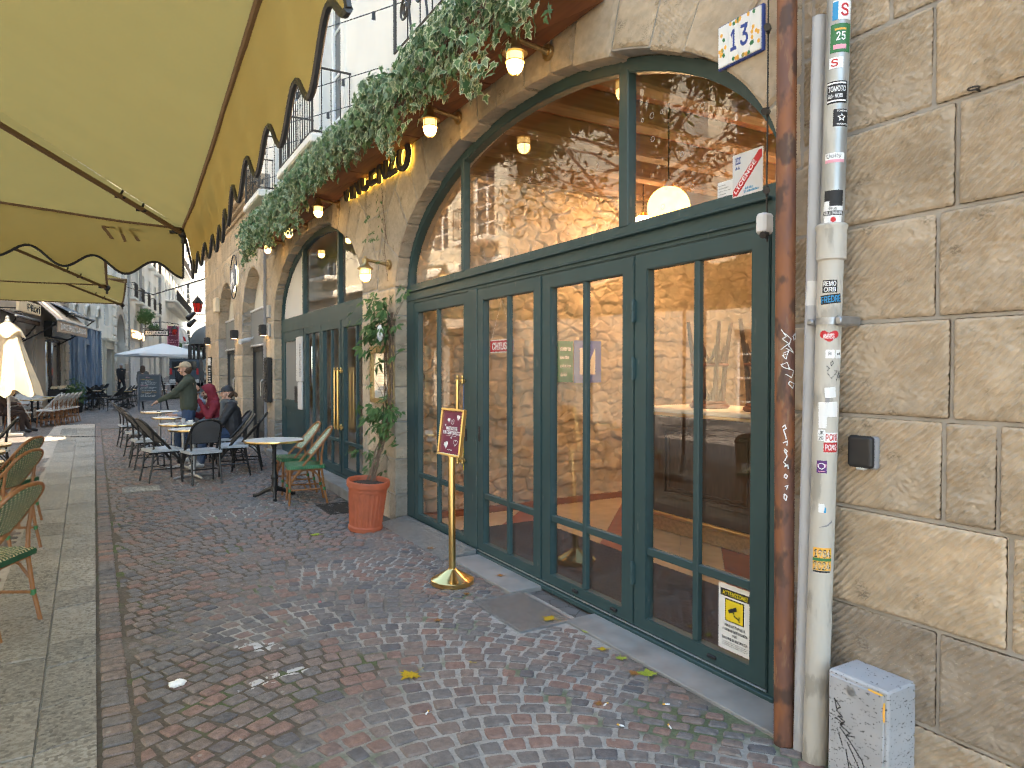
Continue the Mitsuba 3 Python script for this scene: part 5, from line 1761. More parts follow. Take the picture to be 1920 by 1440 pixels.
star = Polygon([(math.sin(k * PI / 5) * (.018 if k % 2 == 0 else .008), math.cos(k * PI / 5) * (.018 if k % 2 == 0 else .008)) for k in range(10)])
sticker(2.985, -.030, .072, .075, 'ink_white', [('ink_red', 'S', .030, .012, .03, .05), ('ink_cyan', sbox(0, .0, .020, .07), 0, 0, 0, 0)])
sticker(2.86, -.036, .080, .11, 'ink_green', [('ink_pink', sbox(.012, .012, .06, .03), 0, 0, 0, 0), ('ink_white', '25', .022, .045, .034, .034), ('ink_orange', sbox(.016, .085, .058, .092), 0, 0, 0, 0)])
sticker(2.80, -.038, .052, .042, 'ink_white', [('ink_red', 'S', .008, .006, .026, .03)])
sticker(2.665, -.042, .078, .085, 'ink_black', [('ink_white', sbox(0, .074, .072, .080), 0, 0, 0, 0), ('ink_white', sbox(0, .006, .072, .012), 0, 0, 0, 0), ('ink_white', 'TOMOTO', .004, .044, .066, .022), ('ink_white', 'GLK-MOBS', .004, .020, .055, .016)])
sticker(2.575, -.016, .062, .066, 'ink_black', [('ink_white', shapely.affinity.translate(star, .031, .033).difference(shapely.affinity.translate(shapely.affinity.scale(star, .6, .6), .031, .033)), 0, 0, 0, 0), ('ink_white', 'TOMOTO', .012, .055, .045, .007), ('ink_white', 'TOMOTO', .012, .004, .045, .007)])
sticker(2.435, -.042, .074, .038, 'ink_white', [('ink_grey', 'Doily', .006, .014, .055, .02), ('ink_pink', sbox(0, 0, .074, .012), 0, 0, 0, 0)])
sticker(2.265, -.040, .072, .062, 'ink_black', [('ink_white', sbox(.0, .0, .02, .02), 0, 0, 0, 0)])
sticker(2.225, -.042, .076, .04, 'ink_white', [('ink_black', sbox(0, .004, .076, .022), 0, 0, 0, 0), ('ink_white', 'MILK SHAKER', .004, .007, .068, .012), ('ink_black', 'the', .02, .026, .03, .01)])
sticker(2.20, -.038, .066, .024, 'ink_white', [('ink_red', shapely.Point(.034, .012).buffer(.010), 0, 0, 0, 0)])
sticker(1.925, -.036, .055, .05, 'ink_black', [('ink_white', 'REMO', .004, .026, .046, .02), ('ink_white', 'ORB', .006, .004, .044, .018)])
sticker(1.878, -.040, .080, .036, 'ink_black', [('ink_cyan', 'FREDRE', .003, .005, .074, .026)], rot=.10)
sticker(1.735, -.034, .056, .036, 'blob', [('ink_white', 'AMRES', .006, .008, .042, .02)])
sticker(1.665, -.016, .034, .034, 'ink_white', [('ink_grey', 'R', .010, .012, .012, .014)])
sticker(1.665, .022, .030, .034, 'paper', [('ink_black', 'oh', .006, .012, .018, .012)])
sticker(1.505, -.012, .042, .042, 'paper', rot=.12)
sticker(1.43, -.036, .076, .060, 'paper', rot=.02)
sticker(1.385, -.034, .030, .050, 'ink_white')
sticker(1.485, -.012, .016, .022, 'ink_grey')
sticker(1.335, -.036, .028, .044, 'ink_white', [('ink_black', 'JK', .004, .024, .018, .016), ('ink_black', '20', .004, .004, .018, .014)])
sticker(1.330, -.010, .056, .038, 'ink_white', [('ink_red', 'PONi', .004, .005, .048, .028)])
sticker(1.290, -.012, .058, .038, 'ink_red', [('ink_white', 'PONG', .006, .007, .046, .024)])
ringp = shapely.Point(.018, .028).buffer(.013).difference(shapely.Point(.018, .028).buffer(.010))
mat('ink_violet', (0.10, 0.03, 0.17), 0.5)
sticker(1.205, -.036, .038, .050, 'ink_violet', [('ink_white', ringp, 0, 0, 0, 0), ('ink_pink', sbox(.006, .005, .032, .008), 0, 0, 0, 0), ('ink_pink', sbox(.002, .026, .006, .036), 0, 0, 0, 0), ('ink_pink', sbox(.031, .024, .036, .036), 0, 0, 0, 0)])
sticker(1.045, -.024, .022, .036, 'paper')
sticker(1.045, -.004, .008, .022, 'ink_cyan')
sticker(.810, -.040, .072, .092, 'ink_orange', [('ink_black', '1984', .0045, .0515, .064, .034), ('canvas_cream', '1984', .007, .054, .058, .028), ('ink_green', sbox(.0, .038, .072, .050), 0, 0, 0, 0), ('ink_black', '2024', .0035, .0025, .064, .034), ('canvas_cream', '2024', .006, .005, .058, .028)])
sticker(.802, -.038, .066, .006, 'ink_black')
m = cat([squiggle(p, .0022) for p in ([(0, .05), (.012, .04), (.004, .03)], [(.015, .062), (.022, .07), (.026, .06), (.018, .05), (.015, .062)], [(.005, .02), (.02, .0), (.045, .03), (.03, .03)], [(.04, -.01), (.055, .03), (.05, .0)], [(.055, -.01), (.066, .03), (.062, .0)])])
part(cp, 'scribble', wrap(m, 2.50, CY0, .0475, math.radians(225) - .25, 1.585, (0, CSL)), 'ink_black')

def soft_box(x0, x1, y0, y1, z0, z1, r):
    P = [np.array([x, y, z]) for x in (x0 + r, x1 - r) for y in (y0 + r, y1 - r) for z in (z0 + r, z1 - r)]
    s_ = trimesh.creation.icosphere(subdivisions=2).vertices * r
    return trimesh.convex.convex_hull(np.vstack([p + s_ for p in P]))


# key safe, wall hook
ks = thing('key_safe', 'black rounded key safe on the tan wall right of the pipes', 'key safe')
part(ks, 'body', soft_box(WX - .032, WX - .003, 1.602, 1.712, 1.226, 1.356, .012), 'ink_grey', True)
part(ks, 'cover', soft_box(WX - .055, WX - .022, 1.610, 1.715, 1.230, 1.358, .016), 'black_metal', True)
part(ks, 'foot', bx(WX - .045, WX - .02, 1.645, 1.68, 1.221, 1.235, .004), 'white_plastic')
hk = thing('wall_hook', 'small rusty iron ring hook in the stone joint at upper right', 'hook')
a = np.linspace(0, 2 * PI, 13)[:-1]
part(hk, 'ring', tube(np.stack([WX - .035 + .016 * np.cos(a), 1.267 + .018 * np.sin(a), np.full(12, 2.588)], 1), .003, 6, closed=True), 'iron')
part(hk, 'shank', bar((WX + .03, 1.267, 2.588), (WX - .02, 1.267, 2.588), .004, 6), 'iron')
# utility box
mat('speckled_box', lambda p, n, uv: mix(C(0.40, 0.40, 0.41) * (0.85 + 0.3 * fbm(p.x * 8, p.y * 8, p.z * 8, 3)), (0.05, 0.05, 0.05), .9 * smoothstep(.66, .74, fbm(p.x * 95, p.y * 95, p.z * 150, 3) + .05 * noise(p.x * 5, p.y * 5, p.z * 5))), 0.55)
ub = thing('utility_box', 'speckled pale grey utility box at the wall foot with black scribble', 'utility box')
part(ub, 'body', bx(2.432, WX, 1.455, 1.700, -.01, .443, .008), 'speckled_box')
part(ub, 'door', bx(2.4235, 2.4335, 1.470, 1.690, .0, .425, .003), 'speckled_box')
part(ub, 'lock', lathe([(0, -.002), (.016, -.002), (.018, .004), (.008, .006), (0, .003)], 16, (0, 0, 0)).apply_transform(np.array([[0, 0, -1, 2.423], [0, 1, 0, 1.595], [1, 0, 0, .395], [0, 0, 0, 1.]])), 'galvanised', 40)
fo = cat([tube([(2.428, 1.470, .33), (2.424, 1.468, .36), (2.428, 1.4695, .40)], .004, 5), tube([(2.428, 1.475, .424), (2.425, 1.50, .427), (2.428, 1.53, .426)], .004, 5)])
part(ub, 'yellow_foam', fo, 'ink_orange')
SQ = [[(.035, .34), (.045, .30), (.06, .315), (.038, .335)], [(.045, .295), (.07, .28), (.05, .275), (.08, .265), (.06, .25)], [(.04, .265), (.075, .255), (.06, .245), (.10, .23), (.085, .215), (.12, .225)], [(.06, .235), (.10, .20), (.15, .15), (.17, .10)], [(.09, .19), (.13, .13), (.155, .085)], [(.055, .21), (.07, .17)], [(.085, .16), (.10, .09), (.12, .05)], [(.10, .12), (.125, .075)]]
part(ub, 'scribble', onwall(cat([squiggle(p, .0042) for p in SQ]), 2.4230, 1.70, .0), 'ink_black')
# menu case
mc = thing('menu_case', 'brass framed menu case on the pier behind the climbing plant', 'menu case')
part(mc, 'frame', bevelled(yz(6.98, 7.62, 1.25, 1.88).difference(yz(7.03, 7.57, 1.30, 1.80)), WX - .005, .06, .008), 'old_brass')
part(mc, 'sheet', bx(WX - .02, WX - .012, 7.03, 7.57, 1.30, 1.80), 'paper')
part(mc, 'pane', flat(yz(7.03, 7.57, 1.30, 1.80), WX - .045), 'glass')
part(mc, 'lettering', onwall(fitted('VINCENZO', .24, .04, .001), WX - .0205, 7.42, 1.70), 'ink_black')
for z in np.arange(1.36, 1.66, .03):
    part(mc, 'small_print', onwall(fitted('antipasti e pizze napoletane', .30, .010, .001, False), WX - .0205, 7.46, z), 'ink_grey')
solo('door_buzzer', bx(WX - .03, WX - .002, 7.00, 7.05, 1.24, 1.37, .006), 'black_metal', 'small black buzzer on the pier edge beside the door frame', 'buzzer')

# round bar sign, bar lamps, cables, heater, camera
rsn = thing('round_wall_sign', 'round halo lit emblem sign between the two bar arches', 'sign')
a = np.linspace(0, 2 * PI, 41)[:-1]
part(rsn, 'ring', tube(np.stack([np.full(40, WX - .05), 17.75 + .52 * np.cos(a), 3.85 + .52 * np.sin(a)], 1), .014, 6, closed=True), 'black_metal')
bd = Polygon([(17.75 + .36, 3.62), (17.75 + .40, 3.82), (17.75 + .30, 4.02), (17.75 - .30, 4.12), (17.75 - .40, 3.88), (17.75 - .36, 3.62), (17.75 - .1, 3.60), (17.75 + .2, 3.48)])
part(rsn, 'emblem', wallpoly(bd, WX - .05, .03), 'ink_grey')
bl = part(rsn, 'back_light', wallpoly(bd.buffer(-.03), WX - .035, .012), 'ink_white')
scene[bl]['emitter'] = {'type': 'area', 'radiance': rgb((.25, .26, .21))}
for k, (p, w) in enumerate((((17.82, 3.83), .13), ((17.68, 3.88), .08), ((17.95, 3.66), .10), ((17.60, 3.72), .08))):
    part(rsn, 'figure', wallpoly(shapely.Point(*p).buffer(w), WX - .081, .004), 'ink_white')
for y, z, l in ((22.9, 2.5, 'dark square wall light farthest along the bar'), (17.55, 2.46, 'dark square wall light between the bar arches'), (13.85, 2.38, 'dark square wall light by the pipe next to the restaurant')):
    t = thing('square_wall_light', l, 'lamp', 'square wall lights of the bar')
    part(t, 'body', bx(WX - .16, WX - .002, y - .1, y + .1, z - .1, z + .1, .012), 'black_metal')
    e = part(t, 'diffuser', bx(WX - .13, WX - .03, y - .06, y + .06, z - .106, z - .100), 'ink_white')
    scene[e]['emitter'] = {'type': 'area', 'radiance': rgb((.5, .3, .11))}
mb = thing('menu_board', 'narrow black menu board with white lines at the bar corner', 'menu board')
part(mb, 'board', bx(WX - .03, WX - .002, 22.5, 23.3, 1.2, 2.0), 'ink_black')
part(mb, 'header', bx(WX - .034, WX - .029, 22.55, 23.25, 1.75, 1.97), 'ink_white')
for k in range(6):
    part(mb, 'line', bx(WX - .034, WX - .029, 22.65, 23.1, 1.25 + k * .075, 1.28 + k * .075), 'ink_white')
solo('alarm_box', bx(WX - .14, WX - .002, 20.55, 20.95, 3.2, 3.62, .03), 'canvas_cream', 'cream alarm box high on the bar wall by the far arch', 'alarm box')
hp = thing('cable_bundle', 'grey cables running down the joint between the two buildings', 'cables')
for y, w in ((14.02, .022), (13.95, .012), (13.88, .010)):
    part(hp, 'cable', tube([(WX - .02, y, 4.6), (WX - .03, y, 3.2), (WX - .035, y + .03, 2.0), (WX - .03, y, .1)], w, 6), 'ink_grey')
gh = thing('grille_heater', 'black tall wall grille beside the near bar door', 'wall grille')
part(gh, 'body', bx(WX - .10, WX - .01, 13.45, 13.75, 1.0, 1.85, .01), 'black_metal')
for z in np.arange(1.05, 1.82, .055):
    part(gh, 'slat', bx(WX - .125, WX - .095, 13.46, 13.74, z, z + .022, .004), 'iron')
for z in (2.25, 2.6):
    solo('cable_box', bx(WX - .06, WX - .002, 13.55, 13.72, z, z + .24, .01), 'steel', ('lower' if z < 2.5 else 'upper') + ' small grey metal cable box beside the square wall light', 'box', 'cable boxes on the pier')
cam_ = thing('security_camera', 'small white security camera above the near bar door', 'camera')
part(cam_, 'body', tube([(2.70, 16.55, 2.30), (2.48, 16.40, 2.24)], [.05, .055], 12), 'white_plastic', 40)
part(cam_, 'mount', tube([(2.86, 16.6, 2.38), (2.70, 16.55, 2.31)], .02, 6), 'white_plastic')
# lantern, spots and dark awning at the bar corner
lantern('corner_lantern', 'red glass lantern on the bar corner', (2.44, 24.6, 3.68), .85)
for k, (x, y, z) in enumerate(((2.2, 25.0, 3.42), (2.3, 25.9, 3.25))):
    t = thing('spotlight', ('upper black spotlight on an arm at the bar corner', 'lower black spotlight on an arm at the bar corner')[k], 'spotlight', 'spotlights at the bar corner')
    part(t, 'head', tube([(x + .18, y, z + .08), (x, y - .1, z - .10), (x - .03, y - .12, z - .13)], [.06, .085, .095], 10), 'black_metal', 40)
    part(t, 'arm', bar((x + .1, y, z + .03), (2.75, y, z + .05), .02, 6), 'black_metal')
ba = thing('corner_awning', 'dark grey rounded awning beyond the bar corner', 'awning')
V = []
n_ = 12
for i in range(n_ + 1):
    a = PI / 2 * i / n_
    for j in range(n_ + 1):
        b = PI * j / n_
        V.append([3.2 - .8 * math.sin(a) * math.sin(b), 27.2 + 1.3 * math.cos(b) * math.sin(a), 2.75 + .75 * math.cos(a) - .25])
F_ = []
for i in range(n_):
    for j in range(n_):
        o = i * (n_ + 1) + j
        F_ += [[o, o + 1, o + n_ + 2], [o, o + n_ + 2, o + n_ + 1]]
part(ba, 'canopy', mesh(V, F_), 'slate_board', True)
part(ba, 'valance', cat([tube([V[n_ * (n_ + 1) + j] for j in range(n_ + 1)], .03, 5)] + [bx(V[n_ * (n_ + 1) + j][0] - .02, V[n_ * (n_ + 1) + j][0] + .02, V[n_ * (n_ + 1) + j][1] - .16, V[n_ * (n_ + 1) + j][1] + .16, 2.0, 2.52) for j in range(1, n_)]), 'black_metal')
# ------------------------------------------------------------------ bistro chairs and tables
mat('rattan', lambda p, n, uv: mix((0.33, 0.145, 0.05), (0.20, 0.08, 0.03), fbm(p.x * 40, p.y * 40, p.z * 25, 3)), 0.38)


def weave(base, strand, a=.030, b=.020, sheen=.3):
    def col(p, n, uv):
        r = dr.floor(uv.y / b)
        x = uv.x / a + 0.5 * r
        f = x - dr.floor(x)
        g = uv.y / b - r
        on = smoothstep(.12, .2, f) * smoothstep(.62, .54, f) * smoothstep(.1, .2, g) * smoothstep(.92, .82, g)
        return mix(base, strand, on)
    return col


mat('weave_green', weave((0.015, 0.085, 0.04), (0.72, 0.66, 0.42)), 0.4)
mat('weave_seat_green', weave((0.012, 0.12, 0.05), (0.16, 0.30, 0.16), .03, .012), 0.3)
mat('stripe_green', lambda p, n, uv: mix((0.02, 0.15, 0.08), (0.60, 0.62, 0.48), smoothstep(.44, .52, dr.abs(uv.x / .026 - dr.floor(uv.x / .026) - .5) * 2) * smoothstep(.1, .2, uv.y / .014 - dr.floor(uv.y / .014))), 0.4)
mat('mesh_grey', lambda p, n, uv: C(0.10, 0.10, 0.105) * (0.85 + 0.3 * noise(p.x * 300, p.y * 300, p.z * 300)), 0.6)
mat('seat_grey', (0.40, 0.42, 0.44), 0.5)
mat('weave_white', lambda p, n, uv: C(0.62, 0.62, 0.60) * (0.9 + 0.2 * noise(p.x * 200, p.y * 200, p.z * 200)), 0.55)
mat('chair_black', (0.016, 0.016, 0.017), 0.35)
mat('table_top', lambda p, n, uv: C(0.62, 0.61, 0.57) * (0.9 + 0.2 * fbm(p.x * 25, p.y * 25, 1.0, 4)), 0.25)


def loop_line(w):
    """The bent back frame: up one side, over the top, down the other."""
    A = [(w, .17, .30), (w, .03, .49), (w * .99, -.12, .66), (w * .90, -.235, .80)]
    top = [(w * .90 * math.cos(t) ** .8 if math.cos(t) > 0 else 0, -.235 - .085 * math.sin(t), .80 + .115 * math.sin(t)) for t in np.linspace(.25, PI / 2, 6)]
    R = A + top
    L = [(-x, y, z) for x, y, z in R[::-1][1:]]
    return np.array(R + L)


def chair_parts(style):
    """Meshes of one chair in its own coordinates: front is +y."""
    w = .215
    out = []
    fr = {'green': 'rattan', 'striped': 'rattan', 'black': 'chair_black', 'white': 'rattan', 'simple': 'chair_black'}[style]
    seatm = {'green': 'weave_green', 'striped': 'weave_seat_green', 'black': 'seat_grey', 'white': 'weave_white', 'simple': 'chair_black'}[style]
    backm = {'green': 'weave_green', 'striped': 'stripe_green', 'black': 'mesh_grey', 'white': 'weave_white', 'simple': 'chair_black'}[style]
    rr = .019 if style == 'black' else .0145
    sp = Polygon([(-.2, -.2), (.2, -.2), (.225, .2), (-.225, .2)]).buffer(.02, quad_segs=4)
    sm = trimesh.creation.extrude_polygon(sp, .034, engine='earcut')
    sm.apply_translation([0, 0, .438])
    top = trimesh.creation.extrude_polygon(sp.buffer(-.012), .008, engine='earcut')
    top.apply_translation([0, 0, .471])
    sm = cat(sm, top)
    out.append(('seat', sm, seatm, False, sm.vertices[:, :2].copy()))
    n = 12 if style != 'simple' else 6
    Lp = loop_line(w)
    out.append(('back_frame', tube(Lp, rr, 8), seatm if style == 'white' else fr, 40, None))
    half = Lp[:len(Lp) // 2 + 1]
    zs = np.linspace(.575, .905, n)
    V, U = [], []
    for z in zs:
        x = np.interp(z, half[:, 2], half[:, 0])
        y = np.interp(z, half[:, 2], half[:, 1])
        for q in np.linspace(-1, 1, 9):
            V.append((x * q, y - .02 * (1 - q * q), z))
            U.append((x * q, z * 1.1))
    V = np.array(V)
    F = []
    for i in range(n - 1):
        for j in range(8):
            o = i * 9 + j
            F += [[o, o + 1, o + 10], [o, o + 10, o + 9]]
    B = mesh(np.vstack([V, V + [0, -.008, 0]]), np.vstack([np.array(F), np.array(F)[:, ::-1] + len(V)]))
    out.append(('backrest', B, backm, False, np.vstack([U, U])))
    out.append(('back_rail', tube([V[0] + [0, -.004, 0], V[4] + [0, -.006, 0], V[8] + [0, -.004, 0]], .011, 6), fr, 40, None))
    for sx in (1, -1):
        out.append(('leg', tube([(sx * .205, .185, .445), (sx * .207, .19, .22), (sx * .212, .20, 0)], [.014, .0135, .0125], 8), fr, 40, None))
        out.append(('leg', tube([(sx * w * .93, -.20, .755), (sx * .197, -.175, .60), (sx * .187, -.175, .44), (sx * .19, -.20, .22), (sx * .195, -.245, 0)], [.012, .0135, .014, .0135, .0125], 8), fr, 40, None))
    apron = [bar((.205, .187, .425), (-.205, .187, .425), .012, 6), bar((.205, .187, .425), (.187, -.178, .425), .012, 6), bar((-.205, .187, .425), (-.187, -.178, .425), .012, 6), bar((.187, -.178, .425), (-.187, -.178, .425), .012, 6)]
    out.append(('seat_frame', cat(apron), fr, 40, None))
    st_ = [bar((sx * .21, .195, .19), (sx * .19, -.205, .19), .010, 6) for sx in (1, -1)] + [bar((.20, .0, .19), (-.20, .0, .19), .010, 6)]
    if style != 'simple':
        for sx in (1, -1):
            st_.append(tube([(sx * .208, .19, .26), (sx * .17, .18, .36), (sx * .10, .17, .42)], .009, 6))
            st_.append(tube([(sx * .208, .18, .26), (sx * .205, .12, .36), (sx * .20, .04, .42)], .009, 6))
            st_.append(tube([(sx * .19, -.20, .26), (sx * .195, -.12, .37), (sx * .20, -.03, .42)], .009, 6))
    out.append(('stretcher', cat(st_), fr, 40, None))
    if style in ('green', 'striped'):
        wr = []
        for sx in (1, -1):
            for (x, y, z) in ((.21, .193, .19), (.19, -.205, .19)):
                wr.append(tube([(sx * x, y, z - .018), (sx * x, y, z + .018)], .0165, 8))
        out.append(('binding', cat(wr), 'ink_green', 40, None))
    return out


_cp = {}


def chair(style, x, y, face, label, group=None, z=0.0, tilt=0.0):
    """face = direction (degrees, 0 = +x, 90 = +y) in which the sitter looks."""
    if style not in _cp:
        _cp[style] = [(nm, ply(m, bs, sm if uv is None else False, uv=uv), bs) for nm, m, bs, sm, uv in chair_parts(style)]
    t = thing('bistro_chair', label, 'chair', group)
    M = T().translate([x, y, z]).rotate([0, 0, 1], face - 90).rotate([1, 0, 0], tilt)
    for nm, d, bs in _cp[style]:
        k = numbered(f'{t}__{nm}')
        scene[k] = {**d, 'to_world': M}
    return t


def table(x, y, label, base='cast', r=.35, h=.735, z=0.0, group=None, top='table_top'):
    t = thing('round_table', label, 'table', group)
    part(t, 'top', lathe([(0, h - .022), (r - .003, h - .022), (r - .003, h), (0, h)], 36, (x, y, z)), top, 30)
    part(t, 'rim', lathe([(r - .004, h - .024), (r + .002, h - .024), (r + .004, h - .012), (r + .002, h + .001), (r - .006, h + .001)], 36, (x, y, z)), 'brass' if top == 'table_top' else top, 30)
    if base == 'cast':
        part(t, 'column', lathe([(.055, h - .024), (.05, h - .05), (.026, h - .09), (.024, .46), (.034, .45), (.034, .43), (.026, .42), (.03, .30), (.045, .28), (.045, .25), (.034, .23), (.04, .12), (.055, .09), (.0, .09)], 14, (x, y, z)), 'black_metal', 40)
        for k in range(3):
            a = .35 + k * 2 * PI / 3
            c, s_ = math.cos(a), math.sin(a)
            part(t, 'foot', tube([(x + .03 * c, y + .03 * s_, z + .12), (x + .12 * c, y + .12 * s_, z + .09), (x + .22 * c, y + .22 * s_, z + .035), (x + .285 * c, y + .285 * s_, z + .018)], [.032, .026, .020, .024], 8), 'black_metal', 40)
    else:
        part(t, 'column', lathe([(.03, h - .024), (.028, .04), (.0, .04)], 14, (x, y, z)), 'steel', 40)
        for k in range(4):
            a = .3 + k * PI / 2
            c, s_ = math.cos(a), math.sin(a)
            part(t, 'foot', tube([(x, y, z + .04), (x + .18 * c, y + .18 * s_, z + .03), (x + .30 * c, y + .30 * s_, z + .014)], [.03, .025, .014], 6), 'steel', 40)
    return t


# by the second shopfront
table(1.76, 9.0, 'small round table with brass rim and black cast iron foot by the second shopfront', 'cast', .36)
chair('striped', 2.02, 8.50, 172, 'green striped rattan chair nearest the terracotta pot', 'green rattan chairs by the shopfront')
chair('striped', 2.08, 9.30, 178, 'green striped rattan chair behind the other at the cast iron table', 'green rattan chairs by the shopfront')
# left terrace
G = 'green rattan chairs at the left edge'
chair('green', -.72, 5.27, 154, 'nearest green woven rattan chair at the left picture edge', G)
chair('green', -.88, 7.45, 154, 'second green woven rattan chair at the left edge', G)
chair('green', -.97, 8.8, 156, 'third green woven rattan chair, farthest at the left edge', G)
table(-1.28, 8.15, 'round cafe table cut by the left edge, nearest of three', 'steel', .37, group='tables at the left edge')
table(-1.38, 9.2, 'round cafe table cut by the left edge, middle of three', 'steel', .37, group='tables at the left edge')
table(-1.42, 10.1, 'round cafe table cut by the left edge, farthest of three', 'steel', .37, group='tables at the left edge')
chair('black', -1.52, 12.35, 185, 'black bistro chair at the left edge under the parasols', None)
# the bar terrace
B_ = 'black bistro chairs on the bar terrace'
chair('black', .34, 16.5, 8, 'farthest black chair in the left file of the bar terrace', B_)
chair('black', .45, 14.5, 12, 'second farthest black chair in the left file of the bar terrace', B_)
chair('black', .50, 12.85, 10, 'black chair facing the table with cups, third in the left file', B_)
chair('black', .62, 11.25, 15, 'nearest black chair in the left file of the bar terrace', B_)
chair('black', 1.10, 10.72, 100, 'black chair with its back to the viewer, nearest of the bar terrace', B_)
chair('black', 1.60, 11.30, 172, 'nearer black chair of the pair against the bar wall side', B_)
chair('black', 1.86, 11.75, 168, 'farther black chair of the pair against the bar wall side', B_)
chair('black', 1.72, 12.42, 180, 'black chair under the man in the dark cap', B_)
chair('black', 1.66, 13.3, 182, 'black chair under the person in the red hood', B_)
chair('black', 1.50, 14.35, 190, 'black chair under the person behind the standing man', B_)
TG = 'round tables with brass rims on the bar terrace'
table(.86, 16.3, 'farthest round table on the bar terrace', 'steel', .36, group=TG)
table(.98, 14.25, 'round table in front of the standing man', 'steel', .36, group=TG)
table(1.00, 12.45, 'round table with the white coffee cup', 'steel', .36, group=TG)
table(1.05, 11.30, 'nearest round table, over the flat steel cross foot', 'steel', .35, group=TG)


def cup(x, y, z, label):
    t = thing('coffee_cup', label, 'cup')
    part(t, 'cup', lathe([(.0, .008), (.025, .008), (.042, .06), (.040, .06), (.024, .014), (0, .014)], 18, (x, y, z)), 'glazed', 40)
    part(t, 'handle', tube([(x - .038, y, z + .05), (x - .06, y, z + .04), (x - .052, y, z + .02), (x - .032, y, z + .018)], .005, 6), 'glazed')
    part(t, 'saucer', lathe([(0, 0), (.05, 0), (.07, .010), (.068, .012), (.045, .004), (0, .004)], 20, (x, y, z)), 'glazed', 40)


cup(1.10, 12.30, .737, 'white coffee cup on its saucer beside the ashtray')
ash = thing('ashtray', 'small grey ashtray beside the white coffee cup', 'ashtray')
part(ash, 'dish', lathe([(0, .0), (.045, .0), (.05, .035), (.043, .035), (.04, .01), (0, .01)], 14, (.92, 12.25, .737)), 'steel', 40)
ash2 = thing('water_glass', 'small drinking glass on the table with the coffee cup', 'glass')
part(ash2, 'tumbler', lathe([(0, .0), (.028, .0), (.034, .09), (.031, .09), (.026, .006), (0, .006)], 14, (1.0, 12.42, .737)), 'pvc', 40)
solo('phone', bx(.80, .87, 16.18, 16.32, .737, .747, .003), 'black_metal', 'dark phone lying on the farthest terrace table', 'phone')
# white chairs and tables in front of the cafe
Wg = 'white woven chairs in a nested row by the cafe'
for k in range(6):
    chair('white', -1.62 + .095 * k, 23.6 + .36 * k, 172, ('nearest white woven chair of the nested row', 'second white woven chair of the nested row', 'third white woven chair of the nested row', 'fourth white woven chair of the nested row', 'fifth white woven chair of the nested row', 'farthest white woven chair of the nested row')[k], Wg)
chair('white', -2.15, 26.2, 262, 'white chair facing the street behind the pale tables', 'white chairs behind the tables')
chair('white', -2.35, 25.0, 262, 'white chair next to the closed parasol', 'white chairs behind the tables')
table(-2.05, 24.6, 'pale table nearest the closed parasol', 'cast', .36, group='pale tables by the cafe')
table(-1.98, 25.6, 'pale table in the middle of the cafe terrace', 'cast', .36, group='pale tables by the cafe')
table(-1.78, 27.0, 'pale table farthest along the cafe terrace', 'cast', .36, group='pale tables by the cafe')
chair('white', -2.2, 22.6, 60, 'white chair behind the seated legs by the parasol pole', 'white chairs behind the tables')
# black chairs farther on
Kg = 'black chairs in front of the blue shop'
for i, (x, y, f) in enumerate(((-.92, 31.6, 200), (-.82, 32.6, 200), (-.62, 33.7, 200), (-.45, 34.8, 200), (.12, 30.6, 150), (.35, 31.5, 170), (.5, 32.5, 170), (.68, 33.5, 170), (-.55, 31.3, 20), (-.3, 33.3, 20))):
    chair('simple', x, y, f, ('nearest black chair of the left file before the blue shop', 'second black chair before the blue shop', 'third black chair before the blue shop', 'farthest black chair before the blue shop', 'nearest black chair of the file beside the chalkboard', 'second black chair beside the chalkboard', 'third black chair beside the chalkboard', 'farthest black chair beside the chalkboard', 'black chair facing the blue shop from the lane, nearer one', 'black chair facing the blue shop from the lane, farther one')[i], Kg, z=float(rise(x, y)))
for i, (x, y) in enumerate(((-.95, 32.0), (-.75, 33.9), (.1, 31.2), (.3, 33.0))):
    table(x + .25, y, ('white topped table nearest the blue shop corner', 'white topped table farther along the blue shop', 'white topped table beside the chalkboard', 'white topped table behind the chalkboard file')[i], 'cast', .34, z=float(rise(x, y)), group='white topped tables before the blue shop')

# chalkboard
bb = thing('chalkboard', 'standing grey chalkboard menu with coloured chalk lines in mid street', 'chalkboard')
bxx, byy, bz_ = 1.28, 30.4, float(rise(1.28, 30.4))
A_ = np.array([bxx, byy, bz_])
dr_ = np.array([math.cos(YAW), -math.sin(YAW), 0])
dn_ = np.array([math.sin(YAW), math.cos(YAW), 0])
MB = np.eye(4)
MB[:3, 0], MB[:3, 1], MB[:3, 2], MB[:3, 3] = dr_, dn_, [0, 0, 1], A_
CUR[0] = MB
part(bb, 'panel', bx(-.40, .40, -.05, -.02, .38, 1.36, .008), 'slate_board')
part(bb, 'frame', cat([bx(-.45, -.40, -.06, -.01, .0, 1.40), bx(.40, .45, -.06, -.01, .0, 1.40), bx(-.40, .40, -.06, -.01, 1.35, 1.40), bx(-.40, .40, -.06, -.01, .34, .39)]), 'slate')
for sx in (-.43, .43):
    part(bb, 'rear_leg', bar((sx, 0, 1.36), (sx + .06 * np.sign(sx), .42, 0), .03, 6), 'black_metal')
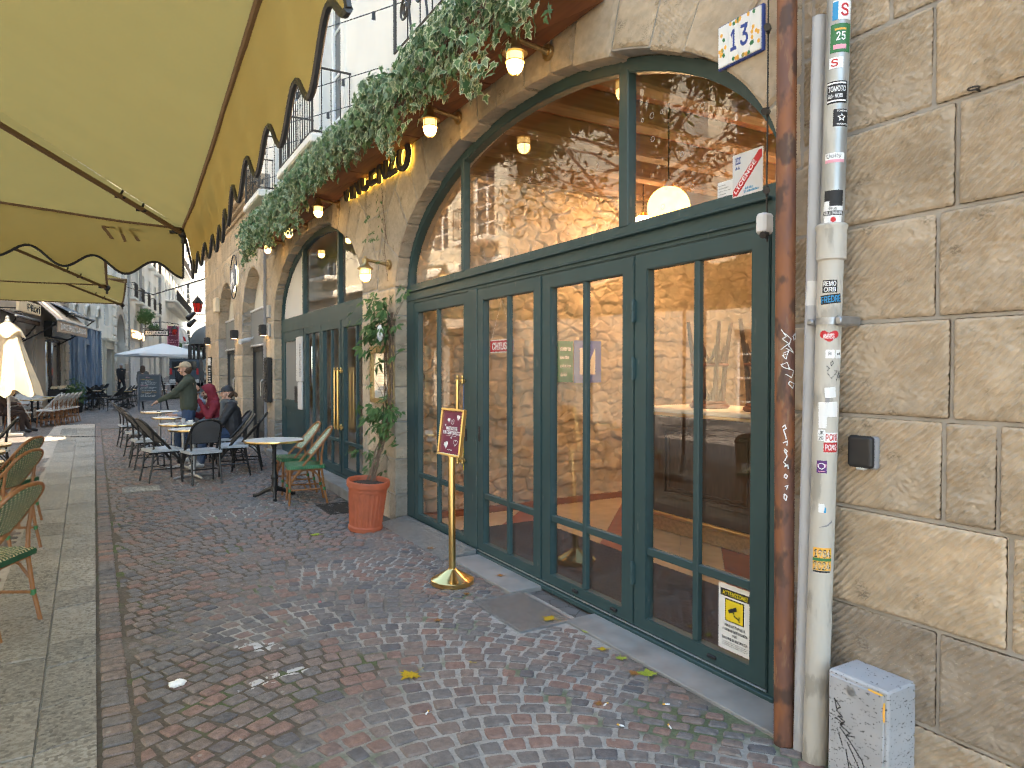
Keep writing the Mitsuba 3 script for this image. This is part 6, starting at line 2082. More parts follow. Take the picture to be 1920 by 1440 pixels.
for i, (z, w, ink) in enumerate(((1.27, .16, 'ink_pink'), (1.18, .5, 'ink_orange'), (1.12, .2, 'ink_white'), (1.05, .62, 'ink_white'), (1.0, .55, 'ink_white'), (.94, .3, 'ink_pink'), (.88, .62, 'ink_white'), (.82, .5, 'ink_white'), (.76, .58, 'ink_white'), (.69, .62, 'ink_orange'), (.64, .2, 'ink_white'), (.57, .6, 'ink_white'), (.51, .55, 'ink_white'))):
    tm = fitted('plats du jour et tartes' if w > .3 else 'menu', w, .034, .002)
    v = tm.vertices
    tm.vertices = np.stack([-.34 + v[:, 0] + (.2 if w < .3 else 0), -.051 - v[:, 2], z + v[:, 1]], 1)
    part(bb, 'chalk_line', tm, ink)
CUR[0] = None

# closed cream parasol by the cafe, open white one farther on
cpz = thing('closed_parasol', 'tall closed cream parasol by the cafe at the left edge', 'parasol')
px_, py_ = -2.18, 20.6
n_ = 40
prof = [(2.80, .03), (2.74, .12), (2.62, .26), (2.50, .36), (2.46, .37), (2.45, .26), (2.3, .30), (1.9, .40), (1.5, .50), (1.25, .56), (1.05, .60)]
V = []
for i, (z, r) in enumerate(prof):
    for k in range(n_):
        a = 2 * PI * k / n_
        f = 1 + (.06 + .26 * max(0, (2.4 - z) / 1.4)) * math.cos(8 * a + .6 * math.sin(3 * a)) if z < 2.45 else 1 + .10 * math.cos(8 * a)
        dz = (-.10 * math.cos(8 * a) * (1 if i == len(prof) - 1 else 0)) - (.09 * math.cos(4 * a) if i in (3, 4) else 0)
        V.append((px_ + r * f * .9 * math.cos(a), py_ + r * f * .9 * math.sin(a), z + dz))
F = []
for i in range(len(prof) - 1):
    for k in range(n_):
        p, q = i * n_ + k, i * n_ + (k + 1) % n_
        F += [[p, q, q + n_], [p, q + n_, p + n_]]
part(cpz, 'canvas', mesh(V, F), 'canvas_cream', 30)
part(cpz, 'finial', lathe([(0, 2.93), (.03, 2.92), (.045, 2.88), (.03, 2.84), (.06, 2.82), (.06, 2.79)], 12, (px_, py_, 0)), 'white_plastic', 40)
part(cpz, 'pole', bar((px_, py_, 0), (px_, py_, 1.4), .035, 10), 'white_plastic', 40)
part(cpz, 'base', bx(px_ - .3, px_ + .3, py_ - .3, py_ + .3, 0, .08, .02), 'concrete')
wp = thing('white_parasol', 'open white parasol over brown tables farther down the street', 'parasol')
wx_, wy_, wz_ = 2.30, 40.2, float(rise(2.3, 40.2))
cc = [np.array([wx_ + a * 1.75 * math.cos(.3) - b * 1.75 * math.sin(.3), wy_ + a * 1.75 * math.sin(.3) + b * 1.75 * math.cos(.3), 2.42]) for a, b in ((1, 1), (-1, 1), (-1, -1), (1, -1))]
apx = np.array([wx_, wy_, 3.0])
for k in range(4):
    a, b = cc[k], cc[(k + 1) % 4]
    part(wp, 'canopy_panel', mesh([apx, a, (a + b) / 2 - [0, 0, .04], b, a - [0, 0, .12], (a + b) / 2 - [0, 0, .16], b - [0, 0, .12]], [[0, 1, 2], [0, 2, 3], [1, 4, 5], [1, 5, 2], [2, 5, 6], [2, 6, 3]]), 'canvas_white')
part(wp, 'pole', bar((wx_, wy_, wz_), apx, .035, 8), 'canvas_white')
for i, (x, y) in enumerate(((1.9, 38.6), (2.6, 38.9), (2.4, 40.9))):
    table(x, y, ('brown terrace table nearest under the white parasol', 'brown terrace table right under the white parasol', 'brown terrace table behind the white parasol pole')[i], 'cast', .36, z=float(rise(x, y)), top='canvas_white', group='tables under the white parasol')
    chair('white', x - .5, y - .3, 20, ('brown and white chair left of the table nearest the white parasol', 'brown and white chair at the right table under the white parasol', 'brown and white chair behind the white parasol pole')[i], 'chairs under the white parasol', z=float(rise(x, y)))
# ------------------------------------------------------------------ people
MF = manifold3d.Manifold
_dirs = trimesh.creation.icosphere(subdivisions=1).vertices


def chain(*segs):
    """Hulls of the spheres at consecutive joints: [((x,y,z), r), ...] per chain."""
    out = []
    for seg in segs:
        for (a, ra), (b, rb) in zip(seg[:-1], seg[1:]):
            out.append(MF.hull_points(np.vstack([np.asarray(a) + _dirs * ra, np.asarray(b) + _dirs * rb])))
    return MF.batch_boolean(out, manifold3d.OpType.Add)


def soft(m, edge=.03, it=8):
    mm = m.refine_to_length(edge).to_mesh()
    t = trimesh.Trimesh(mm.vert_properties[:, :3], mm.tri_verts, process=True)
    return trimesh.smoothing.filter_taubin(t, .5, .53, it)


mat('skin', (0.52, 0.30, 0.215), 0.5)
mat('hair_brown', lambda p, n, uv: C(0.085, 0.05, 0.03) * (0.6 + 0.8 * noise(p.x * 150, p.y * 150, p.z * 40)), 0.55)


def cloth(key, c, rough=.85):
    return mat(key, lambda p, n, uv: C(*c) * (0.82 + 0.36 * fbm(p.x * 16, p.y * 16, p.z * 16, 3)), rough)


cloth('knit_green', (0.062, 0.072, 0.052))
cloth('denim', (0.045, 0.075, 0.145))
cloth('red_cloth', (0.22, 0.022, 0.035))
cloth('dark_cloth', (0.024, 0.024, 0.028), .6)
cloth('scarf_grey', (0.105, 0.105, 0.105))
cloth('brown_cloth', (0.055, 0.038, 0.034))
cloth('pale_blue_cloth', (0.23, 0.27, 0.36))
cloth('tan_cloth', (0.42, 0.32, 0.21))
cloth('white_cloth', (0.62, 0.62, 0.62))


def hand(w, d, up, side, curl=.5):
    """Palm and five fingers from the wrist w along d; up = back of the hand; side = +1/-1 thumb side."""
    w, d, up = (np.asarray(q, float) for q in (w, d, up))
    d = d / np.linalg.norm(d)
    up = up - d * (up @ d)
    up /= np.linalg.norm(up)
    s = np.cross(d, up) * side
    segs = [[(w, .024), (w + d * .045, .026)], [(w + d * .035 + s * .022, .015), (w + d * .085 + s * .026, .012)], [(w + d * .035 - s * .02, .015), (w + d * .08 - s * .026, .012)], [(w + d * .05, .016), (w + d * .09, .012)]]
    for k, (o, L) in enumerate(((.028, .068), (.010, .078), (-.010, .072), (-.027, .056))):
        b = w + d * .085 + s * o
        p = b + d * L * .5 - up * L * .25 * curl
        q = p + d * L * .35 * (1 - curl) - up * L * .5 * curl
        segs.append([(b, .0095), (p, .0085), (q, .0075)])
    tb = w + d * .03 + s * .03
    segs.append([(tb, .012), (tb + s * .022 + d * .028 - up * .01, .010), (tb + s * .026 + d * .055 - up * .02, .0085)])
    return segs


def head_parts(c, f, up=(0, 0, 1)):
    """Head joints: centre c, facing f."""
    c, f, up = (np.asarray(q, float) for q in (c, f, up))
    f = f / np.linalg.norm(f)
    s = np.cross(f, up)
    s /= np.linalg.norm(s)
    u = np.cross(s, f)
    P = lambda a, b, d: c + f * a + s * b + u * d
    segs = [[(P(-.018, 0, .035), .082), (P(.022, 0, .02), .070)], [(P(.02, 0, .0), .062), (P(.052, 0, -.072), .032)], [(P(.045, .028, -.03), .035), (P(.045, -.028, -.03), .035)],
            [(P(.083, 0, .015), .011), (P(.107, 0, -.022), .0135)], [(P(.092, .012, -.026), .010), (P(.092, -.012, -.026), .010)], [(P(.082, .03, .026), .011), (P(.086, 0, .028), .009), (P(.082, -.03, .026), .011)],
            [(P(.078, .018, -.056), .010), (P(.082, 0, -.054), .010), (P(.078, -.018, -.056), .010)],
            [(P(-.005, .076, .02), .012), (P(-.012, .082, -.012), .012), (P(.0, .076, -.03), .009)], [(P(-.005, -.076, .02), .012), (P(-.012, -.082, -.012), .012), (P(.0, -.076, -.03), .009)]]
    return segs, P


def person(label, J, top, trousers, shoes='dark_cloth', group=None, face=(-1, 0, 0), hd=None, cap=None, hood=None, hair=None, hands=True, scarf=False, curl=.5, thick=1.0, beard=False):
    """J: hip, chest, neck, head, and per side shoulder, elbow, wrist, hipj, knee, ankle, toe."""
    t = thing('person', label, 'person', group)
    q = {k: np.asarray(v, float) for k, v in J.items()}
    segs, P = head_parts(q['head'], face)
    body = segs + [[(q['neck'], .055), (q['head'] - [0, 0, .05], .052)], [(q['hip'], .115), (q['chest'], .125), (q['neck'], .06)]]
    for s in 'LR':
        body += [[(q['sh' + s], .05), (q['el' + s], .038), (q['wr' + s], .026)], [(q['hj' + s], .08), (q['kn' + s], .052), (q['an' + s], .036)], [(q['an' + s] - [0, 0, .02], .035), (q['to' + s], .026)]]
        if hands:
            d = q['wr' + s] - q['el' + s]
            body += hand(q['wr' + s], d, [0, 0, 1] if abs(d[2]) < .8 * np.linalg.norm(d) else [face[0], face[1], 0], 1 if s == 'L' else -1, curl)
    part(t, 'body', soft(chain(*body), .016, 4), 'skin', True)
    e = []
    for b in (.031, -.031):
        e.append(ball(P(.079, b, .004), .0085, 1))
    part(t, 'eyes', cat(e), 'ink_black')
    k = thick
    ax = np.cross([0, 0, 1], [face[0], face[1], 0.0])
    ax = (q['shL'] - q['shR']) / np.linalg.norm(q['shL'] - q['shR'])
    sh = (q['shL'] + q['shR']) / 2
    tor = [[(q['hip'] + ax * .055, .135 * k), (q['chest'] + ax * .07, .125 * k)], [(q['hip'] - ax * .055, .135 * k), (q['chest'] - ax * .07, .125 * k)], [(q['hip'], .14 * k), (q['chest'], .14 * k)], [(q['chest'] + ax * .07, .12 * k), (q['shL'] * .8 + sh * .2, .085 * k)],
           [(q['chest'] - ax * .07, .12 * k), (q['shR'] * .8 + sh * .2, .085 * k)], [(q['shL'], .078 * k), (sh, .09 * k), (q['shR'], .078 * k)], [(sh, .09 * k), (q['neck'] + [0, 0, .005], .068)]]
    for s in 'LR':
        m_ = (q['el' + s] - q['sh' + s]) * .5 + q['sh' + s]
        tor += [[(q['sh' + s], .074 * k), (m_, .064 * k), (q['el' + s], .054 * k), (q['el' + s] + (q['wr' + s] - q['el' + s]) * .55, .047 * k), (q['wr' + s] - (q['wr' + s] - q['el' + s]) * .03, .037 * k)]]
    tm = soft(chain(*tor), .022, 6)
    P3 = tm.vertices
    tm.vertices = P3 + tm.vertex_normals * (.010 * (meshkit.fbm(P3 * [9, 9, 14], 3, 2) - .5))[:, None]
    part(t, 'top', tm, top, True)
    tr = [[(q['hip'] + ax * .06, .128), (q['hip'] - ax * .06, .128)]]
    for s in 'LR':
        tr += [[(q['hip'] * .4 + q['hj' + s] * .6, .115), (q['hj' + s] * .6 + q['kn' + s] * .4, .086), (q['kn' + s], .070), (q['kn' + s] * .45 + q['an' + s] * .55, .062), (q['an' + s] + [0, 0, .01], .054)]]
    tm = soft(chain(*tr), .024, 6)
    P3 = tm.vertices
    tm.vertices = P3 + tm.vertex_normals * (.010 * (meshkit.fbm(P3 * [10, 10, 10], 3, 5) - .5))[:, None]
    part(t, 'trousers', tm, trousers, True)
    for s in 'LR':
        part(t, 'shoe', soft(chain([(q['an' + s] - [0, 0, .045], .046), (q['an' + s] * .5 + q['to' + s] * .5 - [0, 0, .01], .045), (q['to' + s], .038)]), .02, 4), shoes, True)
    f = np.asarray(face, float)
    if cap:
        cm = chain([(P(-.012, 0, .052), .094), (P(.018, 0, .050), .084)]).trim_by_plane((0, 0, 1), float(P(0, 0, .035)[2]))
        br = chain([(P(.085, .05, .043), .008), (P(.165, .03, .030), .006), (P(.165, -.03, .030), .006), (P(.085, -.05, .043), .008), (P(.085, .05, .043), .008)], [(P(.085, .0, .047), .010), (P(.172, 0, .032), .006)])
        br = MF.hull_points(np.vstack([P(.07, .06, .043) + _dirs * .006, P(.07, -.06, .043) + _dirs * .006, P(.168, .03, .028) + _dirs * .005, P(.168, -.03, .028) + _dirs * .005, P(.10, 0, .052) + _dirs * .006]))
        kc = part(t, 'cap', soft(cm, .015, 3), cap, True)
        part(kc, 'brim', soft(br, .012, 2), cap, True)
    if hood:
        hm = chain([(P(-.035, 0, .045), .112), (P(.01, 0, .05), .098)], [(P(-.04, 0, .02), .11), (q['neck'] - f * .03, .10)], [(q['neck'] - f * .05 + ax * .07, .07), (q['neck'] - f * .05 - ax * .07, .07)])
        cut = chain([(P(.05, 0, .03), .078), (P(.2, 0, -.0), .095)], [(P(.06, 0, -.05), .07), (P(.2, 0, -.09), .09)])
        part(t, 'hood', soft(hm - cut, .018, 4), hood, True)
    if hair:
        kind, col = hair
        hs = [[(P(-.03, 0, .045), .089), (P(.0, 0, .055), .080)]]
        if kind == 'long':
            hs += [[(P(-.045, .03, .03), .075), (P(-.06, .055, -.10), .06), (P(-.06, .06, -.22), .045)], [(P(-.045, -.03, .03), .075), (P(-.06, -.055, -.10), .06), (P(-.06, -.06, -.22), .045)], [(P(-.05, 0, 0), .08), (P(-.075, 0, -.2), .05)]]
        if kind == 'bun':
            hs = [[(P(-.05, 0, .01), .072), (P(-.03, 0, -.03), .06)], [(P(-.105, 0, .0), .035), (P(-.135, 0, -.02), .035), (P(-.14, 0, -.05), .022)]]
        if kind == 'short':
            hs = [[(P(-.04, .0, .0), .079), (P(-.035, 0, -.04), .062)]]
        cutf = chain([(P(.085, 0, .0), .07), (P(.2, 0, -.02), .09)])
        part(t, 'hair', soft(chain(*hs) - cutf, .016, 3), col, True)
    if scarf:
        a = np.linspace(0, 2 * PI, 12)
        sc = [[(q['neck'] + ax * .085 * math.cos(u_) + f * .085 * math.sin(u_) + np.array([0, 0, .0 + .02 * math.sin(u_)]), .047) for u_ in a]]
        sc += [[(q['neck'] + f * .10 + ax * .04, .05), (q['chest'] + f * .15 + ax * .06 + [0, 0, -.05], .045), (q['hip'] + f * .16 + ax * .07 + [0, 0, .12], .04)]]
        part(t, 'scarf', soft(chain(*sc), .022, 4), 'scarf_grey', True)
    if beard:
        part(t, 'beard', soft(chain([(P(.05, .045, -.055), .026), (P(.066, 0, -.082), .030), (P(.05, -.045, -.055), .026)]), .012, 3), 'hair_brown', True)
    return t


def seated(x, y, fdeg, lean=0.0, seat=.47):
    """Joints of someone on a chair at (x, y) looking towards fdeg; arms to be overwritten."""
    a = math.radians(fdeg)
    f = np.array([math.cos(a), math.sin(a), 0])
    s = np.array([-f[1], f[0], 0])      # left
    B = np.array([x, y, 0.0])
    U = np.array([0, 0, 1.0])
    J = dict(hip=B + U * (seat + .12) - f * .06, chest=B + U * (seat + .42) + f * (lean * .6 - .06), neck=B + U * (seat + .60) + f * (lean - .05), head=B + U * (seat + .745) + f * (lean * 1.25 - .02))
    for k, sg in (('L', 1), ('R', -1)):
        J['sh' + k] = B + U * (seat + .53) + f * (lean * .85 - .05) + s * sg * .175
        J['el' + k] = B + U * (seat + .28) + f * (lean + .10) + s * sg * .22
        J['wr' + k] = B + U * (seat + .29) + f * (lean + .33) + s * sg * .12
        J['hj' + k] = B + U * (seat + .08) + s * sg * .09
        J['kn' + k] = B + U * (seat + .05) + f * .42 + s * sg * .12
        J['an' + k] = B + U * .10 + f * .44 + s * sg * .13
        J['to' + k] = B + U * .04 + f * .60 + s * sg * .15
    return J, f, s, U


# man standing in a green sweater, seen from behind, his left arm held out over the tables
a = math.radians(165)
f = np.array([math.cos(a), math.sin(a), 0])
s = np.array([-f[1], f[0], 0])
B = np.array([1.16, 13.25, 0.0])
U = np.array([0, 0, 1.0])
J = dict(hip=B + U * .98, chest=B + U * 1.27 + f * .01, neck=B + U * 1.49 + f * .02, head=B + U * 1.625 + f * .06)
for k, sg in (('L', 1), ('R', -1)):
    J['sh' + k] = B + U * 1.42 + s * sg * .19
    J['hj' + k] = B + U * .92 + s * sg * .09
    J['kn' + k] = B + U * .50 + s * sg * .10 + f * .03
    J['an' + k] = B + U * .10 + s * sg * .11
    J['to' + k] = B + U * .04 + s * sg * .13 + f * .15
J['elL'] = J['shL'] + f * .20 - U * .21 + s * .05
J['wrL'] = J['elL'] + f * .22 - U * .12 + s * .02
J['elR'] = J['shR'] + f * .12 - U * .25 - s * .05
J['wrR'] = J['elR'] + f * .24 - U * .04 + s * .06
person('standing man in dark green sweater, jeans and beige cap', J, 'knit_green', 'denim', 'dark_cloth', face=f, cap='tan_cloth', hair=('short', 'hair_brown'), curl=.35)
# red hood
J, f, s, U = seated(1.62, 13.3, 186, .14)
J['elL'] = J['shL'] + f * .12 - U * .22 + s * .04
J['wrL'] = J['head'] + f * .155 - U * .13 + s * .03
J['elR'] = J['shR'] + f * .17 - U * .22 - s * .02
J['wrR'] = J['elR'] + f * .16 + U * .07 + s * .08
person('seated person in a dark red hood lighting a cigarette', J, 'red_cloth', 'dark_cloth', 'white_cloth', face=f * [1, 1, 0] + [0, 0, -.22], hood='red_cloth', cap='scarf_grey', beard=True, curl=.7)
# dark cap and jacket
J, f, s, U = seated(1.70, 12.42, 178, .04)
J['elR'] = J['shR'] + f * .08 - U * .24 - s * .05
J['wrR'] = J['elR'] + f * .24 - U * .02 + s * .08
person('seated man in black cap, dark jacket and grey scarf facing the tables', J, 'dark_cloth', 'denim', 'white_cloth', face=f + [0, 0, -.03], cap='dark_cloth', hair=('bun', 'hair_brown'), scarf=True, thick=1.12)
# partly hidden behind the standing man
J, f, s, U = seated(1.45, 14.35, 190, .10)
J['elL'] = J['shL'] + f * .16 - U * .22 + s * .05
J['wrL'] = J['elL'] + f * .25 - U * .0 - s * .02
J['elR'] = J['shR'] + f * .16 - U * .22
J['wrR'] = J['elR'] + f * .24
person('seated person in pale blue sleeves behind the standing man', J, 'pale_blue_cloth', 'denim', 'white_cloth', face=f, hair=('short', 'hair_brown'), curl=.3)
# dark legs at the left edge behind the closed parasol
J, f, s, U = seated(-2.45, 21.4, 20, -.02)
J['knL'] = J['knL'] + f * .05 + U * .10
J['anL'] = J['anL'] + f * .22
J['toL'] = J['toL'] + f * .22
person('seated person in brown dark clothes half hidden by the closed parasol', J, 'brown_cloth', 'brown_cloth', 'dark_cloth', face=f, hair=('short', 'hair_brown'), thick=1.15)


def walker(x, y, fdeg, label, top, trousers, h=1.72, z=None, **kw):
    a = math.radians(fdeg)
    f = np.array([math.cos(a), math.sin(a), 0])
    s = np.array([-f[1], f[0], 0])
    B = np.array([x, y, float(rise(x, y)) if z is None else z])
    U = np.array([0, 0, 1.0]) * h / 1.72
    J = dict(hip=B + U * .95, chest=B + U * 1.23, neck=B + U * 1.44, head=B + U * 1.59 + f * .02)
    for k, sg in (('L', 1), ('R', -1)):
        J['sh' + k] = B + U * 1.37 + s * sg * .175
        J['el' + k] = B + U * 1.10 + s * sg * .22 - f * .06 * sg
        J['wr' + k] = B + U * .86 + s * sg * .20 + f * (.06 - .10 * sg)
        J['hj' + k] = B + U * .89 + s * sg * .085
        J['kn' + k] = B + U * .49 + s * sg * .09 + f * (.05 + .10 * sg)
        J['an' + k] = B + U * .10 + s * sg * .09 + f * .16 * sg
        J['to' + k] = B + U * .04 + s * sg * .10 + f * (.16 * sg + .14)
    return person(label, J, top, trousers, face=f, **kw)


walker(.42, 42.6, -60, 'person in dark clothes and white cap by the carriage archway', 'dark_cloth', 'dark_cloth', cap='white_cloth')
walker(1.25, 36.6, 75, 'person with long brown hair and pale jacket behind the chalkboard', 'scarf_grey', 'denim', h=1.70, hair=('long', 'hair_brown'))
walker(2.95, 38.2, 110, 'person with dark hair beyond the standing man', 'dark_cloth', 'dark_cloth', h=1.74, hair=('long', 'hair_brown'))
# ------------------------------------------------------------------ plants
def palmate(pos, axis, r, size):
    """Leaflets of compound leaves: origins, normals, directions."""
    O, Nn, D, S = [], [], [], []
    for p, s0 in zip(pos, size):
        n = np.array([-.75, r.normal(0, .35), .55 + r.normal(0, .3)])
        n /= np.linalg.norm(n)
        base = np.array([r.normal(0, .3), r.normal(0, .6), -.7])
        u = base - n * (base @ n)
        u /= np.linalg.norm(u)
        v = np.cross(n, u)
        for k in range(5):
            a = (k - 2) * .62 + r.normal(0, .08)
            d = u * math.cos(a) + v * math.sin(a)
            O.append(p + d * s0 * .35)
            Nn.append(n + r.normal(0, .18, 3))
            D.append(d - [0, 0, .25])
            S.append(s0 * (1 - .13 * abs(k - 2)))
    return np.array(O), np.array(Nn), np.array(D), np.array(S)


cr = np.random.default_rng(31)
pot = thing('potted_climber', 'climbing plant in a fluted terracotta pot between the two shopfronts', 'potted plant')
Mp = np.eye(4)
Mp[:3, :3] = trimesh.transformations.rotation_matrix(math.radians(5.5), [0.75, .35, 0])[:3, :3]
Mp[:3, 3] = [2.20, 6.74, .004]
CUR[0] = Mp
NP = 96
prof = [(0, 0), (.160, 0), (.170, .010), (.172, .045), (.160, .055), (.158, .06), (.184, .385), (.186, .40), (.190, .405), (.192, .44), (.208, .445), (.214, .455), (.215, .50), (.210, .512), (.198, .512), (.192, .50), (.188, .45)]
V, F = [], []
for i, (r_, z_) in enumerate(prof):
    for k in range(NP):
        a = 2 * PI * k / NP
        fl = .006 * math.cos(24 * a) if 5 <= i <= 6 else 0
        V.append(((r_ + fl) * math.cos(a), (r_ + fl) * math.sin(a), z_))
for i in range(len(prof) - 1):
    for k in range(NP):
        p, q = i * NP + k, i * NP + (k + 1) % NP
        F += [[p, q, q + NP], [p, q + NP, p + NP]]
part(pot, 'pot', mesh(V, F), 'terracotta', 35)
part(pot, 'soil', lathe([(.19, .462), (.10, .478), (0, .482)], 24), 'soil')
CUR[0] = None
stems = []
for k in range(9):
    y0, x0 = 6.86 + cr.normal(0, .04), 2.28 + cr.normal(0, .03)
    pts = [(x0, y0, .46)]
    ty = 7.0 + cr.normal(0, .10)
    for z in np.arange(.62, 2.35 + cr.uniform(-.5, .1), .16):
        q = min(1, (z - .5) / .6)
        pts.append((x0 + (2.545 - x0) * q + cr.normal(0, .012), y0 + (ty - y0) * q + cr.normal(0, .028), z))
    stems.append(tube(pts, cr.uniform(.004, .008), 6))
for k, (z, y) in enumerate(((2.3, 6.5), (2.36, 6.36), (2.9, 7.1), (3.3, 7.2), (1.0, 7.6), (.66, 7.9), (1.5, 7.35))):
    stems.append(tube([(2.54, 6.98, z - .35), (2.53, (6.98 + y) / 2 + cr.normal(0, .03), z - .12), (2.52, y, z)], .003, 5))
for k, st_m in enumerate(stems):
    part(pot, 'stem', st_m, 'bark')
pos, size = [], []
for (y, z, sy, sz, n, s0) in ((7.08, 2.28, .13, .10, 9, .105), (7.05, 2.08, .16, .10, 14, .11), (7.16, 1.92, .18, .09, 13, .11), (6.83, 2.10, .07, .06, 5, .08), (6.98, 1.14, .18, .09, 16, .11), (7.05, 1.02, .12, .05, 6, .10), (7.35, 1.5, .03, .12, 2, .07), (7.98, .66, .05, .04, 3, .08), (7.22, .66, .05, .05, 4, .08), (6.95, .62, .07, .07, 4, .09), (7.62, 2.22, .06, .04, 3, .08), (6.36, 2.38, .03, .05, 3, .07), (6.42, 2.30, .03, .04, 2, .07), (6.8, .86, .06, .05, 4, .08), (7.22, 3.17, .05, .07, 3, .05), (7.0, 2.72, .04, .05, 1, .05)):
    for _ in range(int(n * 1.7)):
        pos.append([2.44 + cr.normal(0, .045), y + cr.normal(0, sy), z + cr.normal(0, sz)])
        size.append(s0 * cr.uniform(.9, 1.4))
O, Nn, D, S = palmate(np.array(pos), None, cr, size)
V, F, Uv = leaves(LANCE, O, Nn, -D * -1.0, S, cr, cup=.10)
for k in range(len(V)):
    part(pot, 'leaf', mesh(V[k], F), 'dark_leaf', uv=Uv[k]) if k < 300 else None
if len(V) > 300:
    m, uu = join(V[300:], F, Uv[300:])
    part(pot, 'foliage', m, 'dark_leaf', uv=uu, kind='stuff')
fr_ = thing('white_rosette', 'crumpled white paper flower hung among the climber leaves', 'decoration')
part(fr_, 'paper', trimesh.Trimesh(ball((2.43, 6.93, 2.0), .075, 3, (.5, 1, 1.6)).vertices, ball((0, 0, 0), 1, 3).faces, process=False), 'paper')
m = scene[[k for k in scene if k.startswith(fr_)][0]]
bm = ball((0, 0, 0), .06, 3, (.5, .9, 1.4))
bm.vertices = bm.vertices * (1 + .35 * (meshkit.noise(bm.vertices * 38, 3) - .5))[:, None] + [2.43, 6.93, 2.0]
scene[[k for k in scene if k.startswith(fr_)][0]] = ply(bm, 'paper', False)

# vine strands over the lettering
vn = thing('vine_strand', 'thin vine strand creeping down the stone below the lettering', 'vine')
part(vn, 'stem', tube([(2.585, 7.30, 3.72), (2.58, 7.26, 3.45), (2.585, 7.18, 3.15), (2.585, 7.22, 2.9), (2.58, 7.12, 2.75)], .003, 5), 'bark')
O = np.array([[2.55, 7.27 + cr.normal(0, .06), z] for z in np.linspace(3.05, 3.6, 12)])
V, F, Uv = leaves(LANCE, O, np.tile([-1, 0, .4], (12, 1)) + cr.normal(0, .3, (12, 3)), np.tile([0, .2, -1.], (12, 1)) + cr.normal(0, .5, (12, 3)), cr.uniform(.06, .09, 12), cr)
for k in range(12):
    part(vn, 'leaf', mesh(V[k], F), 'dark_leaf', uv=Uv[k])

# the evergreen tree on the square (mirrored in the lunette)
tg = np.random.default_rng(4)
tree = thing('evergreen_tree', 'large leaved evergreen tree on the square mirrored in the arched pane', 'tree')
TC = np.array([-4.9, 12.3, 7.3])
part(tree, 'trunk', tube([(-4.9, 12.3, -.05), (-4.85, 12.35, 1.5), (-4.95, 12.2, 3.2), (-4.9, 12.3, 5.5), (-4.8, 12.4, 8.5)], [.24, .2, .18, .14, .05], 12), 'bark', 40)
lim = []
cl = []
for k in range(44):
    d = tg.normal(0, 1, 3)
    d[2] = d[2] * .8 + .12
    d /= np.linalg.norm(d)
    e = TC + d * [3.4, 3.8, 3.0] * tg.uniform(.45, 1.0)
    a = np.array([-4.9, 12.3, tg.uniform(4.2, 7)])
    lim.append(tube([a, (a + e) / 2 + [0, 0, .2], e], [.05, .03, .012], 5))
    cl.append(e)
for k, l_ in enumerate(lim):
    part(tree, 'limb', l_, 'bark')
cl = np.array(cl)
N = 6500
base = cl[tg.integers(0, len(cl), N)]
off = tg.normal(0, 1, (N, 3))
off = off / np.linalg.norm(off, axis=1, keepdims=True) * (tg.random(N) ** .5)[:, None] * [.85, .85, .7]
V, F, Uv = leaves(LANCE, base + off, off + [0, 0, .5] + tg.normal(0, .4, (N, 3)), tg.normal(0, 1, (N, 3)) + off, tg.uniform(.16, .27, N), tg, cup=.06)
m, uu = join(V, F, Uv)
part(tree, 'crown', m, 'tree_leaf', uv=uu, kind='stuff')

# street greenery
def bush(name, label, c, rad, n, size, cat_='plant', bs='dark_leaf', shape=LANCE):
    g = np.random.default_rng(int(abs(c[0] * 100 + c[1] * 10)))
    t = thing(name, label, cat_)
    o = g.normal(0, 1, (n, 3))
    o = o / np.linalg.norm(o, axis=1, keepdims=True) * (g.random(n) ** .4)[:, None] * rad
    V, F, Uv = leaves(shape, np.asarray(c) + o, o + g.normal(0, .15, (n, 3)) * np.max(rad) + [0, 0, .1], g.normal(0, 1, (n, 3)) - [0, 0, .6], g.uniform(.7, 1.3, n) * size, g)
    m, uu = join(V, F, Uv)
    part(t, 'foliage', m, bs, uv=uu, kind='stuff')
    part(t, 'stem', tube([np.asarray(c) - [0, 0, rad[2] * 1.3], np.asarray(c)], .02, 5), 'bark')
    return t


x, y, z = rowxy(37.6, .55)
bush('sill_plant', 'large dark plant hanging from a ledge of the white house', (x, y, 5.2), np.array([.6, 1.3, .55]), 420, .22)
x, y, z = rowxy(43.0, .45)
bush('sill_plant', 'smaller green plant on a sill near the restaurant sign', (x, y, 4.65), np.array([.5, .9, .5]), 260, .2)
bush('potted_shrub', 'thin leafy shrub at the corner of the blue shop', (-1.18, 30.3, .75), np.array([.38, .5, .6]), 320, .14)
solo('shrub_tub', lathe([(0, 0), (.2, 0), (.25, .38), (.22, .38), (.2, .3), (0, .3)], 16, (-1.18, 30.3, .02)), 'black_metal', 'dark round tub under the thin shrub by the blue shop', 'tub', smooth=40)
bush('hedge_planter', 'strip of green hedge above the parked truck at the street end', (5.7, 62, 3.5), np.array([2.2, 1.0, .35]), 700, .25, 'hedge')
pb = thing('planter_box', 'black planter crate with pale flowers under the shop window', 'planter')
CUR[0] = RM
part(pb, 'crate', rbx(.06, .42, 14.15, 16.8, .45, .92, .02), 'black_metal')
part(pb, 'tag', rbx(.42, .43, 14.35, 14.55, .62, .80), 'ink_white')
part(pb, 'flowers', cat([ball((.24 + .1 * math.sin(k * 5), 14.3 + k * .16, .95), .07, 1) for k in range(15)]), 'canvas_cream', kind='stuff')
CUR[0] = None
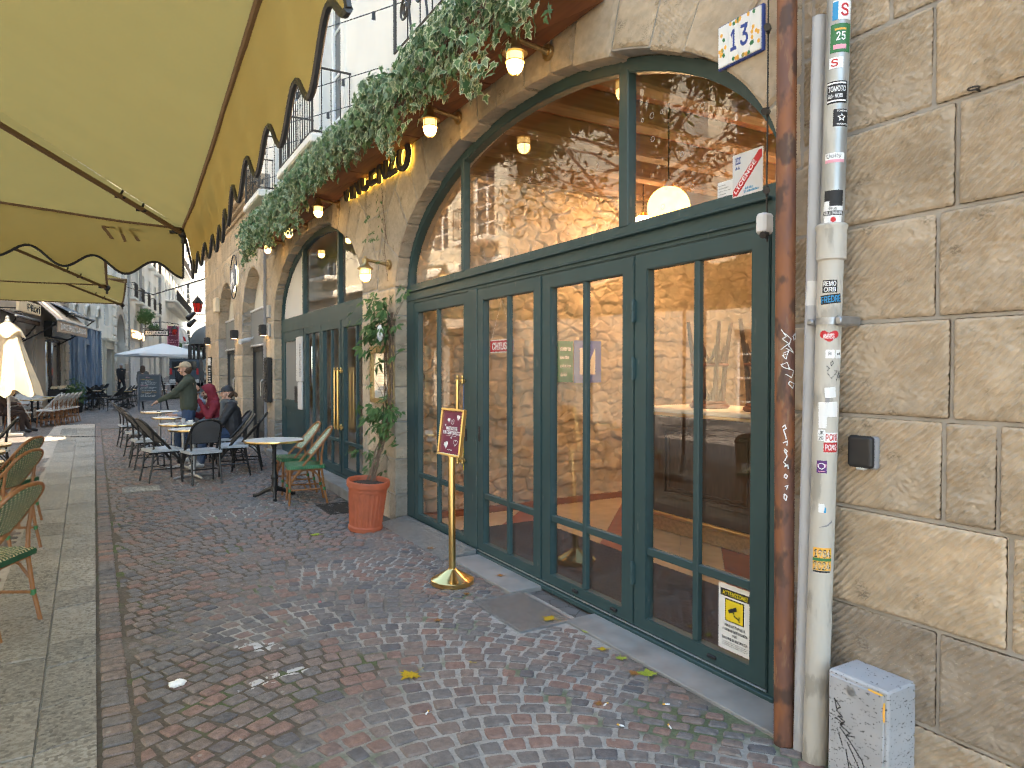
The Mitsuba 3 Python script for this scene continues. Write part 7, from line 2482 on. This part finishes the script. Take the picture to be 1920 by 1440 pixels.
# van and truck at the end of the street
vn_ = thing('van', 'dark van seen from behind with a wide rear window down the street', 'van')
vz = float(rise(4.5, 50.5))
Mv = np.eye(4)
Mv[:2, 1] = [.17, .985]
Mv[:2, 0] = [.985, -.17]
Mv[:3, 3] = [4.05, 49.2, vz]
CUR[0] = Mv
vp = Polygon([(0, .35), (4.6, .35), (4.6, 1.0), (3.7, 1.2), (2.9, 1.95), (.15, 2.0), (0, 1.7)]).buffer(.05).buffer(-.02)
m = ext(vp, 1.75)
v = m.vertices
m.vertices = np.stack([v[:, 2] - .875, v[:, 0], v[:, 1]], 1)
part(vn_, 'body', m, 'slate_board')
part(vn_, 'rear_window', bx(-.72, .72, -.045, -.03, 1.18, 1.75, .01), 'dark_glass')
part(vn_, 'roof_rim', bx(-.85, .85, -.05, .1, 1.93, 2.05, .02), 'white_plastic')
part(vn_, 'bumper', bx(-.88, .88, -.12, .05, .35, .58, .04), 'white_plastic')
part(vn_, 'number_plate', bx(-.26, .26, -.05, -.04, .75, .87), 'ink_white')
for sx in (-.78, .78):
    part(vn_, 'tail_light', bx(sx - .07, sx + .07, -.06, 0, .9, 1.3, .02), 'ink_red')
    for yy_ in (.8, 3.7):
        w_ = part(vn_, 'wheel', tube([(sx - .1 * np.sign(sx), yy_, .33), (sx + .1 * np.sign(sx), yy_, .33)], .33, 18), 'black_metal', 40)
        part(w_, 'rim', tube([(sx + .09 * np.sign(sx), yy_, .33), (sx + .105 * np.sign(sx), yy_, .33)], .19, 12), 'steel')
CUR[0] = None
tk = thing('truck', 'white box truck with its dark cargo opening facing the street', 'truck')
Mv = np.eye(4)
Mv[:2, 1] = [.17, .985]
Mv[:2, 0] = [.985, -.17]
Mv[:3, 3] = [5.75, 57.5, float(rise(5.7, 57.5))]
CUR[0] = Mv
part(tk, 'box', cat([bx(-1.15, -1.0, 0, 5, .8, 3.0, .02), bx(1.0, 1.15, 0, 5, .8, 3.0, .02), bx(-1.0, 1.0, 0, 5, 2.85, 3.0, .02), bx(-1.0, 1.0, 0, 5, .8, .95, .02), bx(-1.0, 1.0, 4.9, 5.0, .95, 2.85)]), 'canvas_white')
part(tk, 'cab', bx(-1.05, 1.05, 5.1, 6.8, .5, 2.4, .15), 'canvas_white')
part(tk, 'underrun', bx(-1.1, 1.1, 0, .12, .45, .6, .02), 'steel')
for sx in (-.9, .9):
    for yy_ in (1.0, 5.9):
        part(tk, 'wheel', tube([(sx - .12, yy_, .42), (sx + .12, yy_, .42)], .42, 18), 'black_metal', 40)
CUR[0] = None

# ------------------------------------------------------------------ string lights across the street
def wire(k, A, L, label):
    t = thing('string_lights', label, 'string lights', 'string lights across the street')
    d = np.array([-.60, .80, .0])
    A = np.asarray(A, float)
    pts = [A + d * L * q + [0, 0, -.35 * 4 * q * (1 - q) + .5 * q] for q in np.linspace(0, 1, 25)]
    part(t, 'wire', tube(pts, .005, 5), 'black_metal')
    q = .05
    while q < 1:
        p = A + d * L * q + [0, 0, -.35 * 4 * q * (1 - q) + .5 * q]
        b = part(t, 'socket', tube([p, p - [0, 0, .07]], [.016, .019], 8), 'black_metal', 40)
        part(b, 'bulb', lathe([(.012, -.07), (.030, -.10), (.034, -.125), (.024, -.15), (0, -.158)], 12, p), 'bulb_clear', 40)
        q += .62 / L


scene['bulb_clear'] = {'type': 'thindielectric', 'int_ior': 1.5}
for k, A in enumerate(((2.45, 6.0, 5.05), (2.45, 7.0, 4.78), (2.45, 7.6, 4.62), (2.45, 8.9, 4.68), (2.45, 11.6, 4.80), (2.5, 14.5, 5.6))):
    wire(k, A, 9.0, ('string of clear bulbs crossing highest near the scroll balcony', 'second string of clear bulbs across the ringed balcony', 'third string of clear bulbs in front of the ringed balcony', 'fourth string of clear bulbs, below the ringed balcony', 'fifth string of clear bulbs near the far end of the ivy', 'farthest string of clear bulbs by the bar cornice')[k])
fw = thing('overhead_cable', 'dark cable crossing the far street to the white house', 'cable')
part(fw, 'wire', tube([(2.7, 24.5, 4.6), (1.6, 34, 4.9), (.8, 44, 6.2)], .025, 5), 'black_metal')

# ------------------------------------------------------------------ sign stand, gratings, ramp
sg_ = thing('sign_stand', 'brass stand with a small burgundy sign asking guests to wait', 'sign stand')
bx0, by0 = 2.21, 4.70
part(sg_, 'base', lathe([(0, .004), (.158, .004), (.163, .010), (.163, .038), (.158, .044), (.12, .062), (.07, .092), (.035, .112), (.03, .12), (0, .12)], 48, (bx0, by0, 0)), 'brass', 30)
part(sg_, 'post', tube([(bx0, by0, .11), (bx0 + .02, by0 + .055, .96)], .0265, 20), 'brass', 40)
Ms = np.eye(4)
ux = np.array([.10, -.995, 0])
ux /= np.linalg.norm(ux)
up_ = np.array([.12, .02, .99])
nx_ = np.cross(ux, up_)
nx_ /= np.linalg.norm(nx_)
up_ = np.cross(nx_, ux)
Ms[:3, 0], Ms[:3, 1], Ms[:3, 2], Ms[:3, 3] = ux, up_, nx_, [bx0 - .005, by0 + .245, .958]
CUR[0] = Ms
part(sg_, 'frame', cat([bx(0, .33, 0, .02, -.018, .016, .004), bx(0, .33, .345, .365, -.018, .016, .004), bx(0, .02, .02, .345, -.018, .016, .004), bx(.31, .33, .02, .345, -.018, .016, .004), bx(.012, .318, .012, .35, -.016, -.004)]), 'brass')
part(sg_, 'panel', bx(.02, .31, .02, .345, -.004, .002), 'burgundy')


def heart(x, y, s_, rot=0.0):
    t_ = np.linspace(0, 2 * PI, 24)[:-1]
    P = np.stack([16 * np.sin(t_) ** 3, 13 * np.cos(t_) - 5 * np.cos(2 * t_) - 2 * np.cos(3 * t_) - np.cos(4 * t_)], 1) * s_ / 32
    return shapely.affinity.translate(shapely.affinity.rotate(Polygon(P), rot, origin=(0, 0)), x, y)


hs = []
for (x, y, s_, r_, solid) in ((.115, .275, .040, 10, True), (.25, .300, .048, -8, True), (.17, .262, .05, 15, False), (.07, .235, .02, 0, False), (.175, .140, .016, 0, True), (.24, .108, .058, -5, False), (.105, .085, .062, 12, True)):
    h_ = heart(x, y, s_, r_)
    hs.append(h_ if solid else h_.difference(h_.buffer(-.003)))
for h_ in hs:
    m = ext(h_, .001)
    m.apply_translation([0, 0, .002])
    part(sg_, 'heart', m, 'ink_white')
for tx, x, y, w, h in (('MERCI DE', .085, .200, .165, .026), ('PATIENTER ICI', .048, .166, .245, .028), ('on vous place', .10, .152, .14, .007), ('vincenzo', .13, .045, .075, .008)):
    m = fitted(tx, w, h, .001)
    m.apply_translation([x, y, .002])
    part(sg_, 'lettering', m, 'ink_white')
CUR[0] = None

gr = thing('floor_grating', 'galvanised steel floor grating set in the setts before the doors', 'grating')
part(gr, 'frame', cat([bx(2.15, 2.165, 3.60, 4.245, -.03, .014), bx(2.535, 2.55, 3.60, 4.245, -.03, .014), bx(2.165, 2.535, 3.60, 3.615, -.03, .014), bx(2.165, 2.535, 4.23, 4.245, -.03, .014)]), 'galvanised')
gb = [bx(2.165 + i * .0185 - .0045, 2.165 + i * .0185 + .0045, 3.615, 4.23, -.02, .011) for i in range(1, 20)] + [bx(2.165, 2.535, 3.615 + i * .0195 - .0045, 3.615 + i * .0195 + .0045, -.019, .010) for i in range(1, 32)]
part(gr, 'bars', cat(gb), 'galvanised', kind='stuff')
part(gr, 'pit', bx(2.16, 2.54, 3.61, 4.24, -.011, .0008), 'ink_black')  # black sheet among the bars stands in for the shaded hollow
g2 = thing('floor_grating', 'small dark grating in the setts before the second shopfront', 'grating')
part(g2, 'frame', cat([bx(2.08, 2.10, 7.6, 8.25, -.03, .010), bx(2.44, 2.46, 7.6, 8.25, -.03, .010), bx(2.1, 2.44, 7.6, 7.62, -.03, .010), bx(2.1, 2.44, 8.23, 8.25, -.03, .010)]), 'iron')
part(g2, 'bars', cat([bx(2.1, 2.44, 7.62 + i * .03, 7.62 + i * .03 + .018, -.02, .009) for i in range(1, 20)]), 'iron', kind='stuff')
rm = thing('ramp_plate', 'checker plate metal ramp at the foot of the leftmost door', 'ramp')
V = np.array([[2.40, 5.30, .008], [2.72, 5.30, .060], [2.72, 6.92, .060], [2.40, 6.92, .008], [2.40, 5.30, -.01], [2.72, 5.30, -.01], [2.72, 6.92, -.01], [2.40, 6.92, -.01]])
part(rm, 'plate', mesh(V, [[0, 1, 2], [0, 2, 3], [0, 4, 5], [0, 5, 1], [3, 7, 4], [3, 4, 0], [2, 6, 7], [2, 7, 3]]), 'galvanised')
st_ = []
for i in range(11):
    for j in range(54):
        x = 2.415 + i * .028 + (.014 if j % 2 else 0)
        y = 5.315 + j * .03
        if x < 2.71:
            z = .008 + (x - 2.40) / .32 * .052
            st_.append(move(bx(-.011, .011, -.0025, .0025, -.002, .0022), (x, y, z), PI / 4 if (i + j) % 2 else -PI / 4))
part(rm, 'studs', cat(st_), 'galvanised', kind='stuff')
mh = solo('manhole_cover', bx(.10, .55, 10.3, 10.75, -.01, .012, .003), 'granite', 'flat stone access cover in the setts near the black chairs', 'cover')

# ------------------------------------------------------------------ fallen leaves and litter
thin('yellow_leaf', lambda p, n, uv: mix((0.62, 0.46, 0.045), (0.50, 0.26, 0.03), smoothstep(.4, .7, fbm(p.x * 40, p.y * 40, uv.x * 30, 3))), .4, .6)
thin('lime_leaf', lambda p, n, uv: mix((0.42, 0.46, 0.07), (0.22, 0.33, 0.05), smoothstep(.4, .7, fbm(p.x * 40, p.y * 40, uv.x * 30, 3))), .4, .6)
thin('brown_leaf', lambda p, n, uv: mix((0.38, 0.20, 0.07), (0.20, 0.09, 0.04), smoothstep(.4, .7, fbm(p.x * 40, p.y * 40, uv.x * 30, 3))), .3, .6)
MAPLE = np.array([[0, 0], [.28, -.10], [.22, .08], [.60, .14], [.48, .26], [.66, .46], [.36, .42], [.40, .62], [.20, .56], [.0, 1.0], [-.20, .56], [-.40, .62], [-.36, .42], [-.66, .46], [-.48, .26], [-.60, .14], [-.22, .08], [-.28, -.10]])
fl_ = np.random.default_rng(9)


def fallen(x, y, s_, rot, bs, label, shape=MAPLE, z=.010):
    t = thing('fallen_leaf', label, 'leaf', 'fallen leaves on the setts')
    P = np.vstack([[[0, .3]], shape])
    c, q = math.cos(rot), math.sin(rot)
    r = np.linalg.norm(P - [0, .3], axis=1)
    w = .10 * r ** 2 + fl_.normal(0, .025, len(P))
    V = np.stack([x + s_ * (P[:, 0] * c - P[:, 1] * q), y + s_ * (P[:, 0] * q + P[:, 1] * c), z + s_ * np.maximum(w, 0)], 1)
    m = len(shape)
    part(t, 'blade', mesh(V, [[0, 1 + i, 1 + (i + 1) % m] for i in range(m)]), bs)
    d = np.array([q, -c, 0])
    part(t, 'stalk', tube([V[1], V[1] + d * s_ * .35, V[1] + d * s_ * .7 + [0, 0, .004]], .0012, 4), bs)


fallen(1.37, 3.39, .105, 2.0, 'yellow_leaf', 'large yellow maple leaf alone on the setts at the bottom centre')
fallen(2.43, 3.66, .085, .5, 'yellow_leaf', 'yellow maple leaf on the corner of the steel grating', z=.018)
fallen(2.42, 2.74, .09, -.6, 'lime_leaf', 'pale green maple leaf on the threshold strip')
fallen(2.40, 2.81, .06, 1.9, 'brown_leaf', 'brown curled leaf touching the pale green one')
fallen(2.44, 3.13, .05, 1.0, 'yellow_leaf', 'small yellow leaf right of the grating')
fallen(2.45, 3.00, .055, 2.6, 'lime_leaf', 'small lime leaf at the edge of the setts')
fallen(2.50, 3.38, .05, .2, 'lime_leaf', 'thin lime leaf on the concrete strip', LANCE)
fallen(2.60, 4.62, .055, 1.2, 'brown_leaf', 'brown leaf on the concrete before the doors', z=.026)
fallen(2.44, 5.62, .06, .4, 'brown_leaf', 'dry leaf on the edge of the checker plate ramp', z=.03)
fallen(2.20, 4.42, .045, 2.2, 'brown_leaf', 'small dry leaf below the sign stand')
fallen(1.72, 6.72, .09, .9, 'lime_leaf', 'green leaf lying alone left of the terracotta pot')
fallen(1.80, 4.05, .05, 2.9, 'brown_leaf', 'small brown leaf left of the grating on the setts')
fallen(2.02, 2.62, .04, .7, 'brown_leaf', 'tiny brown leaf near the bottom right setts')
fallen(1.70, 3.35, .03, .7, 'yellow_leaf', 'tiny yellow leaf scrap right of the large maple leaf', LANCE)
for i, (x, y, a_) in enumerate(((2.02, 2.60, .3), (2.15, 2.28, 1.2), (1.98, 2.40, 2.1), (1.25, 2.95, .8), (2.30, 2.45, 2.6))):
    t = thing('cigarette_end', ('cigarette end on the mossy setts at lower right', 'second cigarette end nearer the pipes', 'cigarette end at the bottom edge of the picture', 'cigarette end below the large yellow leaf', 'cigarette end by the threshold strip')[i], 'cigarette end', 'cigarette ends on the setts')
    d = np.array([math.cos(a_), math.sin(a_), 0])
    p0 = np.array([x, y, .012])
    part(t, 'paper', tube([p0, p0 + d * .022], .0038, 7), 'ink_white')
    part(t, 'filter', tube([p0 + d * .022, p0 + d * .034], .0039, 7), 'ink_orange')

tm = fitted('Terrasse', 1.25, .30, .001)
v = tm.vertices
rd = np.array([.8645, -.5025])
fdr = np.array([.5025, .8645])
tm.vertices = np.stack([-1.42 + rd[0] * v[:, 0] + fdr[0] * v[:, 1], 19.75 + rd[1] * v[:, 0] + fdr[1] * v[:, 1], .0165 + v[:, 2]], 1)
struct('pavement_lettering', tm, 'ink_black')

ts = ball((0, 0, 0), .035, 3, (1.2, .8, .5))
ts.vertices = ts.vertices * (1 + .6 * (meshkit.noise(ts.vertices * 75, 5) - .5))[:, None] + [.27, 3.86, .022]
solo('crumpled_tissue', ts, 'paper', 'crumpled white tissue on the setts near the granite strip', 'tissue')
